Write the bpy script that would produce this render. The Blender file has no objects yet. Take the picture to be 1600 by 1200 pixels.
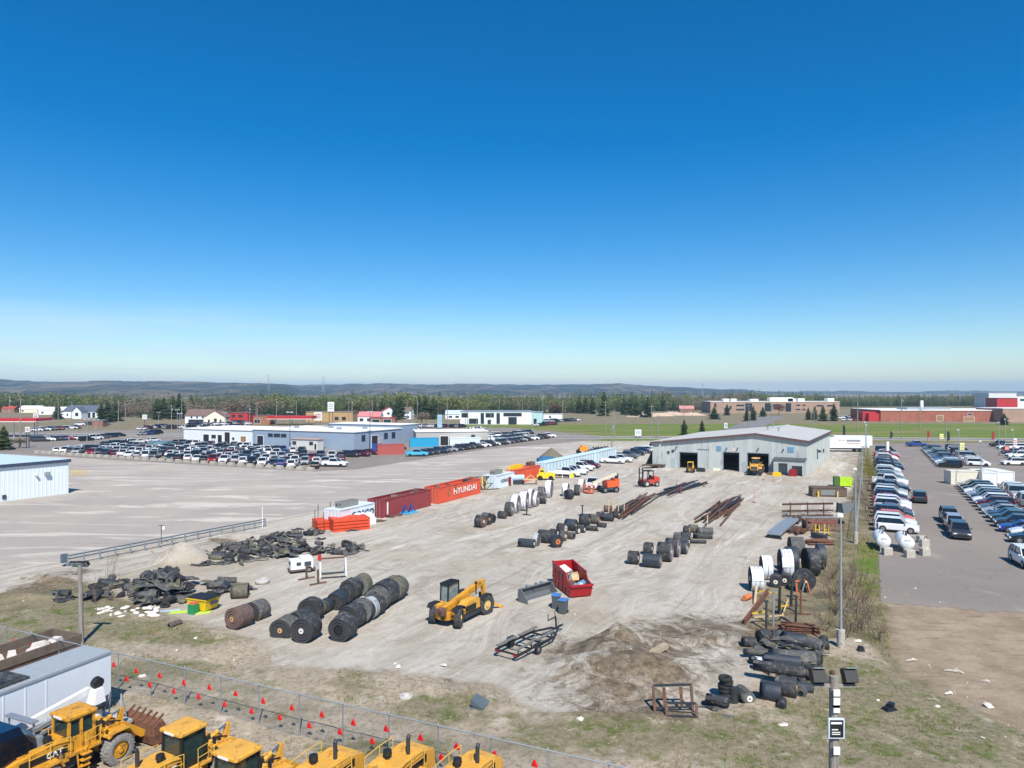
import bpy, math, random
import numpy as np
from mathutils import Vector, Matrix

# ------------------------------------------------------------------ camera, sky, sun, exposure
H, F, Y0 = 16.5, 1100.0, 612.0            # camera height (m), focal length and horizon row of the 1600 px wide picture
SC = bpy.context.scene
COL = SC.collection
cam_d = bpy.data.cameras.new("camera")
cam = bpy.data.objects.new("camera", cam_d)
COL.objects.link(cam)
cam.location = (0, 0, H)
cam.rotation_euler = (math.radians(90), 0, 0)
cam_d.sensor_width = 36.0
cam_d.lens = 36.0 * F / 1600.0
cam_d.shift_y = (Y0 - 600.0) / 1600.0
cam_d.clip_start = 0.5
cam_d.clip_end = 40000
SC.camera = cam

SUN_EL = math.radians(50)
SH = Vector((-0.235, 1.0, 0)).normalized()          # direction shadows fall on the ground
world = bpy.data.worlds.new("World")
SC.world = world
world.use_nodes = True
wn, wl = world.node_tree.nodes, world.node_tree.links
wn.clear()
w_out = wn.new("ShaderNodeOutputWorld")
w_bg = wn.new("ShaderNodeBackground")
sky = wn.new("ShaderNodeTexSky")
sky.sky_type = 'NISHITA'
sky.sun_disc = False
sky.sun_elevation = SUN_EL
sky.sun_rotation = math.atan2(-SH.x, -SH.y)
sky.altitude = 200
sky.air_density = 1.0
sky.dust_density = 0.25
sky.ozone_density = 4.0
w_bg.inputs['Strength'].default_value = 0.09
# thin high cloud: a low veil of streaks over part of the horizon
tc = wn.new("ShaderNodeTexCoord")
sep = wn.new("ShaderNodeSeparateXYZ"); wl.new(tc.outputs['Generated'], sep.inputs[0])
mp = wn.new("ShaderNodeMapping"); mp.inputs['Scale'].default_value = (2.2, 2.2, 26.0)
wl.new(tc.outputs['Generated'], mp.inputs[0])
nz = wn.new("ShaderNodeTexNoise"); nz.inputs['Scale'].default_value = 1.6; nz.inputs['Detail'].default_value = 7; nz.inputs['Roughness'].default_value = 0.62
wl.new(mp.outputs[0], nz.inputs['Vector'])
r1 = wn.new("ShaderNodeMapRange"); r1.interpolation_type = 'SMOOTHSTEP'
r1.inputs['From Min'].default_value = 0.125; r1.inputs['From Max'].default_value = 0.075
wl.new(sep.outputs['Z'], r1.inputs['Value'])
r2 = wn.new("ShaderNodeMapRange"); r2.interpolation_type = 'SMOOTHSTEP'
r2.inputs['From Min'].default_value = 0.32; r2.inputs['From Max'].default_value = 0.68
wl.new(nz.outputs['Fac'], r2.inputs['Value'])
r3 = wn.new("ShaderNodeMapRange"); r3.interpolation_type = 'SMOOTHSTEP'
r3.inputs['From Min'].default_value = 0.35; r3.inputs['From Max'].default_value = -0.45
wl.new(sep.outputs['X'], r3.inputs['Value'])
m1 = wn.new("ShaderNodeMath"); m1.operation = 'MULTIPLY'; wl.new(r1.outputs[0], m1.inputs[0]); wl.new(r2.outputs[0], m1.inputs[1])
m2 = wn.new("ShaderNodeMath"); m2.operation = 'MULTIPLY'; wl.new(m1.outputs[0], m2.inputs[0]); wl.new(r3.outputs[0], m2.inputs[1])
m3 = wn.new("ShaderNodeMath"); m3.operation = 'MULTIPLY'; wl.new(m2.outputs[0], m3.inputs[0]); m3.inputs[1].default_value = 0.55
cm = wn.new("ShaderNodeMix"); cm.data_type = 'RGBA'
wl.new(m3.outputs[0], cm.inputs['Factor'])
hs = wn.new("ShaderNodeHueSaturation"); hs.inputs['Saturation'].default_value = 1.46; hs.inputs['Value'].default_value = 1.0; hs.inputs['Hue'].default_value = 0.501
wl.new(sky.outputs[0], hs.inputs['Color'])
wl.new(hs.outputs[0], cm.inputs['A']); cm.inputs['B'].default_value = (5.0, 6.4, 7.6, 1)
wl.new(cm.outputs['Result'], w_bg.inputs['Color'])
wl.new(w_bg.outputs[0], w_out.inputs['Surface'])

sun_d = bpy.data.lights.new("sun", 'SUN')
sun_d.energy = 4.2
sun_d.angle = math.radians(0.53)
sun_d.color = (1.0, 0.948, 0.865)
sun = bpy.data.objects.new("sun", sun_d)
COL.objects.link(sun)
ld = Vector((SH.x * math.cos(SUN_EL), SH.y * math.cos(SUN_EL), -math.sin(SUN_EL)))
sun.rotation_euler = ld.to_track_quat('-Z', 'Y').to_euler()
sun.location = (40, -60, 90)

vs = SC.view_settings
SC.display_settings.display_device = 'sRGB'
vs.view_transform = 'Standard'
vs.look = 'None'
vs.exposure = 0.6
vs.gamma = 1.0
vs.use_curve_mapping = False
SC.render.engine = 'CYCLES'
SC.cycles.use_denoising = True
SC.cycles.max_bounces = 6
SC.cycles.diffuse_bounces = 3
SC.cycles.glossy_bounces = 3
SC.cycles.transparent_max_bounces = 12

# ------------------------------------------------------------------ helpers
R = random.Random(11)
D2R = math.radians
UA, VA = 62.5, -27.5                        # the yard's long and cross directions (degrees from +X)
U = Vector((math.cos(D2R(UA)), math.sin(D2R(UA)), 0))
V = Vector((math.cos(D2R(VA)), math.sin(D2R(VA)), 0))


def P(px, py, z=0.0):
    d = (H - z) * F / (py - Y0)
    return Vector(((px - 800.0) * d / F, d, z))


def mpp(py):
    return H / (py - Y0)


def lin(c):
    return tuple(((x / 255.0) / 12.92 if x <= 10 else (((x / 255.0) + 0.055) / 1.055) ** 2.4) for x in c)


MATS = {}


def mat(name, rgb, rough=0.7, metal=0.0, var=0.12, scale=2.0, rgb2=None, mix=0.0, bump=0.0, bscale=20.0, spec=0.5, coat=0.0, stretch=None):
    """procedural paint / stone / metal: base colour broken by noise, a second colour for dirt or rust"""
    if name in MATS:
        return MATS[name]
    m = bpy.data.materials.new(name)
    m.use_nodes = True
    n, l = m.node_tree.nodes, m.node_tree.links
    b = n['Principled BSDF']
    b.inputs['Roughness'].default_value = rough
    b.inputs['Metallic'].default_value = metal
    b.inputs['Specular IOR Level'].default_value = spec
    if coat:
        b.inputs['Coat Weight'].default_value = coat
        b.inputs['Coat Roughness'].default_value = 0.08
    c = lin(rgb)
    t = n.new('ShaderNodeTexCoord')
    vec = t.outputs['Object']
    if stretch:
        mpn = n.new('ShaderNodeMapping'); mpn.inputs['Scale'].default_value = stretch
        l.new(vec, mpn.inputs[0]); vec = mpn.outputs[0]
    nz = n.new('ShaderNodeTexNoise'); nz.inputs['Scale'].default_value = scale; nz.inputs['Detail'].default_value = 5; nz.inputs['Roughness'].default_value = 0.6
    l.new(vec, nz.inputs['Vector'])
    rp = n.new('ShaderNodeMapRange')
    rp.inputs['From Min'].default_value = 0.3; rp.inputs['From Max'].default_value = 0.7
    rp.inputs['To Min'].default_value = 1 - var; rp.inputs['To Max'].default_value = 1 + var
    l.new(nz.outputs['Fac'], rp.inputs['Value'])
    mul = n.new('ShaderNodeVectorMath'); mul.operation = 'SCALE'
    mul.inputs[0].default_value = c
    l.new(rp.outputs[0], mul.inputs['Scale'])
    col = mul.outputs[0]
    if rgb2:
        nz2 = n.new('ShaderNodeTexNoise'); nz2.inputs['Scale'].default_value = scale * 1.7; nz2.inputs['Detail'].default_value = 6; nz2.inputs['Roughness'].default_value = 0.7
        l.new(vec, nz2.inputs['Vector'])
        rp2 = n.new('ShaderNodeMapRange'); rp2.interpolation_type = 'SMOOTHSTEP'
        rp2.inputs['From Min'].default_value = 0.62 - mix * 0.4; rp2.inputs['From Max'].default_value = 0.78 - mix * 0.4
        l.new(nz2.outputs['Fac'], rp2.inputs['Value'])
        mx = n.new('ShaderNodeMix'); mx.data_type = 'RGBA'
        l.new(rp2.outputs[0], mx.inputs['Factor']); l.new(col, mx.inputs['A']); mx.inputs['B'].default_value = (*lin(rgb2), 1)
        col = mx.outputs['Result']
    l.new(col, b.inputs['Base Color'])
    if bump:
        nb = n.new('ShaderNodeTexNoise'); nb.inputs['Scale'].default_value = bscale; nb.inputs['Detail'].default_value = 4
        l.new(vec, nb.inputs['Vector'])
        bp = n.new('ShaderNodeBump'); bp.inputs['Strength'].default_value = bump; bp.inputs['Distance'].default_value = 0.03
        l.new(nb.outputs['Fac'], bp.inputs['Height']); l.new(bp.outputs[0], b.inputs['Normal'])
    MATS[name] = m
    return m


def leaf_mat(name, rgb, rgb2):
    m = mat(name, rgb, 0.75, 0, 0.3, 0.6, rgb2, 0.35, spec=0.2)
    return m


class MB:
    """collects shapes for one mesh"""
    def __init__(s):
        s.v, s.f, s.mi, s.sm = [], [], [], []
        s.cur = 0
        s.smooth = False
        s.M = Matrix.Identity(4)

    def add(s, vs, fs):
        b = len(s.v)
        M = s.M
        s.v.extend([tuple(M @ Vector(p)) for p in vs])
        s.f.extend([tuple(b + i for i in f) for f in fs])
        s.mi.extend([s.cur] * len(fs))
        s.sm.extend([s.smooth] * len(fs))
        return s

    def box(s, c, d, rz=0.0, ry=0.0, rx=0.0, taper=1.0):
        x, y, z = d[0] / 2, d[1] / 2, d[2] / 2
        t = taper
        pts = [(-x, -y, -z), (x, -y, -z), (x, y, -z), (-x, y, -z), (-x * t, -y * t, z), (x * t, -y * t, z), (x * t, y * t, z), (-x * t, y * t, z)]
        if rz or ry or rx:
            m = Matrix.Rotation(rz, 3, 'Z') @ Matrix.Rotation(ry, 3, 'Y') @ Matrix.Rotation(rx, 3, 'X')
            pts = [m @ Vector(p) for p in pts]
        pts = [(p[0] + c[0], p[1] + c[1], p[2] + c[2]) for p in pts]
        return s.add(pts, [(0, 3, 2, 1), (4, 5, 6, 7), (0, 1, 5, 4), (1, 2, 6, 5), (2, 3, 7, 6), (3, 0, 4, 7)])

    def bx(s, x0, x1, y0, y1, z0, z1):
        return s.box(((x0 + x1) / 2, (y0 + y1) / 2, (z0 + z1) / 2), (x1 - x0, y1 - y0, z1 - z0))

    def cyl(s, a, b, r, r2=None, n=12, caps=True):
        a, b = Vector(a), Vector(b)
        r2 = r if r2 is None else r2
        w = (b - a).normalized()
        u = w.orthogonal().normalized()
        v = w.cross(u)
        pts = []
        for q, rr in ((a, r), (b, r2)):
            for i in range(n):
                t = 2 * math.pi * i / n
                pts.append(q + (u * math.cos(t) + v * math.sin(t)) * rr)
        sm = s.smooth
        s.smooth = n > 6
        s.add(pts, [(i, (i + 1) % n, n + (i + 1) % n, n + i) for i in range(n)])
        s.smooth = False
        if caps:
            s.add(pts, [tuple(reversed(range(n))), tuple(range(n, 2 * n))])
        s.smooth = sm
        return s

    def bar(s, a, b, w, h=None, up=(0, 0, 1)):
        """rectangular bar from a to b"""
        a, b = Vector(a), Vector(b)
        h = w if h is None else h
        d = (b - a).normalized()
        up = Vector(up)
        if abs(d.dot(up)) > 0.98:
            up = Vector((1, 0, 0))
        sx = d.cross(up).normalized() * w / 2
        sy = sx.cross(d).normalized() * h / 2
        pts = [a - sx - sy, a + sx - sy, a + sx + sy, a - sx + sy, b - sx - sy, b + sx - sy, b + sx + sy, b - sx + sy]
        return s.add(pts, [(0, 3, 2, 1), (4, 5, 6, 7), (0, 1, 5, 4), (1, 2, 6, 5), (2, 3, 7, 6), (3, 0, 4, 7)])

    def path(s, pts, r, n=6):
        for a, b in zip(pts[:-1], pts[1:]):
            s.cyl(a, b, r, n=n, caps=True)
        return s

    def loft(s, rings, caps=True, smooth=False):
        n = len(rings[0])
        pts = [p for r in rings for p in r]
        fs = []
        for k in range(len(rings) - 1):
            for i in range(n):
                j = (i + 1) % n
                fs.append((k * n + i, k * n + j, (k + 1) * n + j, (k + 1) * n + i))
        sm = s.smooth
        s.smooth = smooth
        s.add(pts, fs)
        s.smooth = False
        if caps:
            s.add(rings[0], [tuple(reversed(range(n)))])
            s.add(rings[-1], [tuple(range(n))])
        s.smooth = sm
        return s

    def prism(s, prof, y0, y1):
        """profile in x-z, extruded along y"""
        n = len(prof)
        a = [(p[0], y0, p[1]) for p in prof]
        b = [(p[0], y1, p[1]) for p in prof]
        return s.loft([a, b])

    def quad(s, a, b, c, d):
        return s.add([a, b, c, d], [(0, 1, 2, 3)])

    def mesh(s, name, mats):
        me = bpy.data.meshes.new(name)
        me.from_pydata(s.v, [], s.f)
        for m in mats:
            me.materials.append(m)
        if len(s.mi):
            me.polygons.foreach_set('material_index', s.mi)
            me.polygons.foreach_set('use_smooth', s.sm)
        me.update()
        return me

    def build(s, name, mats, parent=None, loc=None, yaw=None):
        if not isinstance(mats, (list, tuple)):
            mats = [mats]
        o = bpy.data.objects.new(name, s.mesh(name, mats))
        COL.objects.link(o)
        if parent is not None:
            o.parent = parent
        if loc is not None:
            o.location = loc
        if yaw is not None:
            o.rotation_euler = (0, 0, D2R(yaw))
        return o


USED = {}


def tag(o, label, cat, group=None, kind=None):
    if label:
        o['label'] = label
    if cat:
        o['category'] = cat
    if group:
        o['group'] = group
    if kind:
        o['kind'] = kind
    return o


def thing(name, label, cat, loc, yaw=0.0, group=None, rot=None):
    o = bpy.data.objects.new(name, None)
    o.empty_display_size = 0.3
    COL.objects.link(o)
    o.location = loc
    o.rotation_euler = rot if rot else (0, 0, D2R(yaw))
    return tag(o, label, cat, group)


def copy_tree(o, parent=None):
    c = o.copy()
    COL.objects.link(c)
    c.parent = parent
    for ch in o.children:
        copy_tree(ch, c)
    return c


ORD = ['first', 'second', 'third', 'fourth', 'fifth', 'sixth', 'seventh', 'eighth', 'ninth', 'tenth', 'eleventh', 'twelfth', 'thirteenth',
       'fourteenth', 'fifteenth', 'sixteenth', 'seventeenth', 'eighteenth', 'nineteenth', 'twentieth']


def ordn(i):
    if i < 20:
        return ORD[i]
    k = i + 1
    suf = 'th' if 10 <= k % 100 <= 20 else {1: 'st', 2: 'nd', 3: 'rd'}.get(k % 10, 'th')
    return '%d%s' % (k, suf)


def text_mesh(body, size, material, parent, loc, rot, name='lettering', sx=1.0, bold=0.0):
    cu = bpy.data.curves.new(name, 'FONT')
    cu.body = body
    cu.size = size
    cu.align_x = 'CENTER'
    cu.align_y = 'CENTER'
    cu.extrude = 0.004
    cu.offset = bold
    cu.resolution_u = 2
    t = bpy.data.objects.new(name + '_curve', cu)
    COL.objects.link(t)
    bpy.context.view_layer.update()
    me = bpy.data.meshes.new_from_object(t.evaluated_get(bpy.context.evaluated_depsgraph_get()))
    bpy.data.objects.remove(t)
    me.name = name
    me.materials.clear()
    me.materials.append(material)
    o = bpy.data.objects.new(name, me)
    COL.objects.link(o)
    o.parent = parent
    o.location = loc
    o.rotation_euler = rot
    o.scale = (sx, 1, 1)
    return o
# ------------------------------------------------------------------ ground: zones of gravel, worn paving, grass, dirt
def inpoly(X, Y, poly):
    c = np.zeros(X.shape, bool)
    n = len(poly)
    j = n - 1
    for i in range(n):
        xi, yi = poly[i][0], poly[i][1]
        xj, yj = poly[j][0], poly[j][1]
        t = ((yi > Y) != (yj > Y))
        c ^= t & (X < (xj - xi) * (Y - yi) / ((yj - yi) if yj != yi else 1e-9) + xi)
        j = i
    return c


def pp(*pts):
    return [P(a, b) for a, b in pts]


YARD = pp((-300, 1000), (90, 905), (120, 905), (330, 985), (400, 1000), (430, 1040), (560, 1045), (760, 1065), (840, 1115), (1000, 1105), (1120, 1115), (1200, 1060),
          (1165, 1000), (1180, 930), (1290, 850), (1330, 760), (1340, 700), (1330, 690), (900, 690), (740, 702), (400, 745), (0, 712), (-600, 712), (-900, 900))
LOT = pp((-250, 890), (95, 880), (410, 815), (500, 798), (770, 752), (880, 703), (965, 689), (760, 700), (520, 738), (150, 712), (-500, 700))
DIRT = pp((1375, 940), (1700, 960), (1900, 1300), (1560, 1130), (1440, 1075), (1395, 1020), (1385, 960))
GRASS1 = pp((1345, 840), (1372, 850), (1378, 940), (1345, 930), (1335, 880))
WEEDY = pp((-400, 1250), (-300, 990), (120, 945), (320, 975), (420, 1010), (420, 1045), (560, 1050), (760, 1080), (840, 1118), (1000, 1110), (1110, 1120), (1210, 1080),
           (1290, 1000), (1345, 990), (1400, 1060), (1700, 1180), (1900, 1500), (700, 1700))
PATCH = [(60, 975, 9, 3.5), (200, 985, 7, 3), (290, 1000, 4, 2), (240, 1050, 6, 2), (120, 950, 5, 2), (20, 1010, 6, 3), (555, 1070, 1.6, 2.4), (690, 1108, 3.8, 2.2), (400, 1075, 2, 1.2), (450, 1115, 3, 1), (950, 1130, 5, 1.8), (1050, 1150, 6, 2.6), (1150, 1140, 4, 2), (880, 1160, 4, 2),
         (1340, 1060, 4, 4), (1420, 1100, 5, 3.5), (1500, 1150, 5, 3), (1300, 1120, 3, 3), (1380, 1180, 6, 2.5), (1200, 1180, 4, 2), (1560, 1190, 4, 2), (1320, 960, 1.8, 5), (1350, 900, 1.6, 6), (290, 1100, 4.5, .8), (100, 1060, 6, 2), (600, 1180, 6, 1.5)]


def weeds(X, Y):
    w = np.zeros_like(X)
    for px, py, rx, ry in PATCH:
        c = P(px, py)
        w = np.maximum(w, np.clip(1.35 - np.sqrt(((X - c.x) / rx) ** 2 + ((Y - c.y) / ry) ** 2), 0, 1))
    return w
DARKSOIL = [(P(985, 1068), 7.0), (P(1060, 995), 5.5), (P(1125, 985), 5.0), (P(935, 1025), 5.0), (P(1030, 1035), 5.5), (P(340, 845), 3.0), (P(60, 915), 3.5), (P(430, 838), 2.2), (P(120, 895), 2.5)]


VT = {}


def vnoise(X, Y, s, seed=0):
    """smooth value noise for numpy arrays"""
    if seed not in VT:
        VT[seed] = np.random.RandomState(seed).rand(256, 256)
    T = VT[seed]
    x, y = X / s, Y / s
    xi, yi = np.floor(x).astype(int), np.floor(y).astype(int)
    fx, fy = x - xi, y - yi
    fx, fy = fx * fx * (3 - 2 * fx), fy * fy * (3 - 2 * fy)
    a, b = T[xi % 256, yi % 256], T[(xi + 1) % 256, yi % 256]
    c, d = T[xi % 256, (yi + 1) % 256], T[(xi + 1) % 256, (yi + 1) % 256]
    return (a * (1 - fx) + b * fx) * (1 - fy) + (c * (1 - fx) + d * fx) * fy


MOUNDS = [  # centre, radius along x, along y, height, sharpness
    (P(966, 1014), 3.4, 2.2, 1.45), (P(1000, 1048), 6.5, 4.4, 1.0), (P(915, 1045), 4.0, 2.6, 0.45), (P(1035, 1008), 2.8, 1.3, 0.6), (P(945, 1028), 1.6, 1.0, .4), (P(1010, 1062), 1.8, 1.2, .45), (P(985, 1032), 1.5, 1.0, .4), (P(1140, 1000), 2.2, .9, .3), (P(1085, 1000), 2.0, 1.0, .35),
    (P(285, 872), 3.3, 3.0, 1.75), (P(380, 838), 5.0, 2.5, 0.35), (P(1110, 990), 3.5, 1.2, 0.25), (P(60, 905), 4.0, 1.6, 0.6), (P(20, 935), 5.0, 1.4, 0.5)]


def ground_z(X, Y):
    Z = np.zeros_like(X)
    for c, rx, ry, h in MOUNDS:
        q = ((X - c.x) / rx) ** 2 + ((Y - c.y) / ry) ** 2
        n = vnoise(X, Y, 1.6, 3) * 0.6 + vnoise(X, Y, 0.6, 4) * 0.4 + np.clip(vnoise(X, Y, 1.1, 44) - .55, 0, 1) * 1.2
        Z += h * np.clip(1 - np.sqrt(q) * (0.75 + 0.45 * n), 0, 1) ** 1.25 * (0.85 + 0.4 * n)
    return Z


def gz(x, y):
    return float(ground_z(np.array([float(x)]), np.array([float(y)]))[0])


def make_ground():
    xs = np.concatenate([np.linspace(-9000, -500, 8), np.linspace(-420, -84, 29), np.arange(-78, 78.1, 0.55), np.linspace(84, 420, 29), np.linspace(500, 9000, 8)])
    ys = np.concatenate([np.array([-400., -100., -20., 0.]), np.arange(10, 132, 0.55), np.linspace(136, 420, 60), np.linspace(450, 900, 10), np.linspace(1200, 9500, 8)])
    X, Y = np.meshgrid(xs, ys)
    Z = ground_z(X, Y)
    near = (np.abs(X) < 79) & (Y < 131) & (Y > 9.5)
    yard = inpoly(X, Y, YARD)
    lot = inpoly(X, Y, LOT)
    dirt = inpoly(X, Y, DIRT)
    grass = inpoly(X, Y, GRASS1)
    weedy = inpoly(X, Y, WEEDY) & ~dirt
    far_green = (Y > 236) & (Y < 360) & (X > -45)
    fence_y = 43.3 - 0.4533 * (X + 31.5)
    weed_amt = np.where(weedy, 1.0, 0.0)
    Z += np.where(near, 1, 0) * weed_amt * (vnoise(X, Y, 2.2, 8) * 0.16 + vnoise(X, Y, 0.7, 9) * 0.08) * np.where(Y < 60, 1, 0)
    Z += np.where(near, 1, 0) * (vnoise(X, Y, 1.3, 18) - .5) * 0.05 * np.where(yard, 1, 0)
    dark = np.zeros_like(X)
    for c, r in DARKSOIL:
        q = np.sqrt((X - c.x) ** 2 + (Y - c.y) ** 2) / r
        dark = np.maximum(dark, np.clip(1.25 - q, 0, 1))
    A = np.stack([yard | lot, lot, dirt, grass | far_green], -1).astype(float)
    B = np.stack([weeds(X, Y), dark, np.where(yard, 1.0, weed_amt), np.ones_like(X)], -1)

    def blur(a, k=6):
        for _ in range(k):
            b = a.copy()
            b[1:-1, 1:-1] = (a[1:-1, 1:-1] * 2 + a[:-2, 1:-1] + a[2:, 1:-1] + a[1:-1, :-2] + a[1:-1, 2:]) / 6
            a = b
        return a
    A, B = blur(A), blur(B)
    ny, nx = X.shape
    co = np.stack([X, Y, Z], -1).reshape(-1, 3)
    idx = np.arange(nx * ny).reshape(ny, nx)
    fs = np.stack([idx[:-1, :-1], idx[:-1, 1:], idx[1:, 1:], idx[1:, :-1]], -1).reshape(-1, 4)
    me = bpy.data.meshes.new('ground')
    me.vertices.add(len(co)); me.vertices.foreach_set('co', co.ravel())
    me.loops.add(fs.size); me.loops.foreach_set('vertex_index', fs.ravel().astype(np.int32))
    me.polygons.add(len(fs)); me.polygons.foreach_set('loop_start', np.arange(0, fs.size, 4, dtype=np.int32))
    me.polygons.foreach_set('use_smooth', np.ones(len(fs), bool))
    me.update(calc_edges=True)
    for nm, arr in (('zone_a', A), ('zone_b', B)):
        at = me.attributes.new(nm, 'FLOAT_COLOR', 'POINT')
        at.data.foreach_set('color', arr.reshape(-1).astype(np.float32))
    me.materials.append(ground_material())
    o = bpy.data.objects.new('ground', me)
    COL.objects.link(o)
    tag(o, 'pale gravel yard running into weedy banks, bare dirt and fields', 'ground', kind='structure')
    return o


class NT:
    def __init__(s, m):
        s.n, s.l = m.node_tree.nodes, m.node_tree.links

    def noise(s, vec, scale, detail=5, rough=0.6, dist=0.0):
        x = s.n.new('ShaderNodeTexNoise')
        x.inputs['Scale'].default_value = scale; x.inputs['Detail'].default_value = detail; x.inputs['Roughness'].default_value = rough
        x.inputs['Distortion'].default_value = dist
        s.l.new(vec, x.inputs['Vector'])
        return x.outputs['Fac']

    def ramp(s, v, a, b, c=0.0, d=1.0):
        x = s.n.new('ShaderNodeMapRange'); x.interpolation_type = 'SMOOTHSTEP'
        x.inputs['From Min'].default_value = a; x.inputs['From Max'].default_value = b
        x.inputs['To Min'].default_value = c; x.inputs['To Max'].default_value = d
        s.l.new(v, x.inputs['Value'])
        return x.outputs[0]

    def math(s, op, a, b):
        x = s.n.new('ShaderNodeMath'); x.operation = op
        for i, q in enumerate((a, b)):
            if isinstance(q, (int, float)):
                x.inputs[i].default_value = q
            else:
                s.l.new(q, x.inputs[i])
        return x.outputs[0]

    def mix(s, f, a, b, op='MIX'):
        x = s.n.new('ShaderNodeMix'); x.data_type = 'RGBA'; x.blend_type = op
        for k, q in (('Factor', f), ('A', a), ('B', b)):
            if isinstance(q, tuple):
                x.inputs[k].default_value = (*q, 1) if len(q) == 3 else q
            elif isinstance(q, (int, float)):
                x.inputs[k].default_value = q
            else:
                s.l.new(q, x.inputs[k])
        return x.outputs['Result']

    def mapping(s, vec, sc=(1, 1, 1), rot=0.0):
        x = s.n.new('ShaderNodeMapping')
        x.inputs['Scale'].default_value = sc; x.inputs['Rotation'].default_value = (0, 0, rot)
        s.l.new(vec, x.inputs[0])
        return x.outputs[0]


def ground_material():
    m = bpy.data.materials.new('ground_soil')
    m.use_nodes = True
    t = NT(m)
    n, l = t.n, t.l
    b = n['Principled BSDF']
    b.inputs['Roughness'].default_value = 0.95
    b.inputs['Specular IOR Level'].default_value = 0.15
    g = n.new('ShaderNodeNewGeometry')
    pos = g.outputs['Position']
    za = n.new('ShaderNodeAttribute'); za.attribute_name = 'zone_a'
    zb = n.new('ShaderNodeAttribute'); zb.attribute_name = 'zone_b'
    sa = n.new('ShaderNodeSeparateColor'); l.new(za.outputs['Color'], sa.inputs[0])
    sb = n.new('ShaderNodeSeparateColor'); l.new(zb.outputs['Color'], sb.inputs[0])
    yard, lot, dirt, grass = sa.outputs[0], sa.outputs[1], sa.outputs[2], za.outputs['Alpha']
    weed, dark, bank = sb.outputs[0], sb.outputs[1], sb.outputs[2]
    ru = t.mapping(pos, (1, 1, 1), -D2R(UA))              # x along the yard
    st = t.mapping(ru, (0.12, 0.9, 1))                    # streaks the way vehicles run
    n_big = t.noise(pos, 0.055, 6, 0.6)
    n_mid = t.noise(pos, 0.35, 6, 0.65)
    n_fine = t.noise(pos, 3.5, 6, 0.75)
    n_gr = t.noise(pos, 14.0, 3, 0.7)
    n_st = t.noise(st, 0.55, 6, 0.62, 0.6)
    n_st2 = t.noise(t.mapping(ru, (0.05, 1.6, 1)), 0.6, 5, 0.6, 0.4)
    # base: dry thatch, grey-olive soil
    base = t.mix(t.ramp(n_mid, 0.35, 0.65), lin((112, 104, 80)), lin((146, 134, 110)))
    base = t.mix(t.ramp(n_fine, 0.45, 0.75), base, lin((92, 92, 62)))
    # grass
    gr = t.mix(t.ramp(n_mid, 0.3, 0.7), lin((84, 116, 34)), lin((106, 118, 54)))
    gr = t.mix(t.ramp(n_fine, 0.5, 0.8), gr, lin((134, 128, 80)))
    gr = t.mix(t.ramp(t.noise(t.mapping(pos, (.35, 1.2, 1)), 0.06, 7, 0.7), 0.48, 0.62), gr, lin((136, 122, 84)))
    gw = t.ramp(t.math('ADD', t.math('MULTIPLY', grass, 1.0), t.math('MULTIPLY', t.math('SUBTRACT', n_mid, 0.5), 1.2)), 0.35, 0.75)
    col = t.mix(gw, base, gr)
    # weedy bank: patches of green, dead grass and bare sand
    bk = t.mix(t.ramp(t.noise(pos, 0.3, 7, 0.7, .5), 0.35, 0.65), lin((164, 152, 134)), lin((180, 165, 143)))
    bk = t.mix(t.ramp(n_fine, 0.46, 0.64), bk, lin((134, 122, 103)))
    bk = t.mix(t.ramp(t.noise(pos, 0.6, 7, 0.75), 0.54, 0.68), bk, lin((194, 184, 168)))
    bk = t.mix(t.ramp(t.noise(pos, 1.1, 7, 0.75), 0.60, 0.72), bk, lin((116, 102, 84)))
    bkw = t.ramp(t.math('ADD', bank, t.math('MULTIPLY', t.math('SUBTRACT', n_mid, 0.5), 1.4)), 0.35, 0.7)
    col = t.mix(bkw, col, bk)
    w1 = t.mix(t.ramp(n_fine, 0.35, 0.65), lin((118, 108, 84)), lin((148, 138, 114)))
    w1 = t.mix(t.math('MULTIPLY', t.ramp(t.noise(pos, 0.6, 9, 0.8, 0.5), 0.48, 0.58), t.ramp(t.noise(pos, 3.2, 6, .8), .38, .6, .25, 1)), w1, lin((84, 100, 38)))
    w1 = t.mix(t.ramp(t.noise(pos, 0.9, 6, 0.7), 0.58, 0.68), w1, lin((176, 164, 142)))
    w1 = t.mix(t.ramp(t.noise(pos, 1.3, 6, 0.7), 0.60, 0.70), w1, lin((88, 78, 56)))
    ww = t.ramp(t.math('ADD', weed, t.math('MULTIPLY', t.math('SUBTRACT', t.noise(pos, .7, 7, .72, .4), 0.5), 2.2)), 0.3, 0.85)
    col = t.mix(ww, col, w1)
    # bare tan dirt
    d1 = t.mix(t.ramp(n_mid, 0.35, 0.65), lin((146, 128, 106)), lin((168, 152, 131)))
    d1 = t.mix(t.ramp(t.noise(t.mapping(pos, (0.35, 1.6, 1), 0.25), 1.2, 6, 0.7), 0.52, 0.7), d1, lin((126, 110, 92)))
    d1 = t.mix(t.math('MULTIPLY', t.ramp(t.noise(pos, 1.2, 9, .82), .5, .66), .5), d1, lin((120, 104, 86)))
    dw = t.ramp(t.math('ADD', dirt, t.math('MULTIPLY', t.math('SUBTRACT', t.noise(pos, .3, 8, .75, .6), 0.5), 2.4)), 0.3, 0.8)
    col = t.mix(dw, col, d1)
    # gravel
    gv = t.mix(t.ramp(n_st, 0.3, 0.7), lin((174, 167, 154)), lin((198, 191, 179)))
    gv = t.mix(t.ramp(n_st2, 0.52, 0.72), gv, lin((156, 147, 133)))
    gv = t.mix(t.ramp(n_big, 0.46, 0.66), gv, lin((172, 160, 141)))
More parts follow.
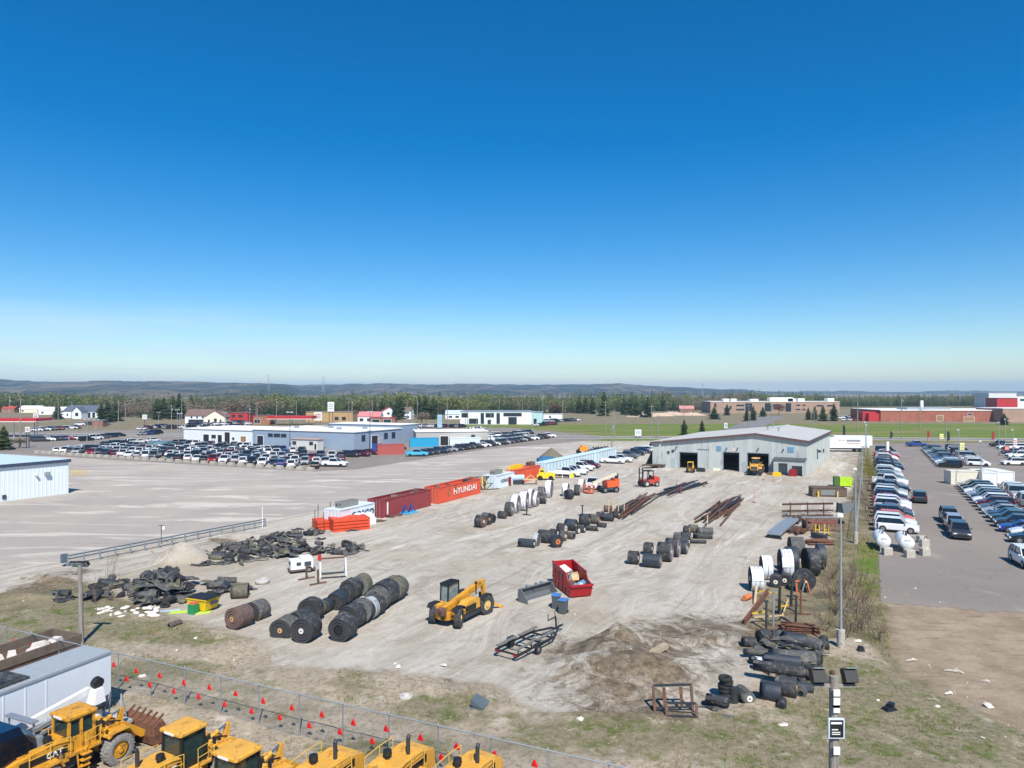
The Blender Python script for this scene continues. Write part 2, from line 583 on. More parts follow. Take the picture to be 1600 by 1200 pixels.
    gv = t.mix(t.math('MULTIPLY', t.ramp(t.noise(pos, .16, 7, .75, 1.2), 0.5, 0.62), .55), gv, lin((146, 135, 119)))
    gv = t.mix(t.ramp(t.noise(st, 0.35, 6, 0.7, 0.9), 0.57, 0.66), gv, lin((208, 201, 188)))
    gv = t.mix(t.ramp(t.noise(pos, 0.28, 7, 0.72, 0.5), 0.63, 0.72), gv, lin((142, 127, 108)))
    gv = t.mix(t.math('MULTIPLY', t.ramp(n_gr, 0.48, 0.72), 0.6), gv, lin((130, 121, 109)))
    gv = t.mix(t.math('MULTIPLY', t.ramp(n_fine, 0.5, 0.8), 0.35), gv, lin((202, 196, 184)))
    gv = t.mix(t.math('MULTIPLY', t.ramp(t.noise(pos, 1.1, 9, .82), 0.5, 0.66), .5), gv, lin((140, 129, 114)))
    gv = t.mix(t.math('MULTIPLY', t.ramp(t.noise(ru, .8, 9, .82, .3), 0.55, 0.68), .5), gv, lin((214, 207, 195)))
    wv = n.new('ShaderNodeVectorMath'); wv.operation = 'MULTIPLY_ADD'
    wz = n.new('ShaderNodeTexNoise'); wz.inputs['Scale'].default_value = .035; wz.inputs['Detail'].default_value = 2; l.new(pos, wz.inputs['Vector'])
    l.new(wz.outputs['Color'], wv.inputs[0]); wv.inputs[1].default_value = (26, 26, 0); l.new(ru, wv.inputs[2])
    tr1 = t.noise(t.mapping(wv.outputs[0], (.03, 2.2, 1)), .8, 5, .7)
    tr2 = t.noise(t.mapping(wv.outputs[0], (.04, 1.5, 1), .5), .8, 5, .7)
    gv = t.mix(t.math('MULTIPLY', t.ramp(tr1, .53, .63), .3), gv, lin((142, 131, 116)))
    gv = t.mix(t.math('MULTIPLY', t.ramp(tr2, .56, .66), .35), gv, lin((216, 209, 197)))
    yw = t.ramp(t.math('ADD', yard, t.math('MULTIPLY', t.math('SUBTRACT', t.noise(pos, .5, 7, .7, .5), 0.5), 1.8)), 0.3, 0.75)
    col = t.mix(yw, col, gv)
    # worn paving of the neighbouring lot
    lt = t.mix(t.ramp(n_big, 0.3, 0.7), lin((162, 154, 146)), lin((177, 168, 157)))
    lt = t.mix(t.ramp(t.noise(t.mapping(pos, (0.14, 0.7, 1), 0.12), 0.32, 7, 0.68, 0.8), 0.53, 0.62), lt, lin((200, 192, 180)))
    lt = t.mix(t.ramp(t.noise(t.mapping(pos, (0.10, 0.5, 1), -0.1), 0.4, 6, 0.66, 0.8), 0.62, 0.74), lt, lin((126, 118, 110)))
    lt = t.mix(t.math('MULTIPLY', t.ramp(n_fine, 0.45, 0.8), 0.25), lt, lin((130, 124, 118)))
    lw = t.ramp(t.math('ADD', lot, t.math('MULTIPLY', t.math('SUBTRACT', n_mid, 0.5), 0.7)), 0.42, 0.6)
    col = t.mix(lw, col, lt)
    # damp dark soil and oil
    kw = t.ramp(t.math('ADD', dark, t.math('MULTIPLY', t.math('SUBTRACT', t.noise(t.mapping(pos, (1, 1, 1), .4), 0.55, 8, 0.8, .8), 0.5), 3.0)), 0.35, 1.05)
    dk = t.mix(t.ramp(t.noise(pos, 1.4, 8, .8), 0.4, 0.62), lin((82, 70, 54)), lin((132, 117, 96)))
    col = t.mix(t.math('MULTIPLY', kw, 0.95), col, dk)
    l.new(col, b.inputs['Base Color'])
    bp = n.new('ShaderNodeBump'); bp.inputs['Strength'].default_value = 0.75; bp.inputs['Distance'].default_value = 0.12
    l.new(t.math('ADD', n_fine, t.math('MULTIPLY', n_gr, 0.4)), bp.inputs['Height']); l.new(bp.outputs[0], b.inputs['Normal'])
    return m


make_ground()


def sheet(name, label, cat, pts, z, material, subdiv=None):
    mb = MB()
    mb.add([(p[0], p[1], z) for p in pts], [tuple(range(len(pts)))])
    o = mb.build(name, material)
    return tag(o, label, cat, kind='structure')


def asphalt_mat(name, c1, c2, c3):
    m = bpy.data.materials.new(name)
    m.use_nodes = True
    t = NT(m)
    b = t.n['Principled BSDF']
    b.inputs['Roughness'].default_value = 0.9
    b.inputs['Specular IOR Level'].default_value = 0.2
    g = t.n.new('ShaderNodeNewGeometry')
    pos = g.outputs['Position']
    col = t.mix(t.ramp(t.noise(pos, 0.06, 6, 0.65, 0.5), 0.3, 0.7), lin(c1), lin(c2))
    col = t.mix(t.ramp(t.noise(t.mapping(pos, (0.5, 0.16, 1), -0.48), 0.5, 6, 0.7, 0.6), 0.56, 0.74), col, lin(c3))
    col = t.mix(t.math('MULTIPLY', t.ramp(t.noise(pos, 6, 5, 0.75), 0.45, 0.8), 0.3), col, lin((100, 96, 92)))
    # cracks
    vo = t.n.new('ShaderNodeTexVoronoi'); vo.feature = 'DISTANCE_TO_EDGE'; vo.inputs['Scale'].default_value = 0.16
    nn = t.n.new('ShaderNodeTexNoise'); nn.inputs['Scale'].default_value = 0.6; t.l.new(pos, nn.inputs['Vector'])
    av = t.n.new('ShaderNodeVectorMath'); av.operation = 'MULTIPLY_ADD'; t.l.new(nn.outputs['Color'], av.inputs[0]); av.inputs[1].default_value = (3, 3, 0); t.l.new(pos, av.inputs[2])
    t.l.new(av.outputs[0], vo.inputs['Vector'])
    col = t.mix(t.ramp(vo.outputs['Distance'], 0.009, 0.003, 0, 0.22), col, lin((80, 76, 72)))
    t.l.new(col, b.inputs['Base Color'])
    return m


ASPH = asphalt_mat('asphalt_worn', (128, 120, 113), (140, 131, 122), (152, 143, 132))
ROADM = asphalt_mat('road_asphalt', (120, 118, 117), (130, 128, 125), (142, 138, 132))
PAINT = mat('road_paint', (225, 224, 215), 0.8, var=0.12, scale=3)
CONC = mat('concrete', (178, 172, 160), 0.9, var=0.15, scale=3, rgb2=(140, 134, 124), mix=0.35, bump=0.3)

# right-hand sales lot
lotE = [P(1376, 938), P(1377, 832), P(1362, 694)]
sheet('parking_lot', 'grey worn asphalt sales lot beside the yard', 'parking lot',
      [P(1376, 940)] + [P(1376 + k * 9, 941 + k * .75 + R.uniform(-2.2, 2.2)) for k in range(1, 58)] + [P(1900, 985), P(2500, 900), P(2100, 700), P(1640, 691), P(1362, 694), P(1368, 760), P(1372, 832)], 0.012, ASPH)
sheet('dealer_lot', 'grey asphalt lot full of cars behind the concrete blocks', 'parking lot',
      [P(30, 710), P(492, 737), P(560, 733), P(760, 702), P(970, 684), P(800, 668), P(560, 668), P(200, 672), P(-120, 676), P(-250, 700)], 0.012, ASPH)
# the main road beyond, with kerbs
def strip(a, b, w, z, h=None):
    d = (b - a).normalized(); s_ = Vector((-d.y, d.x, 0)) * w / 2
    return [a - s_, b - s_, b + s_, a + s_]
ra, rb = P(-900, 684), P(2700, 690.5)
ra, rb = Vector((-420, 290, 0)), Vector((420, 222, 0))
road_y = lambda x: 290 - (x + 420) * 68 / 840
sheet('road', 'grey two way road crossing behind the buildings', 'road', strip(ra, rb, 11.5, 0), 0.016, ROADM)
sheet('side_road', 'pale side road leading away to the brick school', 'road', [Vector((66, 249, 0)), Vector((80, 249, 0)), Vector((182, 470, 0)), Vector((168, 475, 0))], 0.010, ROADM)
for sgn in (-1, 1):
    dd = (rb - ra).normalized(); nn_ = Vector((-dd.y, dd.x, 0)) * sgn * 5.9
    mb = MB(); mb.bar(ra + nn_ + Vector((0, 0, .03)), rb + nn_ + Vector((0, 0, .03)), 0.35, 0.26)
    tag(mb.build('kerb', CONC), 'pale concrete kerb on the %s side of the road' % ('near' if sgn < 0 else 'far'), 'kerb', kind='structure')
mb = MB()
dd = (rb - ra).normalized()
for k in range(70):
    a = ra + dd * (k * 12)
    s_ = Vector((-dd.y, dd.x, 0)) * 0.09
    mb.add([a - s_ + Vector((0, 0, .024)), a + dd * 4 - s_ + Vector((0, 0, .024)), a + dd * 4 + s_ + Vector((0, 0, .024)), a + s_ + Vector((0, 0, .024))], [(0, 1, 2, 3)])
tag(mb.build('road_marking', PAINT), 'dashed centre line painted on the road', 'road marking', kind='structure')
# stall lines on the sales lot
mb = MB()
c0 = P(1401, 831)
for k in range(14):
    a = P(1436, 838) + U * (k * 3.3 - 3.2); e = a - V * 1.6
    s_ = U * 0.06
    mb.add([x + Vector((0, 0, .02)) for x in (a - s_, e - s_, e + s_, a + s_)], [(0, 1, 2, 3)])
tag(mb.build('stall_marking', PAINT), 'faded white stall lines on the sales lot', 'road marking', kind='structure')

# ------------------------------------------------------------------ hills on the horizon
def make_hills():
    prof = [(-400, 590), (0, 592), (60, 596), (120, 596), (155, 594.5), (240, 595.5), (300, 596), (420, 599), (470, 602), (520, 600.5), (600, 599), (660, 601), (740, 599.5), (800, 600.5),
            (880, 600.5), (975, 599), (1030, 603), (1090, 606.5), (1130, 609), (1160, 607.2), (1185, 611), (1240, 611), (1320, 610.5), (1420, 612), (1480, 610.5), (1520, 610), (1560, 611.5), (2100, 611)]
    xs = np.linspace(-400, 2000, 320)
    yt = np.interp(xs, [p[0] for p in prof], [p[1] for p in prof])
    yt = yt + (vnoise(xs, xs * 0, 14, 5) - .5) * 1.6 + (vnoise(xs, xs * 0, 5, 6) - .5) * 0.8
    dist = np.interp(xs, [-400, 450, 470, 1180, 1190, 2000], [3700, 3700, 4500, 4500, 6000, 6000])
    rows = 16
    co = []
    for k in range(rows):
        t = k / (rows - 1)
        d = dist - 1700 * (1 - t) + 300 * np.sin(xs * .02 + t * 4) * (1 - t) * t
        ztop = H + (Y0 - yt) / F * dist
        z = ztop * (t ** 1.3) + (vnoise(xs + 40 * k, xs * 0 + k * 31, 11, 7) - .5) * 22 * t * (1 - t) * 2.2
        co.append(np.stack([(xs - 800) / F * d, d, z - 1.0], -1))
    # back slope
    co.append(np.stack([(xs - 800) / F * (dist + 900), dist + 900, np.full_like(xs, -5)], -1))
    co = np.array(co)
    ny, nx = co.shape[:2]
    idx = np.arange(nx * ny).reshape(ny, nx)
    fs = np.stack([idx[:-1, :-1], idx[:-1, 1:], idx[1:, 1:], idx[1:, :-1]], -1).reshape(-1, 4)
    me = bpy.data.meshes.new('hills')
    me.from_pydata(co.reshape(-1, 3).tolist(), [], fs.tolist())
    me.polygons.foreach_set('use_smooth', np.ones(len(fs), bool))
    m = bpy.data.materials.new('wooded_hillside'); m.use_nodes = True
    t = NT(m); b = t.n['Principled BSDF']; b.inputs['Roughness'].default_value = 1; b.inputs['Specular IOR Level'].default_value = 0
    g = t.n.new('ShaderNodeNewGeometry'); pos = g.outputs['Position']
    c = t.mix(t.ramp(t.noise(t.mapping(pos, (1, .4, 2)), 0.0022, 6, 0.65), 0.42, 0.6), lin((52, 62, 36)), lin((118, 100, 76)))
    c = t.mix(t.ramp(t.noise(t.mapping(pos, (1, .3, 3)), 0.012, 8, 0.8), 0.46, 0.56), c, lin((24, 36, 20)))
    t.l.new(c, b.inputs['Base Color'])
    me.materials.append(m)
    o = bpy.data.objects.new('hills', me); COL.objects.link(o)
    tag(o, 'long wooded hills along the horizon', 'hills', kind='structure')


make_hills()
# ------------------------------------------------------------------ vegetation
NPR = np.random.RandomState(5)
BARK = mat('bark', (92, 80, 68), 0.95, var=0.25, scale=6)
CON1 = leaf_mat('spruce_needles', (64, 80, 42), (42, 56, 32))
CON2 = leaf_mat('pine_needles', (76, 90, 48), (52, 64, 36))
DEC1 = leaf_mat('spring_leaves', (112, 118, 66), (88, 96, 52))
DEC2 = leaf_mat('bare_twigs', (128, 116, 100), (104, 94, 80))
DEC3 = leaf_mat('red_buds', (120, 84, 72), (96, 70, 60))
HEDGE = leaf_mat('cedar_leaves', (128, 124, 42), (92, 96, 34))
GRASSM = leaf_mat('grass_blades', (98, 108, 46), (136, 124, 78))


def tri_mesh(name, tris, mats, mi=None):
    n = len(tris)
    me = bpy.data.meshes.new(name)
    me.vertices.add(n * 3); me.vertices.foreach_set('co', np.asarray(tris, np.float32).reshape(-1))
    me.loops.add(n * 3); me.loops.foreach_set('vertex_index', np.arange(n * 3, dtype=np.int32))
    me.polygons.add(n); me.polygons.foreach_set('loop_start', np.arange(0, n * 3, 3, dtype=np.int32))
    me.update(calc_edges=True)
    for m in mats:
        me.materials.append(m)
    if mi is not None:
        me.polygons.foreach_set('material_index', np.asarray(mi, np.int32))
    return me


def conifer_tris(rs, levels, br, fork=1):
    """unit conifer: height 1, base radius ~0.2; each branch is a drooping fan of small faces"""
    T = []
    for k in range(levels):
        t = k / levels
        z = 0.07 + 0.9 * t ** 0.92
        r = 0.21 * (1 - t) ** 0.8 * rs.uniform(0.72, 1.12)
        for j in range(br):
            a = 2 * math.pi * (j + rs.uniform(-.35, .35)) / br + k * 1.1
            rr = r * rs.uniform(0.6, 1.15) + 0.008
            dz = -0.05 * (1 - t) * rs.uniform(0.3, 1.3)
            dirv = np.array([math.cos(a), math.sin(a), 0]); side = np.array([-math.sin(a), math.cos(a), 0])
            c0 = np.array([0, 0, z + 0.02])
            tip = dirv * rr + np.array([0, 0, z + dz])
            for q in range(fork):
                w = rr * rs.uniform(0.28, 0.45)
                m = c0 + (tip - c0) * rs.uniform(0.45, 0.75)
                up = np.array([0, 0, rs.uniform(-.03, .03)])
                T.append([c0 + dirv * 0.01, m + side * w + up - np.array([0, 0, .015]), tip])
                T.append([c0 + dirv * 0.01, tip, m - side * w + up - np.array([0, 0, .02])])
                tip = tip + side * rs.uniform(-.4, .4) * w + np.array([0, 0, rs.uniform(-.03, .02)])
    return np.array(T)


def blob_tris(rs, n, rx, rz, zc, size, clumps=9):
    cs = []
    for _ in range(clumps):
        d = rs.normal(size=3); d /= np.linalg.norm(d)
        cs.append(d * rs.uniform(0.35, 0.8) * np.array([rx, rx, rz]) + np.array([0, 0, zc]))
    T = []
    for _ in range(n):
        c = cs[rs.randint(clumps)]
        p = c + rs.normal(size=3) * np.array([rx, rx, rz]) * 0.24
        a, b = rs.normal(size=3), rs.normal(size=3)
        a /= np.linalg.norm(a); b /= np.linalg.norm(b)
        T.append([p + a * size, p + b * size * .8, p - (a + b) * size * .6])
    return np.array(T)


def trunk_tris(h, r, n=5):
    T = []
    for i in range(n):
        a0, a1 = 2 * math.pi * i / n, 2 * math.pi * (i + 1) / n
        p = [np.array([math.cos(a0) * r, math.sin(a0) * r, 0]), np.array([math.cos(a1) * r, math.sin(a1) * r, 0])]
        T.append([p[0], p[1], np.array([0, 0, h])])
    return np.array(T)


def make_forest():
    rs = np.random.RandomState(3)
    protoC = [conifer_tris(rs, 8 + k, 5) for k in range(4)]
    protoD = [blob_tris(rs, 70, 0.27, 0.36, 0.6, 0.052) for _ in range(4)]
    protoB = [blob_tris(rs, 60, 0.25, 0.36, 0.6, 0.04, 12) for _ in range(3)]
    tr = trunk_tris(0.6, 0.016, 4)
    allT, allM = [], []
    N = 14000
    for i in range(N):
        px = rs.uniform(-260, 1860)
        dmin = np.interp(px, [-260, 60, 160, 250, 420, 600, 800, 940, 1100, 1300, 1500, 1860], [520, 560, 470, 430, 450, 480, 520, 560, 620, 760, 800, 800])
        d = dmin + 330 * rs.rand() ** 1.5
        x, y = (px - 800) / F * d, d
        cl = float(vnoise(np.array([x]), np.array([y]), 60, 21)[0])
        cl2 = float(vnoise(np.array([x]), np.array([y]), 38, 22)[0])
        u = rs.rand()
        left_bias = 0.1 if px < 170 else 0.0
        if u < 0.2 + 0.66 * (cl > 0.43) - left_bias:
            T = protoC[rs.randint(4)]; h = rs.uniform(7, 13.5) + 3.5 * (rs.rand() < .2); wx = rs.uniform(.95, 1.5); m = 0 if rs.rand() < .65 else 1
        elif cl2 > 0.46:
            T = protoD[rs.randint(4)]; h = rs.uniform(7.5, 14.5); wx = rs.uniform(1, 1.45); m = 2
        else:
            T = protoB[rs.randint(3)]; h = rs.uniform(7, 13.5); wx = rs.uniform(1, 1.4); m = 3 if rs.rand() < .86 else 4
        h *= .72 + .62 * float(vnoise(np.array([x]), np.array([y * .3]), 24, 77)[0])
        if px > 1300:
            h *= 0.85
        a = rs.uniform(0, 6.28); ca, sa = math.cos(a), math.sin(a)
        Rm = np.array([[ca, -sa, 0], [sa, ca, 0], [0, 0, 1]])
        for TT, mm in ((T, m), (tr, 5)):
            Q = TT @ Rm.T
            Q = Q * np.array([h * wx, h * wx, h]) + np.array([x, y, 0])
            allT.append(Q); allM.append(np.full(len(Q), mm))
    me = tri_mesh('forest', np.concatenate(allT), [CON1, CON2, DEC1, DEC2, DEC3, BARK], np.concatenate(allM))
    o = bpy.data.objects.new('forest', me); COL.objects.link(o)
    tag(o, 'far belt of mixed spruce and budding woodland below the hills', 'forest', kind='stuff')


make_forest()

_rs = np.random.RandomState(9)
CONIF = [tri_mesh('crown', conifer_tris(_rs, 20, 9, 2), [CON1 if k % 2 == 0 else CON2]) for k in range(4)]
ROUND = [tri_mesh('crown', blob_tris(_rs, 900, 0.30, 0.33, 0.62, 0.035, 22), [m]) for m in (DEC1, DEC2, DEC3)]
_mt = MB(); _mt.cyl((0, 0, 0), (0, 0, 0.9), 0.016, 0.004, n=7)
TRUNK = _mt.mesh('trunk', [BARK])


def tree(px, py, hp, kind, label, group='trees standing apart from the woodland', w=1.0, d=None):
    p = P(px, py)
    h = hp * mpp(py)
    t = thing('spruce_tree' if kind < 4 else 'budding_tree', label, 'tree', p, R.uniform(0, 360), group)
    me = CONIF[kind] if kind < 4 else ROUND[kind - 4]
    for nm, m in (('trunk', TRUNK), ('crown', me)):
        o = bpy.data.objects.new(nm, m); COL.objects.link(o); o.parent = t
        o.scale = (h * w, h * w, h)
    return t


TREES = [  # px, base row, height px, kind, width, words
    (944, 650, 41, 1, 1.2, 'tall broad spruce at the left end of the row beyond the field'),
    (975, 648, 28, 0, 1.3, 'dark spruce beside the tall broad one beyond the field'),
    (985, 649, 28, 2, 1.2, 'narrow spruce third from the left beyond the green field'),
    (995, 651, 30, 1, 1.5, 'wide pine at the centre of the row beyond the green field'),
    (1012, 652, 34, 0, 1.3, 'pointed spruce right of the wide pine beyond the field'),
    (1036, 643, 28, 0, 1.0, 'slim spruce rising behind the pink rubble heap'),
    (1052, 641, 18, 2, 1.3, 'small dark spruce left of the red shed'),
    (1069, 680, 26, 0, 1.35, 'young spruce by the road behind the warehouse roof, left of two'),
    (1097, 675, 20, 2, 1.3, 'young spruce by the road behind the warehouse roof, right of two'),
    (1116, 655, 20, 1, 2.3, 'wide rounded pine left of the brick school'),
    (1136, 649, 18, 0, 1.7, 'plump spruce in front of the left school wing'),
    (1167, 658, 20, 2, 1.5, 'spruce beside the side road, left of a close pair'),
    (1177, 657, 24, 0, 1.3, 'spruce beside the side road, right of a close pair'),
    (1192, 651, 16, 3, 1.9, 'rounded pine before the school entrance'),
    (1217, 649, 18, 6, 1.9, 'reddish budding tree before the dark school windows'),
    (1263, 656, 20, 0, 1.4, 'first spruce of four before the right school wing'),
    (1273, 656, 23, 2, 1.2, 'second spruce of four before the right school wing'),
    (1286, 658, 26, 1, 1.5, 'third and broadest spruce of four before the right school wing'),
    (1303, 658, 29, 0, 1.4, 'fourth and tallest spruce of four before the right school wing'),
    (1404, 656, 13, 0, 1.3, 'small spruce against the long brick mall wall'),
    (1569, 664, 19, 0, 2.0, 'wide spruce before the far right brick building'),
    (868, 646, 16, 6, 2.2, 'reddish round tree right of the glass showroom'),
    (875, 646, 14, 4, 2.0, 'olive round tree beside the reddish one near the showroom'),
    (905, 646, 26, 0, 1.4, 'spruce at the left edge of the dark group by the road'),
    (915, 646, 28, 2, 1.3, 'second spruce of the dark group by the road'),
    (926, 647, 27, 0, 1.4, 'third spruce of the dark group by the road'),
    (620, 656, 38, 0, 1.1, 'tall spruce right of the red roofed house, left of pair'),
    (626, 655, 40, 2, 1.0, 'tall spruce right of the red roofed house, right of pair'),
    (597, 650, 30, 0, 1.1, 'spruce rising above the red roofed house'),
    (586, 652, 28, 2, 1.1, 'spruce left of the red roofed house'),
    (655, 652, 36, 0, 1.2, 'large spruce at the left of the clump behind the pole signs'),
    (665, 655, 40, 2, 1.3, 'broad spruce in the middle of the clump behind the pole signs'),
    (677, 655, 36, 0, 1.3, 'spruce at the right of the clump behind the pole signs'),
    (659, 664, 22, 5, 1.9, 'bare round tree in front of the spruce clump'),
    (707, 645, 24, 0, 1.2, 'lone spruce left of the glass showroom'),
    (158, 660, 34, 0, 1.3, 'large spruce right of the white church'),
    (168, 660, 37, 2, 1.3, 'second large spruce right of the white church'),
    (181, 658, 36, 1, 1.4, 'third large spruce right of the white church'),
    (90, 655, 28, 1, 1.6, 'broad dark pine left of the white church'),
    (245, 656, 36, 0, 1.2, 'spruce behind the blank pole sign'),
    (256, 654, 36, 2, 1.2, 'spruce right of the blank pole sign'),
    (270, 655, 40, 1, 1.3, 'tall pine left of the white house'),
    (280, 654, 42, 0, 1.3, 'tallest pine behind the white house'),
    (300, 650, 32, 2, 1.3, 'spruce above the brown roof of the white house'),
    (6, 703, 40, 1, 1.6, 'dense dark pine at the left edge by the gas canopy'),
    (30, 700, 18, 5, 1.8, 'bare bush like tree beside the sign post at the left edge')]
for a in TREES:
    tree(a[0], a[1], a[2], a[3], a[5], w=a[4] * 1.22)


def branch_mesh(name, rs, n, h, spread):
    mb = MB()

    def grow(p, d, ln, r, lv):
        q = p + d * ln
        mb.cyl(p, q, r, r * .6, n=3, caps=False)
        if lv == 0:
            return
        for _ in range(rs.randint(2, 4)):
            nd = (d + Vector(rs.normal(size=3)) * 0.42 + Vector((0, 0, .1))).normalized()
            grow(p + d * ln * rs.uniform(.45, 1), nd, ln * rs.uniform(.55, .8), r * .55, lv - 1)
    for _ in range(n):
        a = rs.uniform(0, 6.28)
        d = Vector((math.cos(a) * spread, math.sin(a) * spread, 1)).normalized()
        grow(Vector((rs.normal() * .15, rs.normal() * .15, -.05)), d, h * rs.uniform(.3, .5), .026, 3)
    return mb.mesh(name, [DEC2B])


DEC2B = mat('twig_bark', (112, 96, 82), 0.95, var=0.25, scale=4)
BUSH = [branch_mesh('branches', np.random.RandomState(40 + k), 9, 2.4, 0.5) for k in range(3)]
SAPL = [branch_mesh('branches', np.random.RandomState(60 + k), 1, 3.4, 0.12) for k in range(2)]
bush_n = 0
for (px, py, s) in [(1330, 985, 1.0), (1308, 960, 1.1), (1345, 960, 1.2), (1298, 935, 0.9), (1325, 935, 1.2), (1352, 985, 0.8), (1300, 905, 1.0), (1335, 915, 1.0), (1290, 985, .8),
                    (1318, 1000, .7), (1356, 800, 1.1), (1352, 782, 1.1), (1357, 815, .8), (1354, 765, 1.0), (1370, 1000, .6)]:
    p = P(px, py)
    o = tag(bpy.data.objects.new('bare_bush', BUSH[bush_n % 3]), 'leafless grey brown bush, %s of the thicket beside the light poles' % ordn(bush_n), 'bush', 'leafless bushes along the fence strip')
    COL.objects.link(o); s *= 1.35; o.location = p; o.scale = (s, s, s); o.rotation_euler = (0, 0, R.uniform(0, 6))
    bush_n += 1
for i, (px, py, s) in enumerate([(143, 945, 1.0), (165, 940, .9), (178, 938, 1.2), (152, 960, .8), (190, 930, .8), (170, 905, .8), (205, 950, .6)]):
    o = tag(bpy.data.objects.new('bare_sapling', SAPL[i % 2]), 'thin leafless sapling beside the left rubber heap, %s from the wooden pole' % ordn(i), 'sapling', 'leafless saplings by the rubber heap')
    COL.objects.link(o); o.location = P(px, py); o.scale = (s, s, s); o.rotation_euler = (0, 0, R.uniform(0, 6))
# cedar hedge along the sales lot
for i, (px, py, hp, wd) in enumerate([(1363, 752, 24, 1.7), (1362, 742, 20, 1.6), (1361, 733, 18, 1.5), (1360, 726, 17, 1.5), (1358, 719, 16, 1.4), (1357, 712, 14, 1.4)]):
    T = blob_tris(np.random.RandomState(90 + i), 900, 0.9, 0.55, 0.52, 0.045, 26)
    sc = hp * mpp(py)
    T = T * np.array([wd, wd * 1.2, sc])
    t = thing('cedar_hedge', 'yellow green cedar bush, %s along the edge of the sales lot' % ordn(i), 'hedge', P(px - 5, py), 0, 'cedar bushes along the sales lot')
    o = bpy.data.objects.new('foliage', tri_mesh('foliage', T, [HEDGE])); COL.objects.link(o); o.parent = t
    mb = MB(); mb.cyl((0, 0, 0), (0, 0, sc * .5), 0.06, .03, n=6); mb.build('stem', BARK, t)


def make_grass():
    rs = np.random.RandomState(17)
    n = 60000
    X = rs.uniform(-44, 40, n); Y = rs.uniform(13, 92, n)
    weedy = inpoly(X, Y, WEEDY) & ~inpoly(X, Y, DIRT)
    strip_ = inpoly(X, Y, pp((1290, 1000), (1300, 860), (1335, 780), (1340, 760), (1368, 760), (1378, 945), (1400, 1050), (1330, 1010)))
    cl = vnoise(X, Y, 2.4, 31) * .6 + vnoise(X, Y, .8, 32) * .4
    wd = weeds(X, Y)
    keep = (weedy & (wd > .1) & (cl + wd * .12 > 0.5)) | (strip_ & (cl > 0.38)) | (weedy & (rs.rand(n) < .05))
    X, Y = X[keep], Y[keep]
    Z = ground_z(X, Y)
    T = []
    for x, y, z in zip(X, Y, Z):
        s = rs.uniform(.5, 1.25)
        for _ in range(4):
            a = rs.uniform(0, 6.28); r = rs.uniform(0, .14); hgt = rs.uniform(.1, .27) * s
            bx, by = x + math.cos(a) * r, y + math.sin(a) * r
            a2 = rs.uniform(0, 6.28); w = .022
            lx, ly = rs.uniform(-.12, .12), rs.uniform(-.12, .12)
            T.append([[bx - math.cos(a2) * w, by - math.sin(a2) * w, z - .02], [bx + math.cos(a2) * w, by + math.sin(a2) * w, z - .02], [bx + lx, by + ly, z + hgt + .05]])
    mi = (rs.rand(len(T)) < .45).astype(int)
    me = tri_mesh('grass', np.array(T), [GRASSM, mat('dead_grass', (158, 142, 104), .9, var=.25, scale=1)], mi)
    o = bpy.data.objects.new('grass', me); COL.objects.link(o)
    tag(o, 'rough tufts of green and dead grass on the banks', 'grass', kind='stuff')


make_grass()

# ------------------------------------------------------------------ cars
GLASS = mat('car_glass', (26, 30, 36), 0.08, var=0.05, spec=0.8)
BLACKP = mat('black_plastic', (30, 30, 32), 0.6, var=0.1)
TYRE = mat('tyre_rubber', (38, 38, 39), 0.85, var=0.15, scale=4)
RIM = mat('alloy_rim', (165, 167, 170), 0.35, 0.7, var=0.05)
HEADL = mat('headlight_lens', (225, 228, 230), 0.15, var=0.03)
TAILL = mat('taillight_lens', (150, 22, 20), 0.25, var=0.05)
PAINTS = {'white': (225, 226, 226), 'black': (22, 23, 26), 'silver': (150, 154, 158), 'grey': (84, 88, 92), 'charcoal': (48, 51, 55), 'navy': (26, 36, 66), 'blue': (30, 62, 130), 'light blue': (70, 168, 200),
          'red': (150, 24, 28), 'maroon': (92, 22, 36), 'orange': (206, 82, 40), 'dark green': (36, 52, 50), 'lime': (180, 200, 40), 'yellow': (218, 180, 40), 'tan': (150, 138, 118)}
PM = {k: mat('car_paint_' + k.replace(' ', '_'), v, 0.32, 0.0, var=0.03, scale=1.5, coat=0.6) for k, v in PAINTS.items()}

CT = {  # L, W, H, hood z, belt z, windscreen foot, roof front, roof rear, rear-glass foot, tail z
    'suv': (4.7, 1.88, 1.72, 1.04, 1.08, 1.15, 0.42, -1.95, -2.22, 1.08),
    'sedan': (4.75, 1.84, 1.47, 0.90, 0.95, 1.10, 0.22, -1.05, -1.80, 1.0),
    'hatchback': (4.3, 1.80, 1.52, 0.95, 0.98, 1.15, 0.40, -1.55, -2.0, 1.0),
    'pickup truck': (5.7, 2.0, 1.88, 1.18, 1.2, 1.25, 0.55, -0.85, -1.02, 1.22),
    'van': (5.2, 1.98, 1.95, 1.05, 1.15, 1.75, 1.0, -2.35, -2.5, 1.15)}


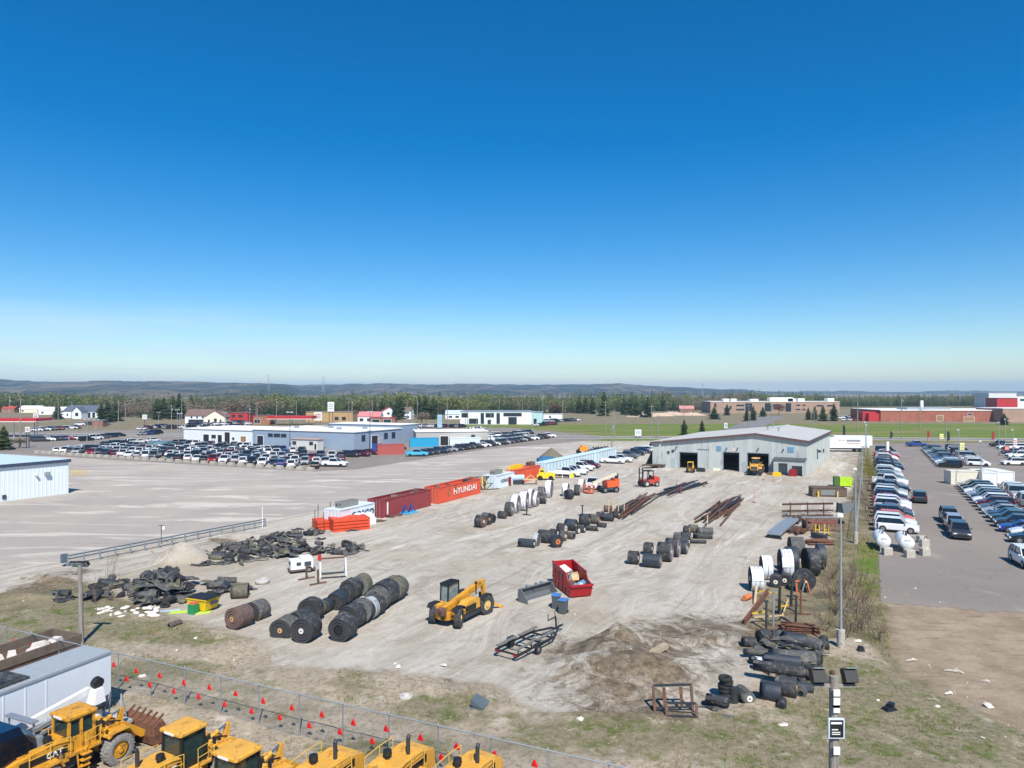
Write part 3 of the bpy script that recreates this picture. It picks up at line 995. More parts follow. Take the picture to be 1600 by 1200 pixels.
def car_shapes(kind):
    L, W, Hc, hz, bz, wf, rf, rr, rg, tz = CT[kind]
    w = W / 2
    zb = 0.22 if kind != 'pickup truck' else 0.34
    f, b = L / 2, -L / 2
    body = MB()
    st = [(b, zb + .18, tz - .22, w * .86), (b + .12, zb + .06, tz - .04, w * .95), (b + .5, zb, tz, w), (rg, zb, max(tz, bz), w), (wf - .1, zb, bz, w), (wf + .35, zb, hz + .02, w), (f - .55, zb, hz - .06, w * .98),
          (f - .15, zb + .02, hz - .2, w * .92), (f, zb + .14, hz - .36, w * .82)]
    rings = []
    for x, z0, z1, ww in st:
        rings.append([(x, -ww * .94, z0), (x, -ww, z0 + .16), (x, -ww, z1 - .2), (x, -ww * .95, z1 - .05), (x, -ww * .84, z1), (x, ww * .84, z1), (x, ww * .95, z1 - .05), (x, ww, z1 - .2), (x, ww, z0 + .16), (x, ww * .94, z0)])
    body.loft([list(reversed(r)) for r in rings], smooth=False)
    # roof and pillars
    wr = w * .76; wb = w * .90
    body.loft([[(rr, -wr, Hc - .05), (rr, wr, Hc - .05), (rr, wr * .96, Hc), (rr, -wr * .96, Hc)], [(rf, -wr, Hc - .06), (rf, wr, Hc - .06), (rf, wr * .96, Hc - .015), (rf, -wr * .96, Hc - .015)]])
    for s in (-1, 1):
        body.bar((wf, s * wb, bz - .03), (rf, s * wr, Hc - .04), .07, .06)
        body.bar((rg, s * wb, bz - .03), (rr, s * wr, Hc - .04), .16, .07)
        xm = (rf + rr) / 2 + .1
        body.cur = 1; body.bar((xm, s * wb * 1.002, bz - .03), (xm - .04, s * wr * 1.002, Hc - .04), .07, .03); body.cur = 0
        if kind in ('suv', 'van'):
            xq = rr + .55
            body.cur = 1; body.bar((xq, s * wb * 1.002, bz - .03), (xq - .04, s * wr * 1.002, Hc - .04), .08, .03); body.cur = 0
        body.box((wf - .2, s * (w + .07), bz + .06), (.16, .16, .12))
    if kind == 'pickup truck':
        body.cur = 1
        body.bx(b + .12, rg - .12, -w * .80, w * .80, tz + .003, tz + .012)
        body.cur = 0
        for s in (-1, 1):
            body.bx(b + .05, rg - .05, s * w * .92 - .06, s * w * .92 + .06, tz - .02, tz + .1)
        body.bx(b + .04, b + .12, -w * .9, w * .9, tz - .02, tz + .09)
    body.cur = 1
    body.bx(b - .03, b + .12, -w * .8, w * .8, zb + .12, zb + .32)
    body.bx(f - .1, f + .02, -w * .55, w * .55, zb + .14, hz - .42)
    for s in (-1, 1):
        body.bx(-L * .36, L * .36, s * w - .012, s * w + .012, zb - .02, zb + .1)
        for xx in (-L * .30, L * .31):
            body.cyl((xx, s * (w - .03), .36), (xx, s * (w + .006), .36), .40, n=14)
    glass = MB()
    e = .012
    lo = [(rg, -wb + e, bz - .02), (wf, -wb + e, bz - .02), (wf, wb - e, bz - .02), (rg, wb - e, bz - .02)]
    hi = [(rr, -wr + e, Hc - .045), (rf, -wr + e, Hc - .055), (rf, wr - e, Hc - .055), (rr, wr - e, Hc - .045)]
    glass.loft([lo, hi])
    hl = []
    for s in (-1, 1):
        m = MB(); m.box((f - .12, s * w * .70, hz - .32), (.22, .34, .15)); hl.append(m)
    tl = []
    for s in (-1, 1):
        m = MB(); m.box((b + .07, s * w * .80, tz - .18), (.14, .26, .22)); tl.append(m)
    wheels = [(-L * .30, -w + .1), (-L * .30, w - .1), (L * .31, -w + .1), (L * .31, w - .1)]
    return body, glass, hl, tl, wheels


CARP, CARS_FAR = {}, {}
_tw = MB(); _tw.cyl((0, -.12, 0), (0, .12, 0), .35, n=18)
TYREM = _tw.mesh('tyre', [TYRE])
_rw = MB(); _rw.cyl((0, -.135, 0), (0, .135, 0), .22, n=14)
for k in range(5):
    _rw.box((.1 * math.cos(k * 1.2566), 0, .1 * math.sin(k * 1.2566)), (.04, .285, .04))
RIMM = _rw.mesh('rim', [RIM])


def near_car(kind, paint, label, loc, yaw, group):
    if kind not in CARP:
        body, glass, hl, tl, wheels = car_shapes(kind)
        CARP[kind] = (body.mesh('body', [PM['white'], BLACKP]), glass.mesh('windows', [GLASS]), [m.mesh('headlight', [HEADL]) for m in hl], [m.mesh('taillight', [TAILL]) for m in tl], wheels)
    bm, gm, hm, tm, wheels = CARP[kind]
    t = thing('parked_car', label, 'pickup' if kind == 'pickup truck' else 'car', loc, yaw, group)

    def ch(nm, me, par):
        o = bpy.data.objects.new(nm, me); COL.objects.link(o); o.parent = par
        return o
    o = ch('body', bm, t); o.material_slots[0].link = 'OBJECT'; o.material_slots[0].material = PM[paint]
    ch('windows', gm, t)
    for q in hm:
        ch('headlight', q, t)
    for q in tm:
        ch('taillight', q, t)
    for (x, y) in wheels:
        wv = ch('wheel', TYREM, t); wv.location = (x, y, .35)
        ch('rim', RIMM, wv)
    return t


def far_mesh(kind):
    if kind not in CARS_FAR:
        body, glass, hl, tl, wheels = car_shapes(kind)
        mb = MB()
        mb.v, mb.f, mb.mi, mb.sm = list(body.v), list(body.f), list(body.mi), list(body.sm)
        for part, mi in [(glass, 2)] + [(q, 3) for q in hl] + [(q, 4) for q in tl]:
            b0 = len(mb.v); mb.v += part.v; mb.f += [tuple(b0 + i for i in f) for f in part.f]; mb.mi += [mi] * len(part.f); mb.sm += part.sm
        mb.cur = 1
        for (x, y) in wheels:
            mb.cyl((x, y - .12, .35), (x, y + .12, .35), .35, n=10)
        CARS_FAR[kind] = mb.mesh('car', [PM['white'], BLACKP, GLASS, HEADL, TAILL])
    return CARS_FAR[kind]


CARS = []     # (loc, yaw, kind, paint, context, group)


def car(loc, yaw, kind, paint, ctx, group):
    CARS.append((Vector(loc), yaw, kind, paint, ctx, group))


def pick_paint():
    u = R.random()
    for lim, nm in ((.34, 'white'), (.52, 'black'), (.62, 'silver'), (.72, 'grey'), (.80, 'charcoal'), (.87, 'navy'), (.92, 'maroon'), (.96, 'red'), (.98, 'blue'), (1.1, 'dark green')):
        if u < lim:
            return nm


def pick_kind():
    u = R.random()
    return 'suv' if u < .45 else 'sedan' if u < .68 else 'pickup truck' if u < .85 else 'hatchback' if u < .94 else 'van'


def row(start, step, n, yaw, ctx, group, paints=None, kinds=None, drop=0.06, jit=2.0):
    for i in range(n):
        if R.random() < drop and not (paints and i < len(paints)):
            continue
        p = start + step * i + Vector((R.uniform(-.12, .12), R.uniform(-.25, .25), 0))
        car(p, yaw + R.uniform(-jit, jit), kinds[i] if kinds and i < len(kinds) else pick_kind(), paints[i] if paints and i < len(paints) else pick_paint(), ctx % ordn(i), group)


GR = 'cars parked on the right sales lot'
row(P(1401, 831) + Vector((0, 0.2, 0)), U * 3.3, 37, VA - 1, '%s from the fuel tanks in the hedge side row', GR,
    ['white', 'white', 'orange', 'dark green', 'maroon', 'white', 'white', 'red', 'navy', 'white', 'silver', 'black', 'grey', 'maroon', 'white', 'silver', 'dark green', 'silver', 'white', 'silver', 'white', 'white', 'navy', 'black', 'charcoal', 'navy', 'black'],
    ['suv', 'suv', 'hatchback', 'suv', 'sedan', 'suv', 'suv', 'sedan', 'suv', 'suv', 'suv', 'pickup truck', 'suv', 'sedan', 'pickup truck', 'suv', 'suv', 'suv', 'sedan', 'suv', 'suv'], jit=1.2)
rs0 = P(1573, 846) + V * 2.5
cols = ['black', 'white', 'blue', 'charcoal', 'dark green', 'charcoal', 'silver', 'grey', 'maroon', 'white', 'charcoal', 'silver']
kk = ['sedan', 'suv', 'sedan', 'suv', 'suv', 'sedan', 'sedan', 'sedan', 'suv', 'suv', 'suv', 'suv']
rl = (P(1437, 702) + V * 2.5 - rs0)
nr = int(rl.length / 3.3)
for i in range(nr):
    p = rs0 + rl.normalized() * 3.3 * i
    if 121 < p.y < 153:
        continue
    c = cols[i] if i < len(cols) else R.choice(['black', 'navy', 'charcoal', 'dark green', 'grey', 'white', 'silver', 'blue'])
    if i == 1:
        p = p + V * 0.6
    car(p, VA + 180 + R.uniform(-2, 2), kk[i] if i < len(kk) else R.choice(['suv', 'sedan', 'suv']), c, '%s from the front in the row facing the middle aisle' % ordn(i), GR)
for i in range(5, nr):
    p = rs0 + rl.normalized() * 3.3 * i + V * 5.9
    if 119 < p.y < 154:
        continue
    car(p, VA + R.uniform(-2, 2), R.choice(['suv', 'sedan', 'van', 'suv']), R.choice(['white', 'silver', 'grey', 'black', 'white', 'silver']), '%s in the row behind the aisle row of the right lot' % ordn(i - 5), GR)
car(P(1436.5, 784), UA, 'suv', 'dark green', 'seen from behind, alone in the middle aisle', GR)
car(P(1483, 815), UA + 182, 'suv', 'dark green', 'rear one of three in file in the middle aisle', GR)
car(P(1491, 827), UA + 182, 'suv', 'silver', 'middle one of three in file in the middle aisle', GR)
car(P(1499, 839), UA + 182, 'suv', 'charcoal', 'front one of three in file in the middle aisle', GR)
car(P(1606, 884), UA + 190, 'suv', 'white', 'cut off by the right edge, nearest the bare dirt', GR)
for i, (px, py, k, c) in enumerate([(1583, 727, 'suv', 'white'), (1592, 716, 'pickup truck', 'white'), (1580, 709, 'sedan', 'navy'), (1572, 702, 'suv', 'white'), (1563, 698, 'pickup truck', 'black'), (1590, 702, 'suv', 'white'), (1600, 708, 'suv', 'silver'), (1610, 720, 'suv', 'black')]):
    car(P(px, py), VA + 200, k, c, '%s in the cluster beside the red and white signs' % ordn(i), GR)
car(P(1432, 698), VA + 10, 'pickup truck', 'blue', 'alone at the far head of the middle aisle', GR)

GL = 'cars parked in the dealer lot behind the concrete blocks'
b0, b1 = P(62, 708), P(488, 735)
bd = (b1 - b0).normalized(); bn = Vector((-bd.y, bd.x, 0))
ba = math.degrees(math.atan2(bd.y, bd.x))
for r_, (off, n, sk) in enumerate([(3.6, 31, 0), (9.4, 30, 0), (16.5, 29, 0), (22.3, 27, 0), (30.0, 20, 0), (36.0, 12, 0)]):
    for i in range(n):
        if R.random() < .06:
            continue
        p = b0 + bd * (2 + i * 3.0 + R.uniform(-.2, .2) + r_ * 1.2) + bn * (off + R.uniform(-.4, .4))
        car(p, ba + 90 + R.choice([0, 180]) + 38 * (1 if r_ % 2 == 0 else 1) + R.uniform(-4, 4), pick_kind(), pick_paint(), '%s from the left in row %s behind the concrete blocks' % (ordn(i), ['one', 'two', 'three', 'four', 'five', 'six'][r_]), GL)
car(P(523, 729), -8, 'pickup truck', 'white', 'with an open bed, alone beyond the end of the concrete blocks', GL)
for i, (px, py, k, c) in enumerate([(548, 714, 'suv', 'charcoal'), (565, 713, 'suv', 'maroon'), (579, 710, 'sedan', 'maroon'), (622, 703, 'suv', 'black')]):
    car(P(px, py), -20, k, c, '%s of the short row by the red and blue container' % ordn(i), GL)
GC = 'cars parked along the grey shed lot'
pA, pB = P(652, 713), P(856, 684)
n = 26
pcs = ['light blue', 'navy', 'charcoal', 'navy', 'grey', 'silver', 'charcoal', 'black', 'charcoal', 'black', 'white', 'white', 'black', 'white', 'charcoal', 'silver', 'maroon', 'navy', 'black', 'silver', 'black']
row(pA, (pB - pA) / n, n + 1, 0, '%s from the light blue pickup in the shed row', GC, pcs, ['pickup truck', 'suv', 'suv'], drop=0.0)
row(P(768, 690), (P(822, 683) - P(768, 690)) / 9, 10, 10, '%s in the second row behind the white containers', GC)
row(P(770, 684), (P(830, 678) - P(770, 684)) / 9, 9, 10, '%s in the third row behind the white containers', GC)
GD = 'cars parked in far lots beyond the road'
for (a, b, n_, nm) in [((62, 690), (118, 687), 9, 'in the front row right of the gas station posts'), ((58, 674), (118, 670), 11, 'in the white row behind the gas station posts'), ((135, 689), (185, 682), 5, 'beside the lamp posts left of the open road'),
                       ((222, 672), (258, 668), 6, 'left end of the far row beside the road'), ((225, 680), (255, 678), 4, 'near the white workshop corner'), ((262, 670), (385, 668), 22, 'in the far row behind the white workshop'), ((300, 666), (385, 664), 16, 'in the hindmost row before the white house'),
                       ((606, 668), (722, 668), 20, 'in the row before the pole signs'), ((628, 690), (655, 676), 7, 'between the two grey buildings'), ((735, 674), (752, 672), 4, 'before the glass showroom doors'), ((810, 662), (900, 658), 14, 'along the right side of the glass showroom'),
                       ((1313, 654), (1370, 652), 16, 'in the mall car park'), ((1318, 658), (1365, 657), 10, 'in the near row of the mall car park'), ((170, 697), (250, 690), 8, 'on the verge behind the dealer lot'), ((838, 666), (866, 664), 5, 'near the green lawn by the showroom'), ((125, 665), (165, 664), 4, 'by the brick hut near the church')]:
    A_, B_ = P(*a), P(*b)
    row(A_, (B_ - A_) / max(1, n_ - 1), n_, R.choice([60, 70, 20, -20]), '%s ' + nm, GD)


def place_cars():
    CARS.sort(key=lambda c: c[0].y)
    rest = {}
    for i, (loc, yaw, kind, paint, ctx, group) in enumerate(CARS):
        label = '%s %s, %s' % (paint, kind, ctx)
        loc = Vector((loc.x, loc.y, 0.02))
        if i < 300:
            if loc.y < 128:
                near_car(kind, paint, label, loc, yaw, group)
            else:
                o = bpy.data.objects.new('parked_car', far_mesh(kind)); COL.objects.link(o)
                o.location = loc; o.rotation_euler = (0, 0, D2R(yaw))
                o.material_slots[0].link = 'OBJECT'; o.material_slots[0].material = PM[paint]
                tag(o, label, 'pickup' if kind == 'pickup truck' else 'car', group)
        else:
            rest.setdefault('x', []).append((loc, yaw, kind, paint))
    if rest:
        names = list(PM)
        mb = MB()
        for loc, yaw, kind, paint in rest['x']:
            me = far_mesh(kind)
            M_ = Matrix.Translation(loc) @ Matrix.Rotation(D2R(yaw), 4, 'Z')
            b = len(mb.v)
            mb.v.extend([tuple(M_ @ v.co) for v in me.vertices])
            for p in me.polygons:
                mb.f.append(tuple(b + i for i in p.vertices))
                mb.mi.append(names.index(paint) + 4 if p.material_index == 0 else p.material_index - 1)
                mb.sm.append(False)
        o = mb.build('distant_parked_cars', [BLACKP, GLASS, HEADL, TAILL] + [PM[k] for k in names])
        tag(o, 'farthest parked cars in the lots across the road', 'cars', kind='stuff')


place_cars()
# ------------------------------------------------------------------ buildings
CLAD = mat('grey_green_cladding', (180, 186, 183), 0.6, 0.0, var=0.12, scale=0.6, rgb2=(152, 150, 142), mix=0.22, stretch=(1.5, 1.5, .2))
ROOFG = mat('grey_metal_roof', (184, 183, 179), 0.55, 0.0, var=0.06, scale=0.3)
TRIM = mat('brown_trim', (94, 72, 72), 0.6, var=0.1)
WHITEW = mat('white_cladding', (222, 226, 228), 0.6, var=0.04, scale=0.5)
PALEBLUE = mat('pale_blue_white_cladding', (218, 226, 228), 0.6, var=0.03, scale=0.4)
WROOF = mat('white_membrane_roof', (226, 226, 222), 0.8, var=0.05, scale=0.2)
BLUEGR = mat('blue_grey_cladding', (142, 158, 176), 0.55, var=0.05, scale=0.4)
DKTRIM = mat('dark_trim', (60, 66, 78), 0.6, var=0.1)
BEIGE = mat('beige_wall', (186, 178, 164), 0.85, var=0.08, scale=0.5)
BRICK = mat('red_brick', (156, 96, 76), 0.9, var=0.14, scale=0.25, rgb2=(136, 84, 66), mix=0.3)
TANBR = mat('tan_brick', (160, 134, 116), 0.9, var=0.1, scale=0.3)
REDP = mat('red_panel', (178, 44, 42), 0.5, var=0.06)
REDROOF = mat('red_shingle', (168, 66, 54), 0.9, var=0.12, scale=1)
BROOF = mat('brown_shingle', (112, 92, 84), 0.95, var=0.15, scale=1)
GROOF = mat('slate_shingle', (84, 92, 106), 0.95, var=0.1, scale=1)
PANE = mat('window_glass', (44, 54, 62), 0.12, var=0.15, scale=0.6)
FRAMEW = mat('white_frame', (220, 220, 218), 0.6, var=0.04)
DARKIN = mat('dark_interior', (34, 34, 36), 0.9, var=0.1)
TANDOOR = mat('tan_door', (150, 118, 82), 0.7, var=0.1)
GALV = mat('galvanised_steel', (158, 166, 172), 0.45, 0.35, var=0.1, scale=3)
BLUEPAN = mat('blue_glazing', (96, 152, 186), 0.3, var=0.1, scale=3)
YEL = mat('yellow_paint', (214, 178, 44), 0.6, var=0.1, scale=2, rgb2=(150, 118, 40), mix=0.1)
LETTER = mat('dark_lettering', (38, 46, 70), 0.7, var=0.05)
WLET = mat('white_lettering', (232, 232, 228), 0.7, var=0.05)


def opening(root, face, x0, x1, z0, z1, kind, W, depth):
    """window or door on a wall of a building; face 'f' = front (y=0), 'r' = right end (x=W)"""
    def tr(a, b, c):
        return (a, -b, c) if face == 'f' else (W + b, a, c)
    fm = MB()
    t = 0.14
    for (a0, a1, c0, c1) in ((x0 - t, x0, z0, z1), (x1, x1 + t, z0, z1), (x0 - t, x1 + t, z1, z1 + t), (x0 - t, x1 + t, z0 - t, z0)):
        p, q = tr(a0, 0.0, c0), tr(a1, 0.07, c1)
        fm.bx(min(p[0], q[0]), max(p[0], q[0]), min(p[1], q[1]), max(p[1], q[1]), c0, c1)
    nm = {'w': 'window', 'd': 'door', 'o': 'bay_door', 'b': 'panel'}[kind[0]]
    o = fm.build(nm, FRAMEW if len(kind) < 2 or kind[1] != 'k' else DKTRIM, root)
    pm = MB()
    p, q = tr(x0, 0.0, z0), tr(x1, 0.03, z1)
    pm.bx(min(p[0], q[0]), max(p[0], q[0]), min(p[1], q[1]), max(p[1], q[1]), z0, z1)
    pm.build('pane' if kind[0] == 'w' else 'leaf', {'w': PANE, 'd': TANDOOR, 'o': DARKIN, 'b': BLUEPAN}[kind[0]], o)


def building(name, label, cat, A, ang, W, dep, h, wm, rm, fr=(), rt=(), roof='flat', rise=1.5, trim=None, group=None, ribs=0.0, over=0.25):
    t = thing(name, label, cat, A, ang, group)
    w = MB()
    th = 0.2
    w.bx(0, W, 0, th, 0, h)
    w.bx(0, W, dep - th, dep, 0, h)
    w.bx(0, th, th, dep - th, 0, h)
    w.bx(W - th, W, th, dep - th, 0, h)
    if roof == 'gablex':      # ridge along x
        for x in (0, W - th):
            w.add([(x, 0, h), (x, dep, h), (x, dep / 2, h + rise), (x + th, 0, h), (x + th, dep, h), (x + th, dep / 2, h + rise)], [(0, 2, 1), (3, 4, 5), (0, 1, 4, 3), (0, 3, 5, 2), (1, 2, 5, 4)])
    if roof == 'gabley':
        for y in (0, dep - th):
            w.add([(0, y, h), (W, y, h), (W / 2, y, h + rise), (0, y + th, h), (W, y + th, h), (W / 2, y + th, h + rise)], [(0, 1, 2), (3, 5, 4), (0, 3, 4, 1), (0, 2, 5, 3), (1, 4, 5, 2)])
    if ribs:
        k = ribs / 2
        while k < W:
            w.bx(k - .04, k + .04, -.04, 0, 0.1, h - .05); k += ribs
        k = ribs / 2
        while k < dep:
            w.bx(W, W + .04, k - .04, k + .04, 0.1, h - .05); k += ribs
    w.build('wall', wm, t)
    r = MB()
    o_ = over
    if roof == 'flat':
        r.bx(-o_, W + o_, -o_, dep + o_, h, h + .22)
    elif roof == 'gablex':
        for s in (0, 1):
            y0, y1 = (-o_, dep / 2) if s == 0 else (dep + o_, dep / 2)
            z0 = h - o_ * rise / (dep / 2)
            r.loft([[(-o_, y0, z0), (-o_, y1, h + rise), (-o_, y1, h + rise + .15), (-o_, y0, z0 + .15)], [(W + o_, y0, z0), (W + o_, y1, h + rise), (W + o_, y1, h + rise + .15), (W + o_, y0, z0 + .15)]])
    else:
        for s in (0, 1):
            x0, x1 = (-o_, W / 2) if s == 0 else (W + o_, W / 2)
            z0 = h - o_ * rise / (W / 2)
            r.loft([[(x0, -o_, z0), (x1, -o_, h + rise), (x1, -o_, h + rise + .15), (x0, -o_, z0 + .15)], [(x0, dep + o_, z0), (x1, dep + o_, h + rise), (x1, dep + o_, h + rise + .15), (x0, dep + o_, z0 + .15)]])
    r.build('roof', rm, t)
    if trim:
        m = MB()
        m.bx(-o_ - .02, W + o_ + .02, -o_ - .06, -o_ - .003, h - .25, h + .25)
        m.bx(W + o_ + .003, W + o_ + .06, -o_, dep + o_, h - .25, h + .25)
        m.build('fascia', trim, t)
    for q in fr:
        opening(t, 'f', q[0], q[1], q[2], q[3], q[4], W, dep)
    for q in rt:
        opening(t, 'r', q[0], q[1], q[2], q[3], q[4], W, dep)
    return t


# --- the warehouse of the yard
def warehouse():
    Bc = P(1261, 743)
    ang = -30.0
    W, dep = 31.5, 41.0
    fd = Vector((math.cos(D2R(ang)), math.sin(D2R(ang)), 0))
    A = Bc - fd * W
    t = thing('warehouse', 'pale green grey metal warehouse with open bay doors and low gable roof', 'warehouse', A, ang)
    zl, zr, zt, xr = 5.5, 6.75, 7.9, 0.69 * W

    def top(x):
        return zl + (zt - zl) * x / xr if x < xr else zt + (zr - zt) * (x - xr) / (W - xr)
    doors = [(6.1, 9.9, 3.5), (15.3, 18.5, 3.9), (20.2, 24.3, 3.95)]
    xs = sorted(set([0, W, xr] + [d for q in doors for d in q[:2]]))
    w = MB()
    th = .2

    def seg(x0, x1, z0, y0=0.0, y1=.2):
        w.add([(x0, y0, z0), (x1, y0, z0), (x1, y0, top(x1)), (x0, y0, top(x0)), (x0, y1, z0), (x1, y1, z0), (x1, y1, top(x1)), (x0, y1, top(x0))],
              [(0, 1, 2, 3), (5, 4, 7, 6), (0, 3, 7, 4), (1, 5, 6, 2), (0, 4, 5, 1), (3, 2, 6, 7)])
    for x0, x1 in zip(xs[:-1], xs[1:]):
        zd = 0
        for q in doors:
            if x0 >= q[0] - 1e-6 and x1 <= q[1] + 1e-6:
                zd = q[2]
        seg(x0, x1, zd)
        seg(x0, x1, 0, dep - .2, dep)
    w.bx(0, th, th, dep - th, 0, zl)
    w.bx(W - th, W, th, dep - th, 0, zr)
    k = .22
    while k < W - .1:
        z0 = 0.05
        for q in doors:
            if q[0] - .1 < k < q[1] + .1:
                z0 = q[2] + .15
        w.bx(k - .045, k + .045, -.045, 0, z0, top(k) - .1); k += .45
    k = .3
    while k < dep:
        w.bx(W, W + .045, k - .045, k + .045, .05, zr - .1); k += .5
    w.build('wall', CLAD, t)
    r = MB()
    for (x0, z0, x1, z1) in ((-.4, top(0) - .06, xr, zt), (xr, zt, W + .4, zr - .06)):
        r.loft([[(x0, -.45, z0), (x1, -.45, z1), (x1, -.45, z1 + .18), (x0, -.45, z0 + .18)], [(x0, dep + .4, z0), (x1, dep + .4, z1), (x1, dep + .4, z1 + .18), (x0, dep + .4, z0 + .18)]])
        kx = 0
        y = 1.0
        while y < dep:
            r.bar((x0, y, z0 + .2), (x1, y, z1 + .2), .06, .05); y += 2.0
    r.build('roof', ROOFG, t)
    f = MB()
    f.bar((2.4, -.49, top(2.2) - .12), (xr, -.49, zt - .02), .07, .42)
    f.bar((xr, -.49, zt - .02), (W + .42, -.49, zr - .1), .07, .42)
    f.bar((-.42, -.49, top(0) - .18), (1.9, -.49, top(1.8) - .14), .07, .42)
    f.bar((W + .44, -.45, zr - .1), (W + .44, dep + .4, zr - .1), .07, .4)
    f.build('fascia', TRIM, t)
    ridge = MB(); ridge.bar((xr, -.45, zt + .22), (xr, dep + .4, zt + .22), .5, .1); ridge.build('ridge_cap', ROOFG, t)
    for q in doors:
        m = MB()
        m.bx(q[0] - .16, q[0], -.07, .2, 0, q[2]); m.bx(q[1], q[1] + .16, -.07, .2, 0, q[2]); m.bx(q[0] - .16, q[1] + .16, -.07, .2, q[2], q[2] + .16)
        o = m.build('door_frame', GALV, t)
        m = MB(); m.bx(q[0], q[1], .3, .42, q[2] - .5, q[2]); m.build('rolled_shutter', DARKIN, o)
    # blue window panels, man doors, lamps, vents
    for (x0, x1, z0, z1) in ((13.9, 14.9, 4.1, 5.15), (27.9, 29.1, 4.45, 5.5)):
        m = MB(); m.bx(x0, x1, -.08, 0, z0, z1)
        o = m.build('window', BLUEPAN, t)
        m = MB()
        for k in range(1, 4):
            xx = x0 + (x1 - x0) * k / 4
            m.bx(xx - .03, xx + .03, -.11, -.08, z0, z1)
        m.bx(x0, x1, -.11, -.08, (z0 + z1) / 2 - .03, (z0 + z1) / 2 + .03)
        m.build('glazing_bar', GALV, o)
    for x in (4.2, 19.2):
        m = MB(); m.bx(x, x + .95, -.09, -.02, 0.05, 2.1); o = m.build('door', mat('grey_door', (158, 172, 172), .6), t)
        m = MB(); m.box((x + .82, -.12, 1.05), (.08, .06, .06)); m.build('handle', DKTRIM, o)
    for (x, z) in ((5.4, 4.55), (16.0, 4.7), (18.2, 4.8), (22.3, 4.9), (27.1, 4.9)):
        m = MB(); m.box((x, -.22, z), (.22, .42, .16), rx=.5); m.cyl((x, 0, z + .15), (x, -.25, z + .05), .03, n=6); m.build('wall_lamp', DKTRIM, t)
    for (x, z) in ((3.6, 3.35), (4.6, 3.7)):
        m = MB(); m.cyl((x, 0, z), (x, -.12, z), .32, n=12); m.build('vent', DKTRIM, t)
    m = MB(); m.bx(9.95, 12.4, -.13, -.05, 4.3, 4.42); m.build('door_track', GALV, t)
    m = MB(); m.bx(17.0, 18.0, -.05, -.045, 4.2, 4.9); m.build('sign_plate', mat('faded_sign', (206, 192, 186), .8), t)
    # lean-to with two openings at the right
    c = MB()
    c.bx(25.6, 31.2, -2.2, -2.05, 2.4, 2.95)
    c.bx(25.6, 26.5, -2.2, -2.05, 0, 2.4); c.bx(28.2, 29.0, -2.2, -2.05, 0, 2.4); c.bx(30.9, 31.2, -2.2, -2.05, 0, 2.4); c.bx(29.0, 30.9, -2.2, -2.05, 2.0, 2.4)
    c.bx(25.6, 25.75, -2.05, -.05, 0, 2.95); c.bx(31.05, 31.2, -2.05, -.05, 0, 2.95)
    o = c.build('lean_to', mat('dull_cladding', (168, 174, 174), .7, var=.12), t)
    m = MB(); m.loft([[(25.4, -2.4, 2.96), (25.4, -.03, 3.3), (25.4, -.03, 3.4), (25.4, -2.4, 3.06)], [(31.5, -2.4, 2.96), (31.5, -.03, 3.3), (31.5, -.03, 3.4), (31.5, -2.4, 3.06)]]); m.build('canopy', mat('dark_canopy', (78, 80, 80), .7), o)
    # right side fittings
    m = MB(); m.bx(W + .02, W + .3, 26, 26.5, 2.6, 3.4); m.cyl((W + .2, 15, 2.0), (W + .2, 15, 4.2), .09, n=8); m.box((W + .45, 16.2, 3.6), (.6, .6, .5)); m.build('conduit', DKTRIM, t)
    for y, x in ((12, 22), (13.5, 24), (30, 20)):
        m = MB(); zz = top(x) ; m.cyl((x, y, zz), (x, y, zz + .9), .16, n=10); m.cyl((x, y, zz + .9), (x, y, zz + 1.05), .28, n=10); m.build('roof_vent', GALV, t)


warehouse()

# --- left shed
Ls = P(107, 771)
t = building('white_shed', 'bright white ribbed metal shed cut by the left edge', 'shed', Ls - U * 0 - V * 0 - U * 26 - V * 22, VA, 22, 26, 5.35, PALEBLUE, mat('pale_shed_roof', (184, 204, 210), .6, var=.04), trim=mat('navy_trim', (58, 70, 92), .6), ribs=0.6)
m = MB(); m.cyl((22, 21.0, 3.6), (22.5, 21.0, 3.5), .2, n=10); m.build('wall_vent', FRAMEW, t)
m = MB(); m.box((22.25, 22.6, 3.6), (.5, .7, .5)); m.build('wall_lamp', GALV, t)
m = MB(); m.box((22.08, 16.5, .7), (.16, .5, .6)); m.build('meter', DKTRIM, t)
# yellow guard posts beside it
bol = None
for i in range(5):
    p = P(113 + i * 5.2, 743 - (i % 2) * 1.5)
    m = MB(); m.cyl((0, 0, 0), (0, 0, 1.05), .09, n=8); m.cyl((0, 0, 1.05), (0, 0, 1.1), .09, .03, n=8)
    tag(m.build('bollard', YEL, None, p), 'yellow steel guard post by the white shed, %s from the left' % ordn(i), 'bollard', 'yellow guard posts by the shed')

# --- dealership, white workshop and blue grey hall
Ad = P(287, 692)
Bd = P(551, 704)
dW = (P(395, 697) - Ad).length
hall = building('car_dealership', 'long blue grey dealership hall with white flat roof', 'dealership', P(395, 697), VA + 3, (Bd - P(395, 697)).length, 24, 5.0, BLUEGR, WROOF,
                fr=[(1.8, 4.2, .4, 3.2, 'w'), (6.2, 7.8, 3.1, 3.9, 'wk'), (8.4, 10.6, 3.1, 3.9, 'wk'), (11.2, 13.0, 3.1, 3.9, 'wk')],
                rt=[(3.5, 5.0, 2.4, 4.0, 'wk'), (8.2, 11.2, .1, 3.6, 'o'), (12.4, 13.2, .1, 2.8, 'd'), (14.6, 16.2, 2.4, 4.0, 'wk'), (18.6, 20.2, 2.4, 4.0, 'wk')], trim=None)
m = MB(); m.bx(8, 36, 26, 36, 0, 5.9); m.build('rear_hall', BLUEGR, hall)
m = MB(); m.bx(7.8, 36.2, 25.8, 36.2, 5.9, 6.1); m.build('rear_roof', WROOF, hall)
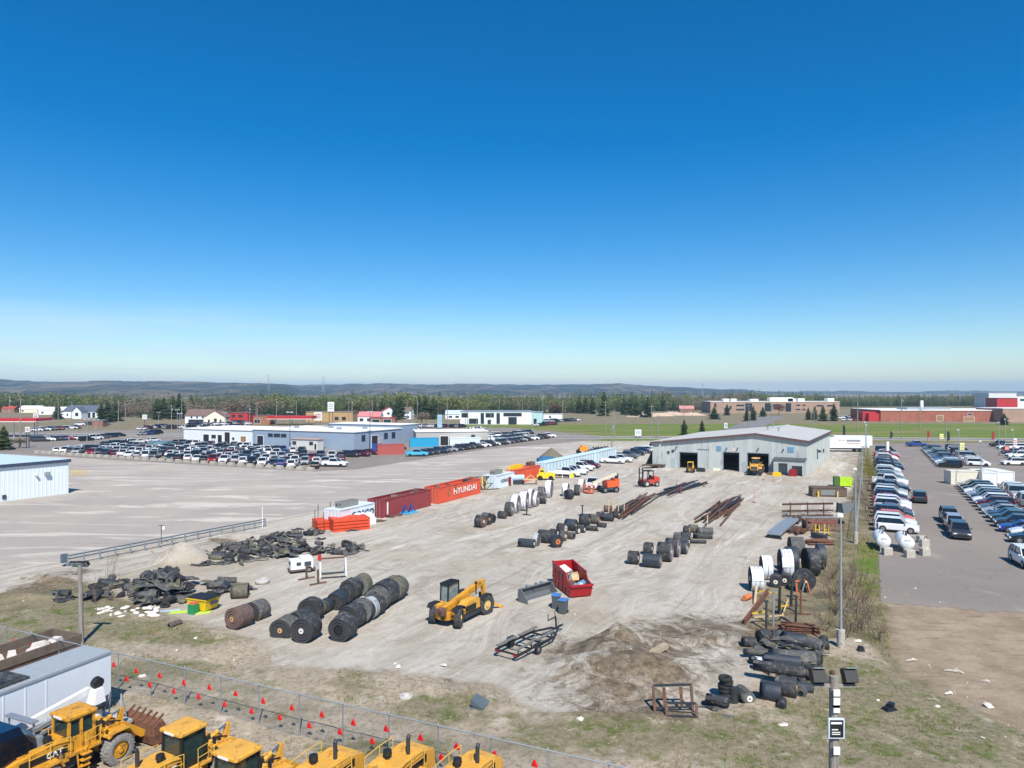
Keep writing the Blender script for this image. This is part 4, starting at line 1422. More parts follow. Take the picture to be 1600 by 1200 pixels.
for (x, y) in ((9, 9), (19, 13), (26, 8), (31, 14), (13, 18)):
    m = MB(); m.box((x, y, 5.55), (1.3, 1.0, .7)); m.build('roof_unit', GALV, hall)
building('white_workshop', 'white workshop with tan door joined to the blue grey hall', 'workshop', Ad, VA + 1.5, dW - .3, 20, 4.6, WHITEW, WROOF,
         fr=[(9.0, 11.5, .4, 3.0, 'w'), (12.6, 14.6, 1.8, 3.0, 'w'), (15.4, 17.2, .6, 3.0, 'w'), (18.4, 20.6, .1, 3.9, 'o'), (21.6, 22.6, 1.6, 2.4, 'w'), (25.2, 27.4, .1, 2.8, 'd')])
building('office_trailer', 'grey white site trailer with small windows before the blue grey hall', 'trailer', P(455, 702.5) - Vector((0, 0, 0)), VA + 6, 9.0, 2.8, 3.0, mat('dirty_white', (196, 198, 192), .7, var=.08), mat('rust_edge', (176, 150, 140), .8), fr=[(.6, 1.0, 1.6, 2.3, 'wk'), (1.3, 1.6, 1.6, 2.3, 'wk'), (6.4, 6.8, 1.6, 2.3, 'wk'), (7.0, 7.4, 1.6, 2.3, 'wk'), (8.0, 8.7, .2, 1.9, 'o')])
# --- grey shed with dark bay
building('grey_shed', 'beige grey block shed with dark bay and white roof', 'shed', P(650, 697), 12, 22, 12, 4.2, mat('grey_beige_wall', (172, 168, 162), .8, var=.06), WROOF, fr=[(7.4, 9.8, .1, 2.9, 'o'), (17, 18, 2.2, 3.1, 'wk')])
# --- glass showroom
building('glass_showroom', 'wide glass fronted showroom with white portal', 'showroom', P(719, 663), -2, 36, 20, 6.4, mat('showroom_white', (226, 228, 228), .5), GALV,
         fr=[(.8, 4, 3.6, 5.6, 'wk'), (4.6, 9, .4, 2.8, 'wk'), (10.5, 12, .4, 5.6, 'wk'), (13.0, 17, 3.6, 5.6, 'wk'), (14, 15.6, .3, 2.2, 'wk'), (18.5, 20, .4, 5.6, 'wk'), (22, 31, 4.2, 5.7, 'wk'), (24.5, 28.5, .2, 3.6, 'wk')])
building('pale_green_annex', 'pale blue green box annex right of the glass showroom', 'annex', P(799, 662.5), -4, 16, 14, 6.0, mat('pale_teal_wall', (170, 200, 200), .6), GALV, fr=[(.8, 3.2, 2.0, 4.8, 'wk'), (6.2, 8.0, 1.2, 2.4, 'wk'), (11.5, 12.8, .3, 2.6, 'wk')])
building('long_white_trailer_hall', 'low long white hall behind the annex cars', 'hall', P(845, 656), 0, 13, 5, 3.2, WHITEW, WROOF, fr=[(5, 5.8, 1.2, 2.2, 'wk')])
# --- houses and small commercial buildings
building('church', 'white church with slate roof and round gable window', 'church', P(97, 653), -4, 24, 14, 4.2, WHITEW, GROOF, roof='gablex', rise=3.6, fr=[(17, 18.6, .3, 3.4, 'wk'), (20, 21.6, .3, 3.4, 'wk'), (3, 4, 1.2, 2.6, 'w')])
building('church_porch', 'white front gable of the church', 'church porch', P(113, 654.5), -4, 5.6, 6, 4.4, WHITEW, GROOF, roof='gabley', rise=2.8, fr=[(2.0, 3.6, 1.8, 3.6, 'wk')])
building('white_house', 'white two storey house with brown roof', 'house', P(289, 661.5), -3, 14, 9, 4.0, WHITEW, BROOF, roof='gablex', rise=3.2, fr=[(2, 9.8, .3, 1.9, 'wk'), (3, 4, 2.6, 3.6, 'w'), (6, 7, 2.6, 3.6, 'w'), (9, 10, 2.6, 3.6, 'w')])
building('white_house_wing', 'cream gabled wing of the white house', 'house wing', P(319, 663), -3, 11, 9, 3.6, mat('cream_wall', (222, 216, 196), .8), BROOF, roof='gabley', rise=3.2, fr=[(2, 3, 1, 2.4, 'w'), (5.2, 6.4, .8, 2.8, 'wk'), (8, 9, 1, 2.4, 'w')])
building('red_store', 'red fronted store with white posts', 'store', P(359, 664), -2, 9, 9, 6.0, REDP, BROOF, fr=[(1, 2.6, 3.8, 5, 'wk'), (4.4, 6.4, 3.8, 5, 'wk'), (1, 8, .4, 2.4, 'wk')])
building('brown_store', 'low brown store beside the red store', 'store', P(382, 663), -2, 13, 9, 4.4, mat('brown_wall', (150, 106, 84), .85), BROOF, fr=[(1, 3, .5, 2.5, 'w'), (5, 8, .5, 2.5, 'w')])
building('tan_motel', 'long tan building behind the tall pole sign', 'motel', P(478, 659), -2, 26, 10, 5.4, mat('tan_wall', (176, 146, 102), .85), mat('grey_brown_roof', (128, 116, 104), .9), fr=[(16, 18, 1, 2.6, 'wk'), (20, 22, 1, 2.6, 'wk'), (5, 7, 1, 2.6, 'wk')])
building('pink_roof_store', 'small white store with pink red roof', 'store', P(559, 660), -2, 12, 8, 3.2, WHITEW, mat('pink_roof', (196, 120, 120), .8), roof='gablex', rise=2.4, fr=[(1, 3, .6, 2.2, 'w'), (5, 7, .6, 2.2, 'w')])
building('red_roof_house', 'white gabled house with bright red roof', 'house', P(596, 656), 14, 9, 9, 4.6, WHITEW, REDROOF, roof='gabley', rise=2.6, fr=[(3.4, 4.6, 3.2, 4.2, 'wk')])
building('red_porch_house', 'house with red awnings and brown roof', 'house', P(616, 655), -4, 10, 9, 5.0, WHITEW, BROOF, roof='gablex', rise=2.0, fr=[(.6, 4, 1.4, 3.0, 'wk'), (5.5, 9, 3.4, 4.4, 'w'), (5.5, 9, .6, 2.0, 'w')])
building('red_plaza', 'low red roofed plaza beside the red roof house', 'plaza', P(578, 662), -2, 13, 6, 3.0, mat('brown_red_wall', (140, 100, 86), .85), REDROOF, fr=[(1, 5, .5, 2.2, 'w'), (7, 11, .5, 2.2, 'w')])
building('bungalow', 'small white bungalow with pale blue roof', 'house', P(696, 655), 0, 11, 8, 3.0, WHITEW, mat('pale_blue_roof', (176, 190, 200), .8), roof='gablex', rise=2.2, fr=[(2, 4, .8, 2, 'w'), (6, 8, .8, 2, 'w')])
for i, (px, py, w_, c, r_, lb) in enumerate([(808, 641, 13, 'brown_wall', BROOF, 'brown house rising behind the showroom roof'), (828, 644, 14, 'showroom_white', GROOF, 'white house with a slate roof right of the showroom'), (848, 644, 12, 'cream_wall', BROOF, 'cream house beside the reddish round tree'),
                                             (712, 640, 12, 'cream_wall', GROOF, 'grey roofed house far behind the bungalow'), (30, 645, 18, 'cream_wall', WROOF, 'long pale house far left of the church'), (60, 648, 22, 'showroom_white', WROOF, 'long white hall far left beside the lawn'),
                                             (2, 645, 10, 'brown_wall', REDROOF, 'orange brown house at the far left edge'), (1062, 645, 11, 'brown_red_wall', mat('pink_shed_roof', (186, 130, 124), .9), 'pink red shed beyond the rubble heap')]):
    building('far_house', lb, 'house', P(px, py), R.uniform(-8, 8), w_, 8, 3.2, MATS[c], r_, roof='gablex', rise=2.2, fr=[(2, 3.4, .9, 2.2, 'w'), (w_ - 4, w_ - 2.6, .9, 2.2, 'w')], group='houses beyond the road')
# school
sw = [(x, x + 3.2, z, z + 1.5, 'wk') for x in (8, 20, 30, 60, 70, 82) for z in (1.4, 5.2)]
A_, B_ = P(1110, 645.5), P(1312, 645.5)
sl = (B_ - A_).length
building('brick_school', 'long tan brick school with white roof units', 'school', A_, 0, sl, 26, 8.8, TANBR, WROOF,
         fr=[(3, 4.4, 4.6, 7.4, 'wk'), (14.8, 16, 3, 5.4, 'wk'), (20, 26, 5.4, 6.4, 'wk'), (20, 26, 2.2, 3.2, 'wk'), (27, 32, 1.4, 7.4, 'wk'), (42, 46.5, 1.4, 7.6, 'wk'), (48, 54, 5.0, 6.8, 'wk'), (58, 62, 1.2, 7.6, 'wk'), (66, 69, 5.6, 6.4, 'wk'), (66, 69, 2.4, 3.2, 'wk'), (71, 73, 5.6, 6.4, 'wk'), (71, 73, 2.4, 3.2, 'wk'), (82, 86, 5.2, 6.2, 'wk'), (90, 94, 5.2, 6.2, 'wk')])
for i, (x, w_, h_) in enumerate([(12, 4, 2), (18, 4, 2), (33, 6, 1.8), (48, 18, 3), (62, 6, 2.2), (70, 5, 2.2), (93, 5, 2.4)]):
    m = MB(); m.bx(0, w_, 0, 6, 0, h_)
    o = m.build('roof_plant_room', WROOF, None, A_ + Vector((x, 6, 9.02)))
    tag(o, 'white plant room on the school roof, %s from the left' % ordn(i), 'plant room', 'plant rooms on the school roof')
# mall
A_ = P(1376, 658.5)
ml = building('brick_mall', 'long low red brick mall with white roof edge', 'mall', A_, -3.5, 75, 40, 6.2, BRICK, WROOF, fr=[(30, 33.5, .3, 3.4, 'd'), (44.5, 50, .3, 2.6, 'd'), (46.5, 49, 3.6, 4.6, 'w')], trim=mat('white_fascia', (220, 214, 208), .7))
m = MB(); m.bx(18, 42, 8, 20, 6.2, 7.6); m.build('roof_unit', GALV, ml)
m = MB(); m.cyl((27, 10, 6.2), (27, 10, 11.5), .9, n=12); m.build('white_stack', WROOF, ml)
m = MB(); m.bx(0, -6, 1, 12, 0, 4.5); m.build('red_entrance', REDP, ml)
m = MB(); m.bx(-8, -.1, 4, 14, 0, 5.2); m.build('side_wing', REDP, ml)
building('brick_block', 'plain brown brick block at the right edge', 'store', P(1567, 660), -3, 30, 24, 7.4, TANBR, WROOF)
building('red_store_block', 'red cubic store block above the mall roof', 'store', P(1558, 646), -3, 15, 14, 11.5, REDP, mat('dark_red_roof', (120, 40, 40), .8))
building('arena', 'big white and grey arena block on the skyline at right', 'arena', P(1545, 637), -2, 28, 24, 15.0, mat('arena_grey', (206, 208, 206), .7, var=.04), WROOF)
building('arena_wing', 'lower white wing of the arena at the right edge', 'arena wing', P(1580, 637), -2, 34, 24, 11.5, mat('arena_white', (222, 222, 220), .7), WROOF, fr=[(2, 6, 7, 9, 'wk'), (9, 14, 7, 9, 'wk')])
building('brick_hut', 'small brick hut beside black cars near the church', 'hut', P(144, 667), 0, 5, 4, 3, mat('brown_red_wall', (140, 100, 86), .85), GALV)
# gas canopies
def canopy(px0, px1, py, zpx, label, thick=.8):
    A_, B_ = P(px0, py), P(px1, py)
    L_ = (B_ - A_).length
    h_ = zpx * mpp(py)
    t = thing('gas_canopy', label, 'canopy', A_, 0, 'red gas station canopies')
    m = MB(); m.bx(0, L_, 0, 9, h_ - thick, h_); m.build('fascia', REDP, t)
    m = MB(); m.bx(-.05, L_ + .05, -.05, 9.05, h_ - thick - .25, h_ - thick); m.build('soffit', FRAMEW, t)
    for x in (L_ * .12, L_ * .5, L_ * .88):
        m = MB(); m.cyl((x, 4.5, 0), (x, 4.5, h_ - thick), .22, n=8); m.build('post', FRAMEW, t)
canopy(-40, 56, 684, 30, 'red edged gas canopy at the left edge', 1.0)
canopy(417, 487, 664, 14, 'long red gas canopy behind the blue grey hall', 1.4)
# rubble heaps beyond the field
for i, (px, py, w_) in enumerate([(1002, 651, 10), (1028, 650, 12), (1050, 648, 13), (1078, 649, 12)]):
    me = bpy.data.meshes.new('heap')
    g = np.linspace(-1, 1, 15); X_, Y_ = np.meshgrid(g, g)
    Z_ = np.clip(1 - np.sqrt(X_ ** 2 + Y_ ** 2), 0, 1) ** .7 * (.55 + .9 * vnoise(X_ * 9 + i * 7, Y_ * 9, 1.1, 70 + i)) - .03
    co = np.stack([X_ * w_, Y_ * 5, Z_ * 2.0], -1).reshape(-1, 3)
    idx = np.arange(225).reshape(15, 15)
    me.from_pydata(co.tolist(), [], np.stack([idx[:-1, :-1], idx[:-1, 1:], idx[1:, 1:], idx[1:, :-1]], -1).reshape(-1, 4).tolist())
    me.materials.append(mat('rubble', (188, 166, 146), .95, var=.2, scale=.5, rgb2=(150, 124, 104), mix=.3))
    o = bpy.data.objects.new('rubble_heap', me); COL.objects.link(o); o.location = P(px, py)
    tag(o, 'pale pink rubble heap beyond the field, %s from the left' % ordn(i), 'rubble', 'rubble heaps beyond the field')
# concrete blocks edging the dealer lot
bm_ = MB(); bm_.loft([[(-.75, -.4, 0), (.75, -.4, 0), (.75, .4, 0), (-.75, .4, 0)], [(-.75, -.4, .62), (.75, -.4, .62), (.75, .4, .62), (-.75, .4, .62)], [(-.68, -.33, .7), (.68, -.33, .7), (.68, .33, .7), (-.68, .33, .7)]])
BLK = bm_.mesh('concrete_block', [CONC])
nb = 34
for i in range(nb):
    p = b0 + (b1 - b0) * (i / (nb - 1)) - bn * .5
    o = bpy.data.objects.new('concrete_block', BLK); COL.objects.link(o); o.location = p; o.rotation_euler = (0, 0, D2R(ba + R.uniform(-6, 6)))
    tag(o, 'pale concrete barrier block edging the dealer lot, %s from the left' % ordn(i), 'concrete block', 'concrete blocks edging the dealer lot')
# ------------------------------------------------------------------ conveyor belt rolls
RUB = mat('black_belt_rubber', (48, 50, 53), 0.7, var=0.28, scale=2.2, rgb2=(104, 100, 94), mix=0.3, bump=0.25, bscale=9)
RUB2 = mat('grey_belt_rubber', (78, 78, 77), 0.8, var=0.2, scale=2.5, rgb2=(118, 113, 104), mix=0.3, bump=0.25, bscale=9)
RUBB = mat('blue_black_belt_rubber', (46, 54, 63), 0.6, var=0.15, scale=2.5, rgb2=(84, 90, 96), mix=0.15, bump=0.2, bscale=9)
RUBO = mat('olive_belt_rubber', (92, 90, 76), 0.85, var=0.2, scale=2.5, rgb2=(130, 122, 104), mix=0.3, bump=0.25)
RUBR = mat('brown_belt_rubber', (98, 80, 74), 0.85, var=0.15, scale=3, rgb2=(74, 64, 62), mix=0.3, bump=0.3)
WRAP = mat('white_wrap', (222, 226, 230), 0.5, var=0.05, scale=2, rgb2=(178, 184, 188), mix=0.2)
FACEP = mat('mauve_belt_edge', (124, 114, 118), 0.85, var=0.12, scale=5)
FACED = mat('dark_belt_edge', (56, 57, 59), 0.85, var=0.15, scale=5)
FACEG = mat('grey_belt_edge', (104, 106, 104), 0.85, var=0.12, scale=5)
FACER = mat('brown_belt_edge', (106, 86, 78), 0.85, var=0.12, scale=5)
CLEAR = mat('cloudy_plastic_wrap', (168, 174, 176), 0.35, var=0.12, scale=4)
COREW = mat('core_white', (218, 212, 204), 0.7, var=0.1)
COREY = mat('core_wood', (190, 152, 96), 0.8, var=0.15)
COREO = mat('core_orange', (196, 112, 60), 0.7, var=0.12)
COREK = mat('core_black', (24, 24, 25), 0.8, var=0.1)
RUST = mat('rusty_steel', (116, 78, 58), 0.85, 0.2, var=0.2, scale=3, rgb2=(84, 58, 48), mix=0.4, bump=0.2)
RUST2 = mat('brown_steel', (98, 80, 70), 0.8, 0.3, var=0.2, scale=3, rgb2=(134, 90, 62), mix=0.3)
STEELD = mat('dark_steel', (62, 66, 70), 0.6, 0.4, var=0.15, scale=3)
STEELG = mat('grey_steel', (150, 156, 162), 0.5, 0.4, var=0.12, scale=3)
WOODP = mat('pale_wood', (196, 174, 132), 0.85, var=0.15, scale=4)
OUT = {'k': RUB, 'g': RUB2, 'b': RUBB, 'o': RUBO, 'r': RUBR, 'w': WRAP, 'c': CLEAR}
FAC = {'p': FACEP, 'd': FACED, 'g': FACEG, 'r': FACER}
COR = {'w': COREW, 'y': COREY, 'o': COREO, 'k': COREK}
ONAME = {'k': 'black', 'g': 'grey', 'b': 'blue black', 'o': 'olive', 'r': 'brown', 'w': 'white wrapped', 'c': 'plastic wrapped'}


def roll(p, D, W, yaw, out, face, core, label, group, flat=0.0, z=0.0, pitch=0.0, coreR=0.16, straps=0, hollow=False, seed=0):
    """belt wound on a core: axis along local x, laps as stepped rings on both ends"""
    rs = random.Random(seed or R.randint(0, 99999))
    r = D / 2
    n = 30
    t = thing('belt_roll', label, 'belt roll', Vector((p[0], p[1], z)), 0, group, rot=(0, pitch, D2R(yaw)))
    ph = rs.uniform(0, 6.28)

    def ring(x, k, wob=1.0):
        pts = []
        for i in range(n):
            a = 2 * math.pi * i / n
            rr = r * k * (1 + wob * .018 * math.sin(2 * a + ph) + wob * .008 * math.sin(5 * a + ph * 2))
            y, zz = rr * math.cos(a), rr * math.sin(a)
            zz = max(zz, -r * (1 - flat)) if flat else zz
            if flat:
                y *= 1 + flat * .35
            pts.append((x, y, zz + r * (1 - flat) - .01))
        return pts
    b = MB()
    ks = [coreR / r * 1.0 + .02]
    nl = max(4, int((r - coreR) / .085))
    for i in range(1, nl + 1):
        ks.append(ks[0] + (1 - ks[0]) * i / nl)
    prof = []
    for i, k in enumerate(ks[:-1]):
        dx = -W / 2 + (.05 if i % 2 else 0.0) + rs.uniform(-.012, .012)
        prof.append((dx, k)); prof.append((dx, ks[i + 1] - .012))
    # face - outside - other face
    b.cur = 1
    rings = [ring(x, k) for x, k in prof]
    b.loft(rings, caps=False)
    b.cur = 0
    e = .025
    b.loft([rings[-1], ring(-W / 2 + e, 1.0), ring(-W / 6, 1.003), ring(W / 6, .998), ring(W / 2 - e, 1.0), ring(W / 2, .985)], caps=False, smooth=True)
    b.cur = 1
    b.loft([ring(W / 2, .985)] + [ring(-x, k) for x, k in reversed(prof)], caps=False)
    if straps:
        b.cur = 2
        for q in range(straps):
            xx = -W / 2 + W * (q + 1) / (straps + 1)
            b.loft([ring(xx - .02, 1.012), ring(xx + .02, 1.012)], caps=False)
    # loose tail of the belt
    b.cur = 0
    a0 = rs.uniform(.3, 2.6)
    zc = r * (1 - flat) - .01
    if flat == 0:
        pts = []
        for i in range(5):
            a = a0 + i * .16
            pts.append((math.cos(a) * (r + .018), math.sin(a) * (r + .018) + zc))
        for i in range(4):
            (y0, z0), (y1, z1) = pts[i], pts[i + 1]
            b.bar((-W / 2 + .02, (y0 + y1) / 2, (z0 + z1) / 2), (W / 2 - .02, (y0 + y1) / 2, (z0 + z1) / 2), r * .17, .03, up=(0, math.cos(a0 + (i + .5) * .16), math.sin(a0 + (i + .5) * .16)))
    b.build('belt', [OUT[out], FAC[face], STEELD], t)
    c = MB()
    if hollow:
        c.cyl((-W / 2 + .06, 0, zc), (W / 2 - .06, 0, zc), coreR, n=14)
        c.build('core', COREK, t)
    else:
        c.cyl((-W / 2 - .02, 0, zc), (W / 2 + .02, 0, zc), coreR + .02, n=14)
        o = c.build('core', COR[core], t)
        c = MB(); c.cyl((-W / 2 - .03, 0, zc), (W / 2 + .03, 0, zc), coreR * .35, n=8); c.build('core_hole', COREK, o)
    return t


def line_rolls(p0, p1, specs, yaw, where, group):
    d = (p1 - p0).normalized()
    s = 0.0
    for i, q in enumerate(specs):
        D, W, o, f, c = q[:5]
        kw = q[5] if len(q) > 5 else {}
        s += W / 2
        off = kw.pop('off', 0.0)
        p = p0 + d * s + Vector((d.y, -d.x, 0)) * (off + R.uniform(-.16, .16))
        roll(p, D * R.uniform(.9, 1.1), W * .9, yaw + R.uniform(-9, 9), o, f, c, '%s belt roll, %s from the camera in the %s' % (ONAME[o], ordn(i), where), group, **kw)
        s += W / 2 + .09


G1 = 'big belt rolls laid end to end in the foreground'
line_rolls(P(527, 1004), P(625, 928), [(1.55, 1.3, 'k', 'd', 'k', dict(hollow=True, coreR=.34)), (1.45, .85, 'g', 'd', 'k', dict(off=-.35)), (1.85, 1.25, 'k', 'd', 'k', dict(off=-.2)), (1.6, .8, 'g', 'g', 'y'), (1.62, .75, 'c', 'd', 'y', dict(straps=2)),
                                       (1.5, .9, 'k', 'd', 'k'), (1.75, 1.05, 'g', 'g', 'w'), (1.85, 1.55, 'k', 'd', 'k'), (1.75, .9, 'o', 'g', 'k'), (1.6, .8, 'g', 'd', 'k')], 77, 'right hand line of big rolls', G1)
line_rolls(P(434, 998), P(575, 922), [(1.5, 1.5, 'g', 'd', 'y', dict(flat=.28, coreR=.15)), (1.35, 1.7, 'k', 'd', 'y'), (1.65, .9, 'k', 'd', 'k'), (1.0, 1.0, 'o', 'g', 'y'), (1.0, .9, 'b', 'd', 'k'), (1.25, 1.3, 'b', 'd', 'k'), (1.3, 1.0, 'k', 'd', 'k'), (1.65, 1.2, 'k', 'd', 'k', dict(hollow=True, coreR=.4)), (1.75, 1.3, 'o', 'g', 'k', dict(hollow=True, coreR=.5))], 73, 'left hand line of big rolls', G1)
roll(P(479, 1000), 1.62, 1.3, 74, 'k', 'd', 'w', 'large black belt roll with white core between the two front lines', G1)
G2 = 'belt rolls near the yellow skip'
roll(P(374, 980), 1.5, 1.3, 62, 'r', 'r', 'y', 'brown belt roll with pale wooden core near the yellow skip', G2)
roll(P(401, 966), 1.5, 1.2, 66, 'g', 'd', 'k', 'grey squashed belt roll behind the brown one', G2, flat=.25)
roll(P(375, 934), 1.15, 1.3, 10, 'o', 'g', 'k', 'olive open belt roll lying behind the yellow skip', G2, hollow=True, coreR=.42)
TAB = [  # px, base row, D, W, yaw, out, face, core, words, extra
    (751, 824, 1.5, .95, -30, 'k', 'r', 'w', 'black belt roll with brown end at the tip of the middle row', {}),
    (760, 820, 1.5, .9, -30, 'g', 'd', 'y', 'grey dark ended belt roll second in the middle row', {}),
    (769, 817, 1.1, .5, -30, 'k', 'd', 'k', 'half sized black belt roll third in the middle row', dict(hollow=True, coreR=.3)),
    (785, 810, .95, 1.05, -28, 'k', 'r', 'k', 'small black belt roll before the tall white rolls', {}),
    (796, 806, 1.85, .9, -15, 'k', 'p', 'w', 'black belt roll with mauve end leaning on the white rolls', {}),
    (805, 801, 2.45, .95, -15, 'w', 'p', 'w', 'first tall white wrapped roll with mauve end', {}),
    (819, 797, 2.6, .95, -15, 'w', 'p', 'w', 'second tall white wrapped roll in the group', dict(straps=2)),
    (829, 793, 2.7, .7, -15, 'w', 'p', 'w', 'third tall white wrapped roll half hidden in the group', {}),
    (836, 791, 2.15, .85, -15, 'w', 'p', 'w', 'fourth white wrapped roll with wrapped straps', dict(straps=3)),
    (848, 787, 1.5, 1.0, -15, 'k', 'p', 'w', 'black belt roll in front of the tallest white roll', {}),
    (846, 782, 2.1, .9, -15, 'g', 'p', 'w', 'grey belt roll behind the white group', {}),
    (858, 777, 2.65, .85, -15, 'w', 'p', 'k', 'tallest white wrapped roll at the end of the group', {}),
    (884, 775, 2.05, .85, -15, 'w', 'g', 'w', 'white wrapped roll alone near the orange boom lift', {}),
    (889, 780, 1.5, .9, -150, 'b', 'd', 'k', 'small black roll before the white roll near the boom lift', {}),
    (902, 774, 1.75, .85, -15, 'k', 'p', 'w', 'black roll with mauve end behind the orange basket', {}),
    (909, 767, 1.9, .8, -20, 'w', 'g', 'w', 'white roll half hidden behind the white pickup', {}),
    # row D
    (823, 855, .9, 1.75, -24, 'b', 'd', 'w', 'low black tube roll at the near end of the pulley row', {}),
    (839, 852, 1.3, .45, -24, 'c', 'g', 'k', 'grey plastic wrapped disc roll in the pulley row', {}),
    (855, 848, 1.4, 1.9, -24, 'k', 'd', 'w', 'long black roll near the orange hub in the pulley row', {}),
    (869, 855, 1.3, .75, -62, 'b', 'd', 'o', 'black roll with bright orange core in the pulley row', dict(coreR=.26)),
    (866, 838, .85, .9, -30, 'k', 'd', 'w', 'small black roll with white core in the pulley row', {}),
    (880, 845, 1.1, .6, -30, 'g', 'r', 'w', 'grey brown roll behind the orange hub roll', {}),
    (891, 842, .8, 1.0, -40, 'g', 'g', 'w', 'open grey tube with white lining in the pulley row', dict(hollow=True, coreR=.25)),
    (878, 833, 1.15, 1.0, -28, 'k', 'r', 'w', 'black roll with red and white end in the pulley row', dict(coreR=.34)),
    (892, 829, 1.35, 1.3, -28, 'b', 'd', 'y', 'broad black roll in the middle of the pulley row', {}),
    (903, 834, .75, .3, -40, 'k', 'd', 'w', 'black tyre like ring with white hub in the pulley row', dict(coreR=.22)),
    (908, 832, .8, .9, -30, 'k', 'd', 'w', 'black roll beside the ring in the pulley row', {}),
    (914, 820, 1.35, 1.2, -24, 'k', 'd', 'y', 'large black drum roll below the steel post', {}),
    (927, 818, 1.2, 1.3, -24, 'g', 'r', 'y', 'brownish roll right of the large drum roll', {}),
    (924, 829, .6, 1.7, -20, 'k', 'd', 'w', 'long thin black tube in the pulley row', {}),
    (940, 824, .6, 1.1, -24, 'k', 'd', 'k', 'dark short tube in the pulley row', dict(hollow=True, coreR=.2)),
    (938, 811, .95, .9, -30, 'k', 'd', 'w', 'black roll with white core before the timber stakes', {}),
    (950, 814, .95, 1.4, -24, 'b', 'd', 'k', 'shiny blue black roll before the timber stakes', {}),
    (963, 809, .85, .8, -30, 'k', 'd', 'w', 'black roll right of the timber stakes', {}),
    (969, 800, .85, .9, -26, 'b', 'g', 'k', 'dark roll with grey end beside the timber stakes', {}),
    (949, 800, .9, 1.2, -20, 'r', 'r', 'k', 'brown roll behind the timber stakes', {}),
    # row E
    (990, 881, 1.25, .9, -26, 'k', 'd', 'w', 'single black roll at the left tip of the right row', {}),
    (1019, 886, 1.25, 1.65, -26, 'b', 'g', 'y', 'long blue black roll nearest in the right row', {}),
    (1013, 866, 1.2, .8, -26, 'k', 'd', 'w', 'black roll behind the nearest long one in the right row', {}),
    (1039, 876, 1.8, 1.35, -26, 'k', 'p', 'w', 'tall black roll with pale mauve end in the right row', dict(straps=2)),
    (1051, 869, 1.8, 1.3, -26, 'k', 'p', 'w', 'second tall black roll with pale mauve end in the right row', {}),
    (1067, 865, 1.25, .85, -26, 'b', 'g', 'w', 'black roll with grey end right of the tall pair', {}),
    (1071, 855, 1.25, .8, -26, 'k', 'd', 'w', 'black roll squeezed behind the grey ended one', {}),
    (1059, 846, 1.0, .8, -30, 'g', 'd', 'w', 'grey roll with white core halfway along the right row', {}),
    (1070, 845, .9, 1.3, -24, 'k', 'd', 'w', 'black roll with white core halfway along the right row', {}),
    (1073, 833, .85, .7, -30, 'k', 'g', 'y', 'small black roll near the rusty beams', {}),
    (1083, 832, .95, 1.0, -30, 'o', 'g', 'y', 'olive roll near the rusty beams', {}),
    (1098, 842, .65, 2.1, -4, 'k', 'd', 'k', 'long tube with shiny black skin before the rusty beams', {}),
    (1090, 849, .42, 1.8, -4, 'k', 'd', 'k', 'thin black tube in front of the shiny tube', {}),
    (1100, 833, .8, 2.0, -6, 'g', 'd', 'k', 'slumped grey roll behind the shiny tube', dict(flat=.3)),
    # right edge group
    (1181, 922, 1.95, .95, -9, 'w', 'd', 'w', 'nearest white wrapped roll in the group by the light pole', dict(straps=2)),
    (1197, 904, 2.0, .85, -9, 'w', 'd', 'w', 'second white wrapped roll in the group by the light pole', dict(straps=1)),
    (1227, 902, 2.5, 1.0, -9, 'w', 'd', 'w', 'largest white wrapped roll with torn wrap by the light pole', dict(straps=2)),
    (1236, 894, 2.3, .9, -9, 'b', 'g', 'w', 'dark roll pressed behind the largest white roll', {}),
    (1244, 870, 2.0, 1.3, -9, 'g', 'd', 'k', 'tall grey roll at the back of the light pole group', {}),
    (1267, 898, 2.4, 1.1, -9, 'k', 'd', 'k', 'wide black roll at the right of the light pole group', dict(straps=1)),
    (1282, 888, 2.3, .6, -9, 'b', 'g', 'k', 'thin tall dark roll at the right end of the light pole group', {}),
    (1212, 916, 1.0, 1.1, 66, 'k', 'd', 'w', 'small black roll with pale core before the largest white roll', {}),
    (1227, 914, 1.0, .9, 66, 'k', 'd', 'w', 'small black roll touching the disc reel', {})]
for k, q in enumerate(TAB):
    roll(P(q[0], q[1]), q[2], q[3], q[4] + R.uniform(-3, 3), q[5], q[6], q[7], q[8], 'belt rolls in the yard rows', seed=100 + k, **q[9])
# the upright reel on its stand
t = thing('belt_reel', 'big black belt disc facing the camera on an orange hub stand', 'reel', P(1256, 925), 84)
m = MB()
for k in range(7):
    r0, r1 = .2 + .105 * k, .2 + .105 * (k + 1) - .012
    dx = .02 * (k % 2)
    m.loft([[(s_ * (.2 - dx), r0 * math.cos(a), r0 * math.sin(a) + 1.0) for a in [2 * math.pi * i / 32 for i in range(32)]] if j == 0 else [(s_ * (.2 - dx), r1 * math.cos(a), r1 * math.sin(a) + 1.0) for a in [2 * math.pi * i / 32 for i in range(32)]] for s_ in (-1,) for j in (0, 1)], caps=False)
m.cyl((-.17, 0, 1.0), (.2, 0, 1.0), .93, n=32)
m.build('belt', [RUB], t)
m = MB(); m.cyl((-.6, 0, 1.0), (.4, 0, 1.0), .09, n=10); o = m.build('hub', COREO, t)
m = MB(); m.cyl((-.63, 0, 1.0), (-.6, 0, 1.0), .07, n=10); m.build('hub_cap', COREW, o)
for y in (-.35, .35):
    m = MB(); m.bar((-.55, y, 0), (-.55, y * .25, 1.0), .1); m.build('stand_leg', COREO if y < 0 else STEELG, t)

